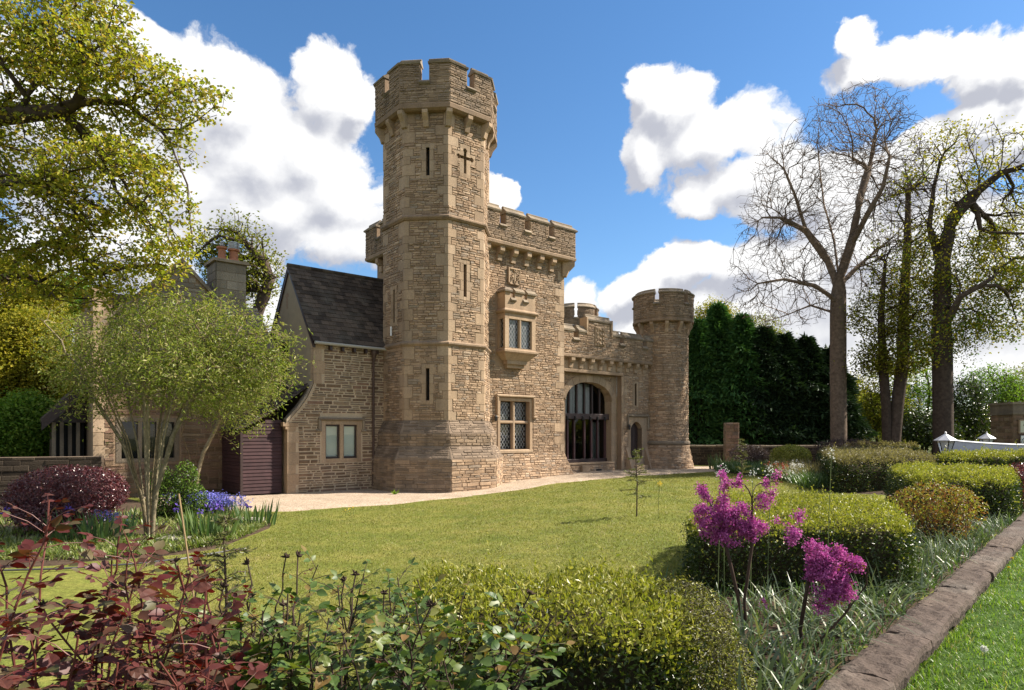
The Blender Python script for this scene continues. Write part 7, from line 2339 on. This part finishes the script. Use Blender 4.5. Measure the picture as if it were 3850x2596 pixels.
flowers('bluebell_patch', 'dense patch of violet blue bluebells at the foot of the small shrub tree', scatter([(-9.0, 16.9), (-7.3, 16.6), (-6.45, 15.9), (-7.2, 15.7), (-8.4, 16.1)], 620, 1), .34, .56, 'blue', 1, 13, .040, sig=.04, tall=.14)
flowers('bluebell_patch', 'small group of pale blue flowers before the purple bush', scatter([(-8.4, 12.7), (-7.4, 12.5), (-7.6, 12.9), (-8.3, 13.1)], 36, 2), .40, .55, 'blue', 2, 10, .03, tall=.1)
flowers('iris_flowers', 'violet iris flowers beside the lichened stems', [(-6.0, 13.5), (-6.25, 13.3), (-5.95, 13.1), (-6.55, 12.7), (-6.15, 12.9), (-8.6, 12.6), (-9.7, 12.5), (-5.6, 13.9)], .48, .66, 'violet', 3, 9, .075, sig=.035)
flowers('tulips', 'red and orange tulips in the far bed', scatter([(10.2, 26), (10.0, 24), (11.0, 24.5), (11.6, 27), (10.6, 27.6)], 26, 4), .35, .55, 'red_petal', 4, 6, .07, sig=.025)
flowers('white_flowers', 'white flowers among the leaves of the far bed', scatter([(10.0, 25.5), (9.7, 22.5), (10.6, 23), (11.6, 26.5)], 26, 5), .40, .65, 'white_petal', 5, 7, .06, sig=.04)
flowers('cow_parsley', 'white umbels rising behind the upper blossom', [(2.15, 6.6), (2.45, 6.7), (2.62, 6.7), (2.05, 6.5), (3.3, 6.85)], 1.25, 1.55, 'white_petal', 6, 26, .018, sig=.032)
flowers('yellow_flowers', 'yellow flowers on the lawn left of centre', [(-4.15, 16.3), (-4.05, 16.35), (-3.95, 16.25), (-4.1, 16.2)], .12, .2, 'yellow_petal', 7, 5, .035, sig=.03)


# =================================================================== magenta blossom trees
def redbud(label, base, stems, lumps, nb, seed):
    rng = np.random.default_rng(seed); th = Thing('judas_tree', label, 'shrub', base, 'W', 'magenta blossoming shrubs')
    tips, _ = in_lumps(lumps, 110, rng, .3)
    tr = [[base] + s for s in stems]
    PA, PR, DA = skeleton(tr, tips, rng, bf=.5, step=.05, wob=.12, first=.5, sag=-.12, limbs=12)
    wood_parts(th, tubes_from(PA, PR, .0028, .016, .55, (7, 4), .012), M['brown_stem'])
    # blossom sits along the twigs inside the lobes
    l = np.array(lumps); c = PA[rng.integers(len(PA), size=nb)] + rng.normal(size=(nb, 3)) * .012
    dd = np.min((((c[:, None] - l[None, :, :3]) / l[None, :, 3:6]) ** 2).sum(-1), 1)
    c = c[dd < rng.uniform(.6, 1.5, len(c))]
    P = np.repeat(c, 9, 0) + rng.normal(size=(len(c) * 9, 3)) * .017; n = len(P)
    D = unit(rng.normal(size=(n, 3))); Nn = unit(rng.normal(size=(n, 3)) + np.array([0, 0, .4]))
    th.part_mesh('blossom', leaf_mesh('blossom', P, D, Nn, rng.uniform(.014, .024, n), rng.uniform(.011, .018, n), M['magenta'], off=th.off), kind='stuff')
    k = rng.permutation(len(tips))[:46]; P = spread_leaves(tips[k], 4, .02, rng); n = len(P); D, Nn = rand_leaf_frames(n, rng)
    th.part_mesh('young_leaves', leaf_mesh('young_leaves', P, D, Nn, rng.uniform(.02, .04, n), rng.uniform(.015, .03, n), M['orange_leaf'], off=th.off), kind='stuff')


Yb = 5.7
redbud('upright shrub crowded with magenta blossom in front of the square hedge', (2.08, 5.75, .2), [[(2.00, 5.75, .6), (1.90, 5.72, 1.0), (1.80, 5.7, 1.3)], [(2.15, 5.78, .6), (2.3, 5.75, .95), (2.45, 5.7, 1.2)], [(2.05, 5.75, .6), (2.1, 5.7, 1.1), (2.1, 5.7, 1.5)]],
       pix_lumps([(1600, 1165, 16, 60), (1592, 1110, 6, 40), (1622, 1205, 20, 36), (1650, 1170, 22, 46), (1640, 1110, 7, 40), (1668, 1095, 7, 36), (1680, 1175, 18, 40), (1715, 1200, 34, 20), (1728, 1160, 12, 34), (1752, 1190, 16, 26), (1745, 1120, 7, 40), (1768, 1105, 5, 30), (1625, 1238, 16, 14), (1690, 1210, 40, 22), (1660, 1215, 40, 26)], Yb, .9), 2300, 51)
redbud('lower magenta blossoming shrub leaning towards the front wall', (2.35, 5.2, .2), [[(2.45, 5.15, .45), (2.6, 5.1, .65), (2.75, 5.05, .9)], [(2.4, 5.15, .4), (2.55, 5.0, .55), (2.7, 4.95, .7)], [(2.3, 5.2, .5), (2.3, 5.1, .8), (2.35, 5.1, 1.05)]],
       pix_lumps([(1850, 1265, 14, 36), (1870, 1290, 20, 36), (1905, 1270, 18, 26), (1932, 1290, 22, 26), (1900, 1320, 30, 26), (1880, 1355, 26, 26), (1915, 1350, 20, 24), (1850, 1315, 12, 30), (1800, 1215, 7, 32), (1815, 1180, 5, 20), (1862, 1385, 16, 16), (1728, 1385, 9, 16)], 5.0, .9), 2000, 52)


# =================================================================== roses in the foreground
def rose_leaf_mesh(name, rg, mat):
    ts = [0, .12, .30, .50, .70, .87, 1.0]; ws = [.03, .55, .95, 1.0, .74, .36, .0]
    vs = []; fs = []; cv = rg.uniform(.05, .22); fo = rg.uniform(.05, .22); tw = rg.uniform(-.15, .15)
    for k, (t, w) in enumerate(zip(ts, ws)):
        zz = -cv * t * t
        for s in (-1, 0, 1):
            vs.append((s * w * .33 + tw * t * t, t, zz + abs(s) * fo * w * .5 + (.015 * (-1) ** k * abs(s))))
    for k in range(6):
        a = k * 3; fs += [(a, a + 1, a + 4, a + 3), (a + 1, a + 2, a + 5, a + 4)]
    me = bpy.data.meshes.new(name); me.from_pydata(vs, [], fs); me.materials.append(mat)
    return me, np.array(vs), fs


def rose(label, stems, leafL, mat, seed, stem_mat, heads=0, nper=5, group=None, limit=300, gap=.05):
    """stems: list of point lists; compound leaves of five leaflets along each stem"""
    rg = random.Random(seed); b = stems[0][0]
    th = Thing('rose_bush', label, 'rose', b, 'W', group)
    meshes = [rose_leaf_mesh('leaf', rg, M[mat]) for _ in range(8)]
    sm = MB(); leaflets = []
    for st in stems:
        pts = [Vector(p) for p in st]
        # smooth the stem
        P = []
        for i in range(len(pts) - 1):
            for q in range(4): P.append(pts[i].lerp(pts[i + 1], q / 4) + Vector((rg.gauss(0, .006), rg.gauss(0, .006), 0)))
        P.append(pts[-1]); n = len(P)
        s1 = MB().tube(P, [.0065 * (1 - .6 * i / n) for i in range(n)], 6); th.part('stem', s1, M[stem_mat])
        ln = sum((b_ - a).length for a, b_ in zip(P, P[1:])); d = .15; ang = rg.uniform(0, 6)
        while d < ln:
            acc = 0
            for a, c in zip(P, P[1:]):
                l = (c - a).length
                if acc + l >= d: p = a.lerp(c, (d - acc) / l); tdir = (c - a).normalized(); break
                acc += l
            ang += 2.4 + rg.uniform(-.4, .4)
            side = tdir.cross(Vector((math.cos(ang), math.sin(ang), .2))).normalized()
            ax = (side + tdir * .5 + Vector((0, 0, rg.uniform(-.15, .25)))).normalized()
            pl = leafL * rg.uniform(1.4, 2.2); upv = (Vector((0, 0, 1)) - ax * ax.z).normalized(); sd = ax.cross(upv)
            sm.tube([p, p + ax * pl * .5 + upv * .008, p + ax * pl], [.0018, .0015, .001], 4)
            sc = leafL * rg.uniform(.75, 1.15) * (1 if d < ln - .12 else .6)
            spec = [(1.0, ax, 1.0)]
            for f, s in ((.92, 1), (.92, -1), (.5, 1), (.5, -1))[:nper - 1]: spec.append((f, (ax * .45 + sd * s).normalized(), .85))
            for f, dr, k in spec:
                dr = (dr + Vector((rg.gauss(0, .15), rg.gauss(0, .15), rg.gauss(-.12, .2)))).normalized(); nn = (upv + Vector((rg.gauss(0, .35), rg.gauss(0, .35), 0))).normalized()
                nn = (nn - dr * nn.dot(dr)).normalized(); xx = dr.cross(nn)
                leaflets.append((p + ax * pl * f, xx, dr, nn, sc * k))
            d += gap * rg.uniform(.7, 1.4)
        if heads and rg.random() < heads:
            hd = MB(); t = P[-1]
            for k in range(9):
                v = Vector((rg.gauss(0, .6), rg.gauss(0, .6), rg.uniform(-.2, 1))).normalized()
                hd.tube([t, t + v * .012, t + v * rg.uniform(.016, .028)], [.006, .005, .0015], 4)
            th.part('dead_flower', hd, M['dead_head'])
    th.part('leaf_stalks', sm, M[stem_mat], kind='stuff')
    vis = lambda L_: -L_[4] / max(.3, (L_[0] - Vector((0, 0, EYE))).length) * (1 if abs(L_[0].x / L_[0].y) < .80 and L_[0].z > .6 * 0 else .1)
    leaflets.sort(key=vis)
    VV = []; FF = []; CC = []; base = 0
    for i, (p, xx, dr, nn, sc) in enumerate(leaflets):
        me, vs, fs = meshes[rg.randrange(8)]; q = p - th.off
        if i < limit:
            o = bpy.data.objects.new('leaf', me); COL.objects.link(o); o.parent = th.e
            o.matrix_local = Matrix(((xx.x * sc, dr.x * sc, nn.x * sc, q.x), (xx.y * sc, dr.y * sc, nn.y * sc, q.y), (xx.z * sc, dr.z * sc, nn.z * sc, q.z), (0, 0, 0, 1)))
        else:
            B_ = np.array([[xx.x, xx.y, xx.z], [dr.x, dr.y, dr.z], [nn.x, nn.y, nn.z]]) * sc
            VV.append(vs @ B_ + np.array(q)); FF += [x + base for f in fs for x in f]; CC += [4] * len(fs); base += len(vs)
    if VV: th.part_mesh('small_leaves', mesh_arrays('small_leaves', np.concatenate(VV), FF, CC, [M[mat]], True), kind='stuff')
    return th


rr = random.Random(17)


def rose_stems(n, x0, x1, y0, y1, ztop, zvar, lean):
    out = []
    for i in range(n):
        x = x0 + (x1 - x0) * (i + rr.random()) / n; y = rr.uniform(y0, y1); z = ztop(x) + rr.uniform(-zvar, zvar * .6)
        lx = rr.gauss(0, lean); ly = rr.gauss(0, lean)
        out.append([(x - lx * .6, y - ly * .6, .12), (x - lx * .2, y - ly * .2, z * .45), (x + lx * .2, y + ly * .3, z * .8), (x + lx * .7, y + ly * .7, z)])
    return out


rose('tall rose bush with dark red young leaves in the lower left corner', rose_stems(30, -1.75, -.80, 1.65, 2.5, lambda x: 1.58 + (x + 1.2) * -.20, .24, .14), .062, 'rose_red', 81, 'rose_stem', .3, group='rose bushes in the foreground', gap=.045)
rose('lower rose bush with glossy green leaves left of the foreground hedge', rose_stems(46, -1.12, .0, 2.3, 3.1, lambda x: 1.29 - .10 * x, .18, .16), .066, 'rose_green', 82, 'brown_stem', .12, group='rose bushes in the foreground', gap=.042)
rose('thin tangled rose bush with bare dead flower stems behind the red one', rose_stems(11, -1.45, -.55, 2.5, 3.0, lambda x: 1.50, .18, .22), .030, 'rose_red', 83, 'brown_stem', 1.0, group='rose bushes in the foreground', gap=.16)
bud = Thing('rose_bud', 'single pink rosebud on the green rose bush', 'flower', (-.42, 2.75, .96))
bd = MB().lathe((-.42, 2.75), [(.004, .95), (.012, .965), (.014, .985), (.008, 1.005), (.002, 1.01)], 8); bud.part('petals', bd, M['pink_petal'], smooth=True)
bud.part('stem', MB().tube([(-.42, 2.75, .958), (-.425, 2.76, .80), (-.43, 2.78, .5)], .003, 5), M['green_stem'])


# =================================================================== saplings, cane, hose, paving stones
def sapling(label, x, y, h, seed, full=1.0, z=None):
    rg = random.Random(seed); z0 = float(gz(x, y)) if z is None else z
    th = Thing('cedar_sapling', label, 'sapling', (x, y, z0), 'W', 'thin cedar saplings')
    th.part('trunk', MB().tube([(x, y, z0 - .02), (x + .01, y, z0 + h * .5), (x + rg.uniform(-.03, .03), y, z0 + h * .85), (x + .06, y, z0 + h)], [.016, .012, .006, .003], 6), M['brown_stem'])
    rng = np.random.default_rng(seed); PP = []; DD = []
    br = MB()
    for k in range(int(44 * full)):
        f = rg.uniform(.22, 1.0); an = rg.uniform(0, 6.28); l = h * .26 * (1.12 - f) * rg.uniform(.6, 1.2) + .05; s = Vector((x, y, z0 + h * f)); e = s + Vector((math.cos(an) * l, math.sin(an) * l, l * rg.uniform(-.15, .35)))
        m = s.lerp(e, .5) + Vector((0, 0, .02)); br.tube([s, m, e], [.006, .005, .002], 3)
        for q in range(int(9 + l * 60)):
            t = rg.uniform(.15, 1); p = s.lerp(e, t); PP.append((p.x, p.y, p.z + .01)); DD.append((rg.gauss(0, 1) + math.cos(an), rg.gauss(0, 1) + math.sin(an), rg.gauss(.3, .6)))
    th.part('twigs', br, M['brown_stem'], kind='stuff')
    PP = np.array(PP); DD = np.array(DD); n = len(PP)
    th.part_mesh('needles', leaf_mesh('needles', PP, DD, rng.normal(size=(n, 3)) + np.array([0, 0, .6]), .055, .016, M['cedar'], off=th.off), kind='stuff')
    return th


M['cedar'] = leaf_mat('cedar_needles', [(0, (0.075, 0.090, 0.030)), (1, (0.17, 0.165, 0.062))], .3)
sapling('spindly cedar sapling standing alone in the middle of the lawn', 2.66, 13.9, 1.46, 1)
sapling('yellowish cedar sapling at the far edge of the lawn', 8.1, 23.0, 1.55, 2, 1.4)
sapling('dark thin cedar sapling rising behind the red rose bush', -2.42, 5.5, 1.45, 3, 1.0)
cn = Thing('bamboo_cane', 'thin pale bamboo cane stuck in the lawn behind the roses', 'cane', (-2.35, 4.9, 0))
cn.part('cane', MB().tube([(-2.27, 4.9, -.02), (-2.48, 4.85, 1.62)], .008, 6), M['cane'])
hs = Thing('garden_hose', 'thin grey garden hose lying along the edge of the left bed', 'hose', (-5.6, 10.8, 0))
hs.part('hose', MB().tube([(-4.75, 11.6, .025), (-5.0, 11.2, .03), (-5.4, 10.6, .025), (-6.0, 10.15, .03), (-6.8, 9.85, .025), (-7.6, 9.7, .03), (-9.0, 9.5, .025), (-11, 9.4, .03)], .016, 6), M['hose'])
for i, (x, y, l) in enumerate([(-6.35, 12.35, 'square grey paving slab between the iris clumps'), (-6.05, 15.0, 'grey paving slab beside the gravel end of the left bed')]):
    sl = Thing('paving_slab', l, 'slab', (x, y, .06), 'W', 'paving slabs in the left bed')
    b = MB(); b.prism([(x - .30, y - .22, .05), (x + .26, y - .26, .05), (x + .30, y + .22, .05), (x - .26, y + .26, .05)], (0, 0, .06)); sl.part('slab', b, M['paver'])
wd = clump('dandelion', 'small leafy weed growing at the foot of the tower wall', -3.95, 22.0, 14, .22, .06, 411, 'fresh', .06, 1.0, .4, False)
yf = Thing('yellow_flower', 'single yellow flower beside the lone sapling', 'flower', (3.05, 13.6, .28))
rng = np.random.default_rng(5); nn = 26
D, Nn = rand_leaf_frames(nn, rng, .8, 0); yf.part_mesh('petals', leaf_mesh('petals', np.tile([3.08, 13.6, 1.02], (nn, 1)) + rng.normal(size=(nn, 3)) * .018, D, Nn, .045, .02, M['yellow_petal'], off=yf.off), kind='stuff')
yf.part('stem', MB().tube([(3.05, 13.6, .26), (3.06, 13.6, .7), (3.08, 13.6, 1.0)], .005, 4), M['green_stem'])


# =================================================================== grass
def grass_blades(name, label, X, Y, Z, h, w, mat, seed, lean=.5, seg=2, bend=.4):
    rng = np.random.default_rng(seed); n = len(X); B = np.stack([X, Y, Z], -1); an = rng.uniform(0, 2 * math.pi, n)
    le = rng.uniform(.05, lean, n); D = np.stack([np.cos(an) * le, np.sin(an) * le, np.ones(n)], -1); S = np.stack([-np.sin(an), np.cos(an), np.zeros(n)], -1)
    o = link(name, blade_mesh(name, B, D, S, h * rng.uniform(.5, 1.25, n), w * rng.uniform(.7, 1.3, n), bend * rng.uniform(.1, 1.4, n), M[mat], seg)); o['kind'] = 'stuff'; o['label'] = label


rng = np.random.default_rng(90)
n = 85000
s_ = 2.2 + 15 * rng.random(n) ** 1.6 - 2.6; of = .24 + 5.5 * rng.random(n) ** 1.3
X = WA[0] + WD[0] * s_ + WN[0] * of; Y = WA[1] + WD[1] * s_ + WN[1] * of
k = (np.abs(X / np.maximum(Y, .2)) < .86) & (Y > 2.6)
X, Y, of = X[k], Y[k], of[k]
hh = .075 + .035 * np.sin(X * 3.1) * np.sin(Y * 2.7) + .05 * np.exp(-(of - .24) / .15)
grass_blades('verge_grass', 'long bright grass on the verge outside the front wall', X, Y, np.full(len(X), VZ) - .01 + .03 * np.sin(X * 2.1) * np.sin(Y * 1.7), hh, .0065, 'grass', 91, .7, 3, .6)


def in_poly(x, y, poly):
    P = np.array(poly); ins = np.zeros(len(x), dtype=bool); j = len(P) - 1
    for i in range(len(P)):
        c = ((P[i, 1] > y) != (P[j, 1] > y)) & (x < (P[j, 0] - P[i, 0]) * (y - P[i, 1]) / (P[j, 1] - P[i, 1] + 1e-12) + P[i, 0]); ins ^= c; j = i
    return ins


n = 420000
Y = 4.5 + 29 * rng.random(n) ** 1.7; X = Y * rng.uniform(-.62, .56, n)
k = ~in_poly(X, Y, GRAVEL) & ~in_poly(X, Y, BED_L) & ~in_poly(X, Y, BED_R) & ~in_poly(X, Y, BED_F) & inside(X, Y) & (X > -13) & (X < 13.5)
X, Y = X[k], Y[k]
grass_blades('mown_grass', 'short mown grass blades of the lawn', X, Y, gz(X, Y) + bumpz(X, Y) - .016, .030 + .0008 * Y, .0045 + .0009 * Y, 'mown', 92, 1.0, 1, .3)
# dandelions in the verge
for i, (x, y) in enumerate(sorted([(6.1, 8.0), (6.6, 8.6), (6.15, 7.3), (5.2, 5.9), (4.6, 5.1), (7.1, 9.4), (7.4, 9.0), (6.9, 8.1)], key=lambda q: q[1])):
    d = Thing('dandelion', ('farthest' if i == 7 else ORD[i]) + ' yellow dandelion along the verge grass', 'flower', (x, y, VZ), 'W', 'dandelions in the verge')
    nn = 40; r3 = np.random.default_rng(400 + i); an = r3.uniform(0, 6.283, nn); el = r3.uniform(.1, 1.2, nn)
    D = np.stack([np.cos(an) * np.cos(el), np.sin(an) * np.cos(el), np.sin(el)], -1)
    d.part_mesh('petals', leaf_mesh('petals', np.tile([x, y, VZ + .17], (nn, 1)), D, np.tile([0, 0, 1.0], (nn, 1)) + r3.normal(size=(nn, 3)) * .3, .024, .006, M['yellow_petal'], off=d.off), kind='stuff')
    d.part('stem', MB().tube([(x, y, VZ - .02), (x, y, VZ + .17)], .003, 4), M['green_stem'])
dc = Thing('dandelion_clock', 'white dandelion seed head in the verge grass near the wall', 'flower', (3.55, 4.9, VZ))
nn = 160; r3 = np.random.default_rng(9); D = unit(r3.normal(size=(nn, 3)))
dc.part_mesh('seed_head', leaf_mesh('seed_head', np.tile([3.55, 4.9, VZ + .20], (nn, 1)) + D * .008, D, r3.normal(size=(nn, 3)), .022, .006, M['white_petal'], off=dc.off), kind='stuff')
dc.part('stem', MB().tube([(3.55, 4.9, VZ - .02), (3.55, 4.9, VZ + .20)], .003, 4), M['green_stem'])
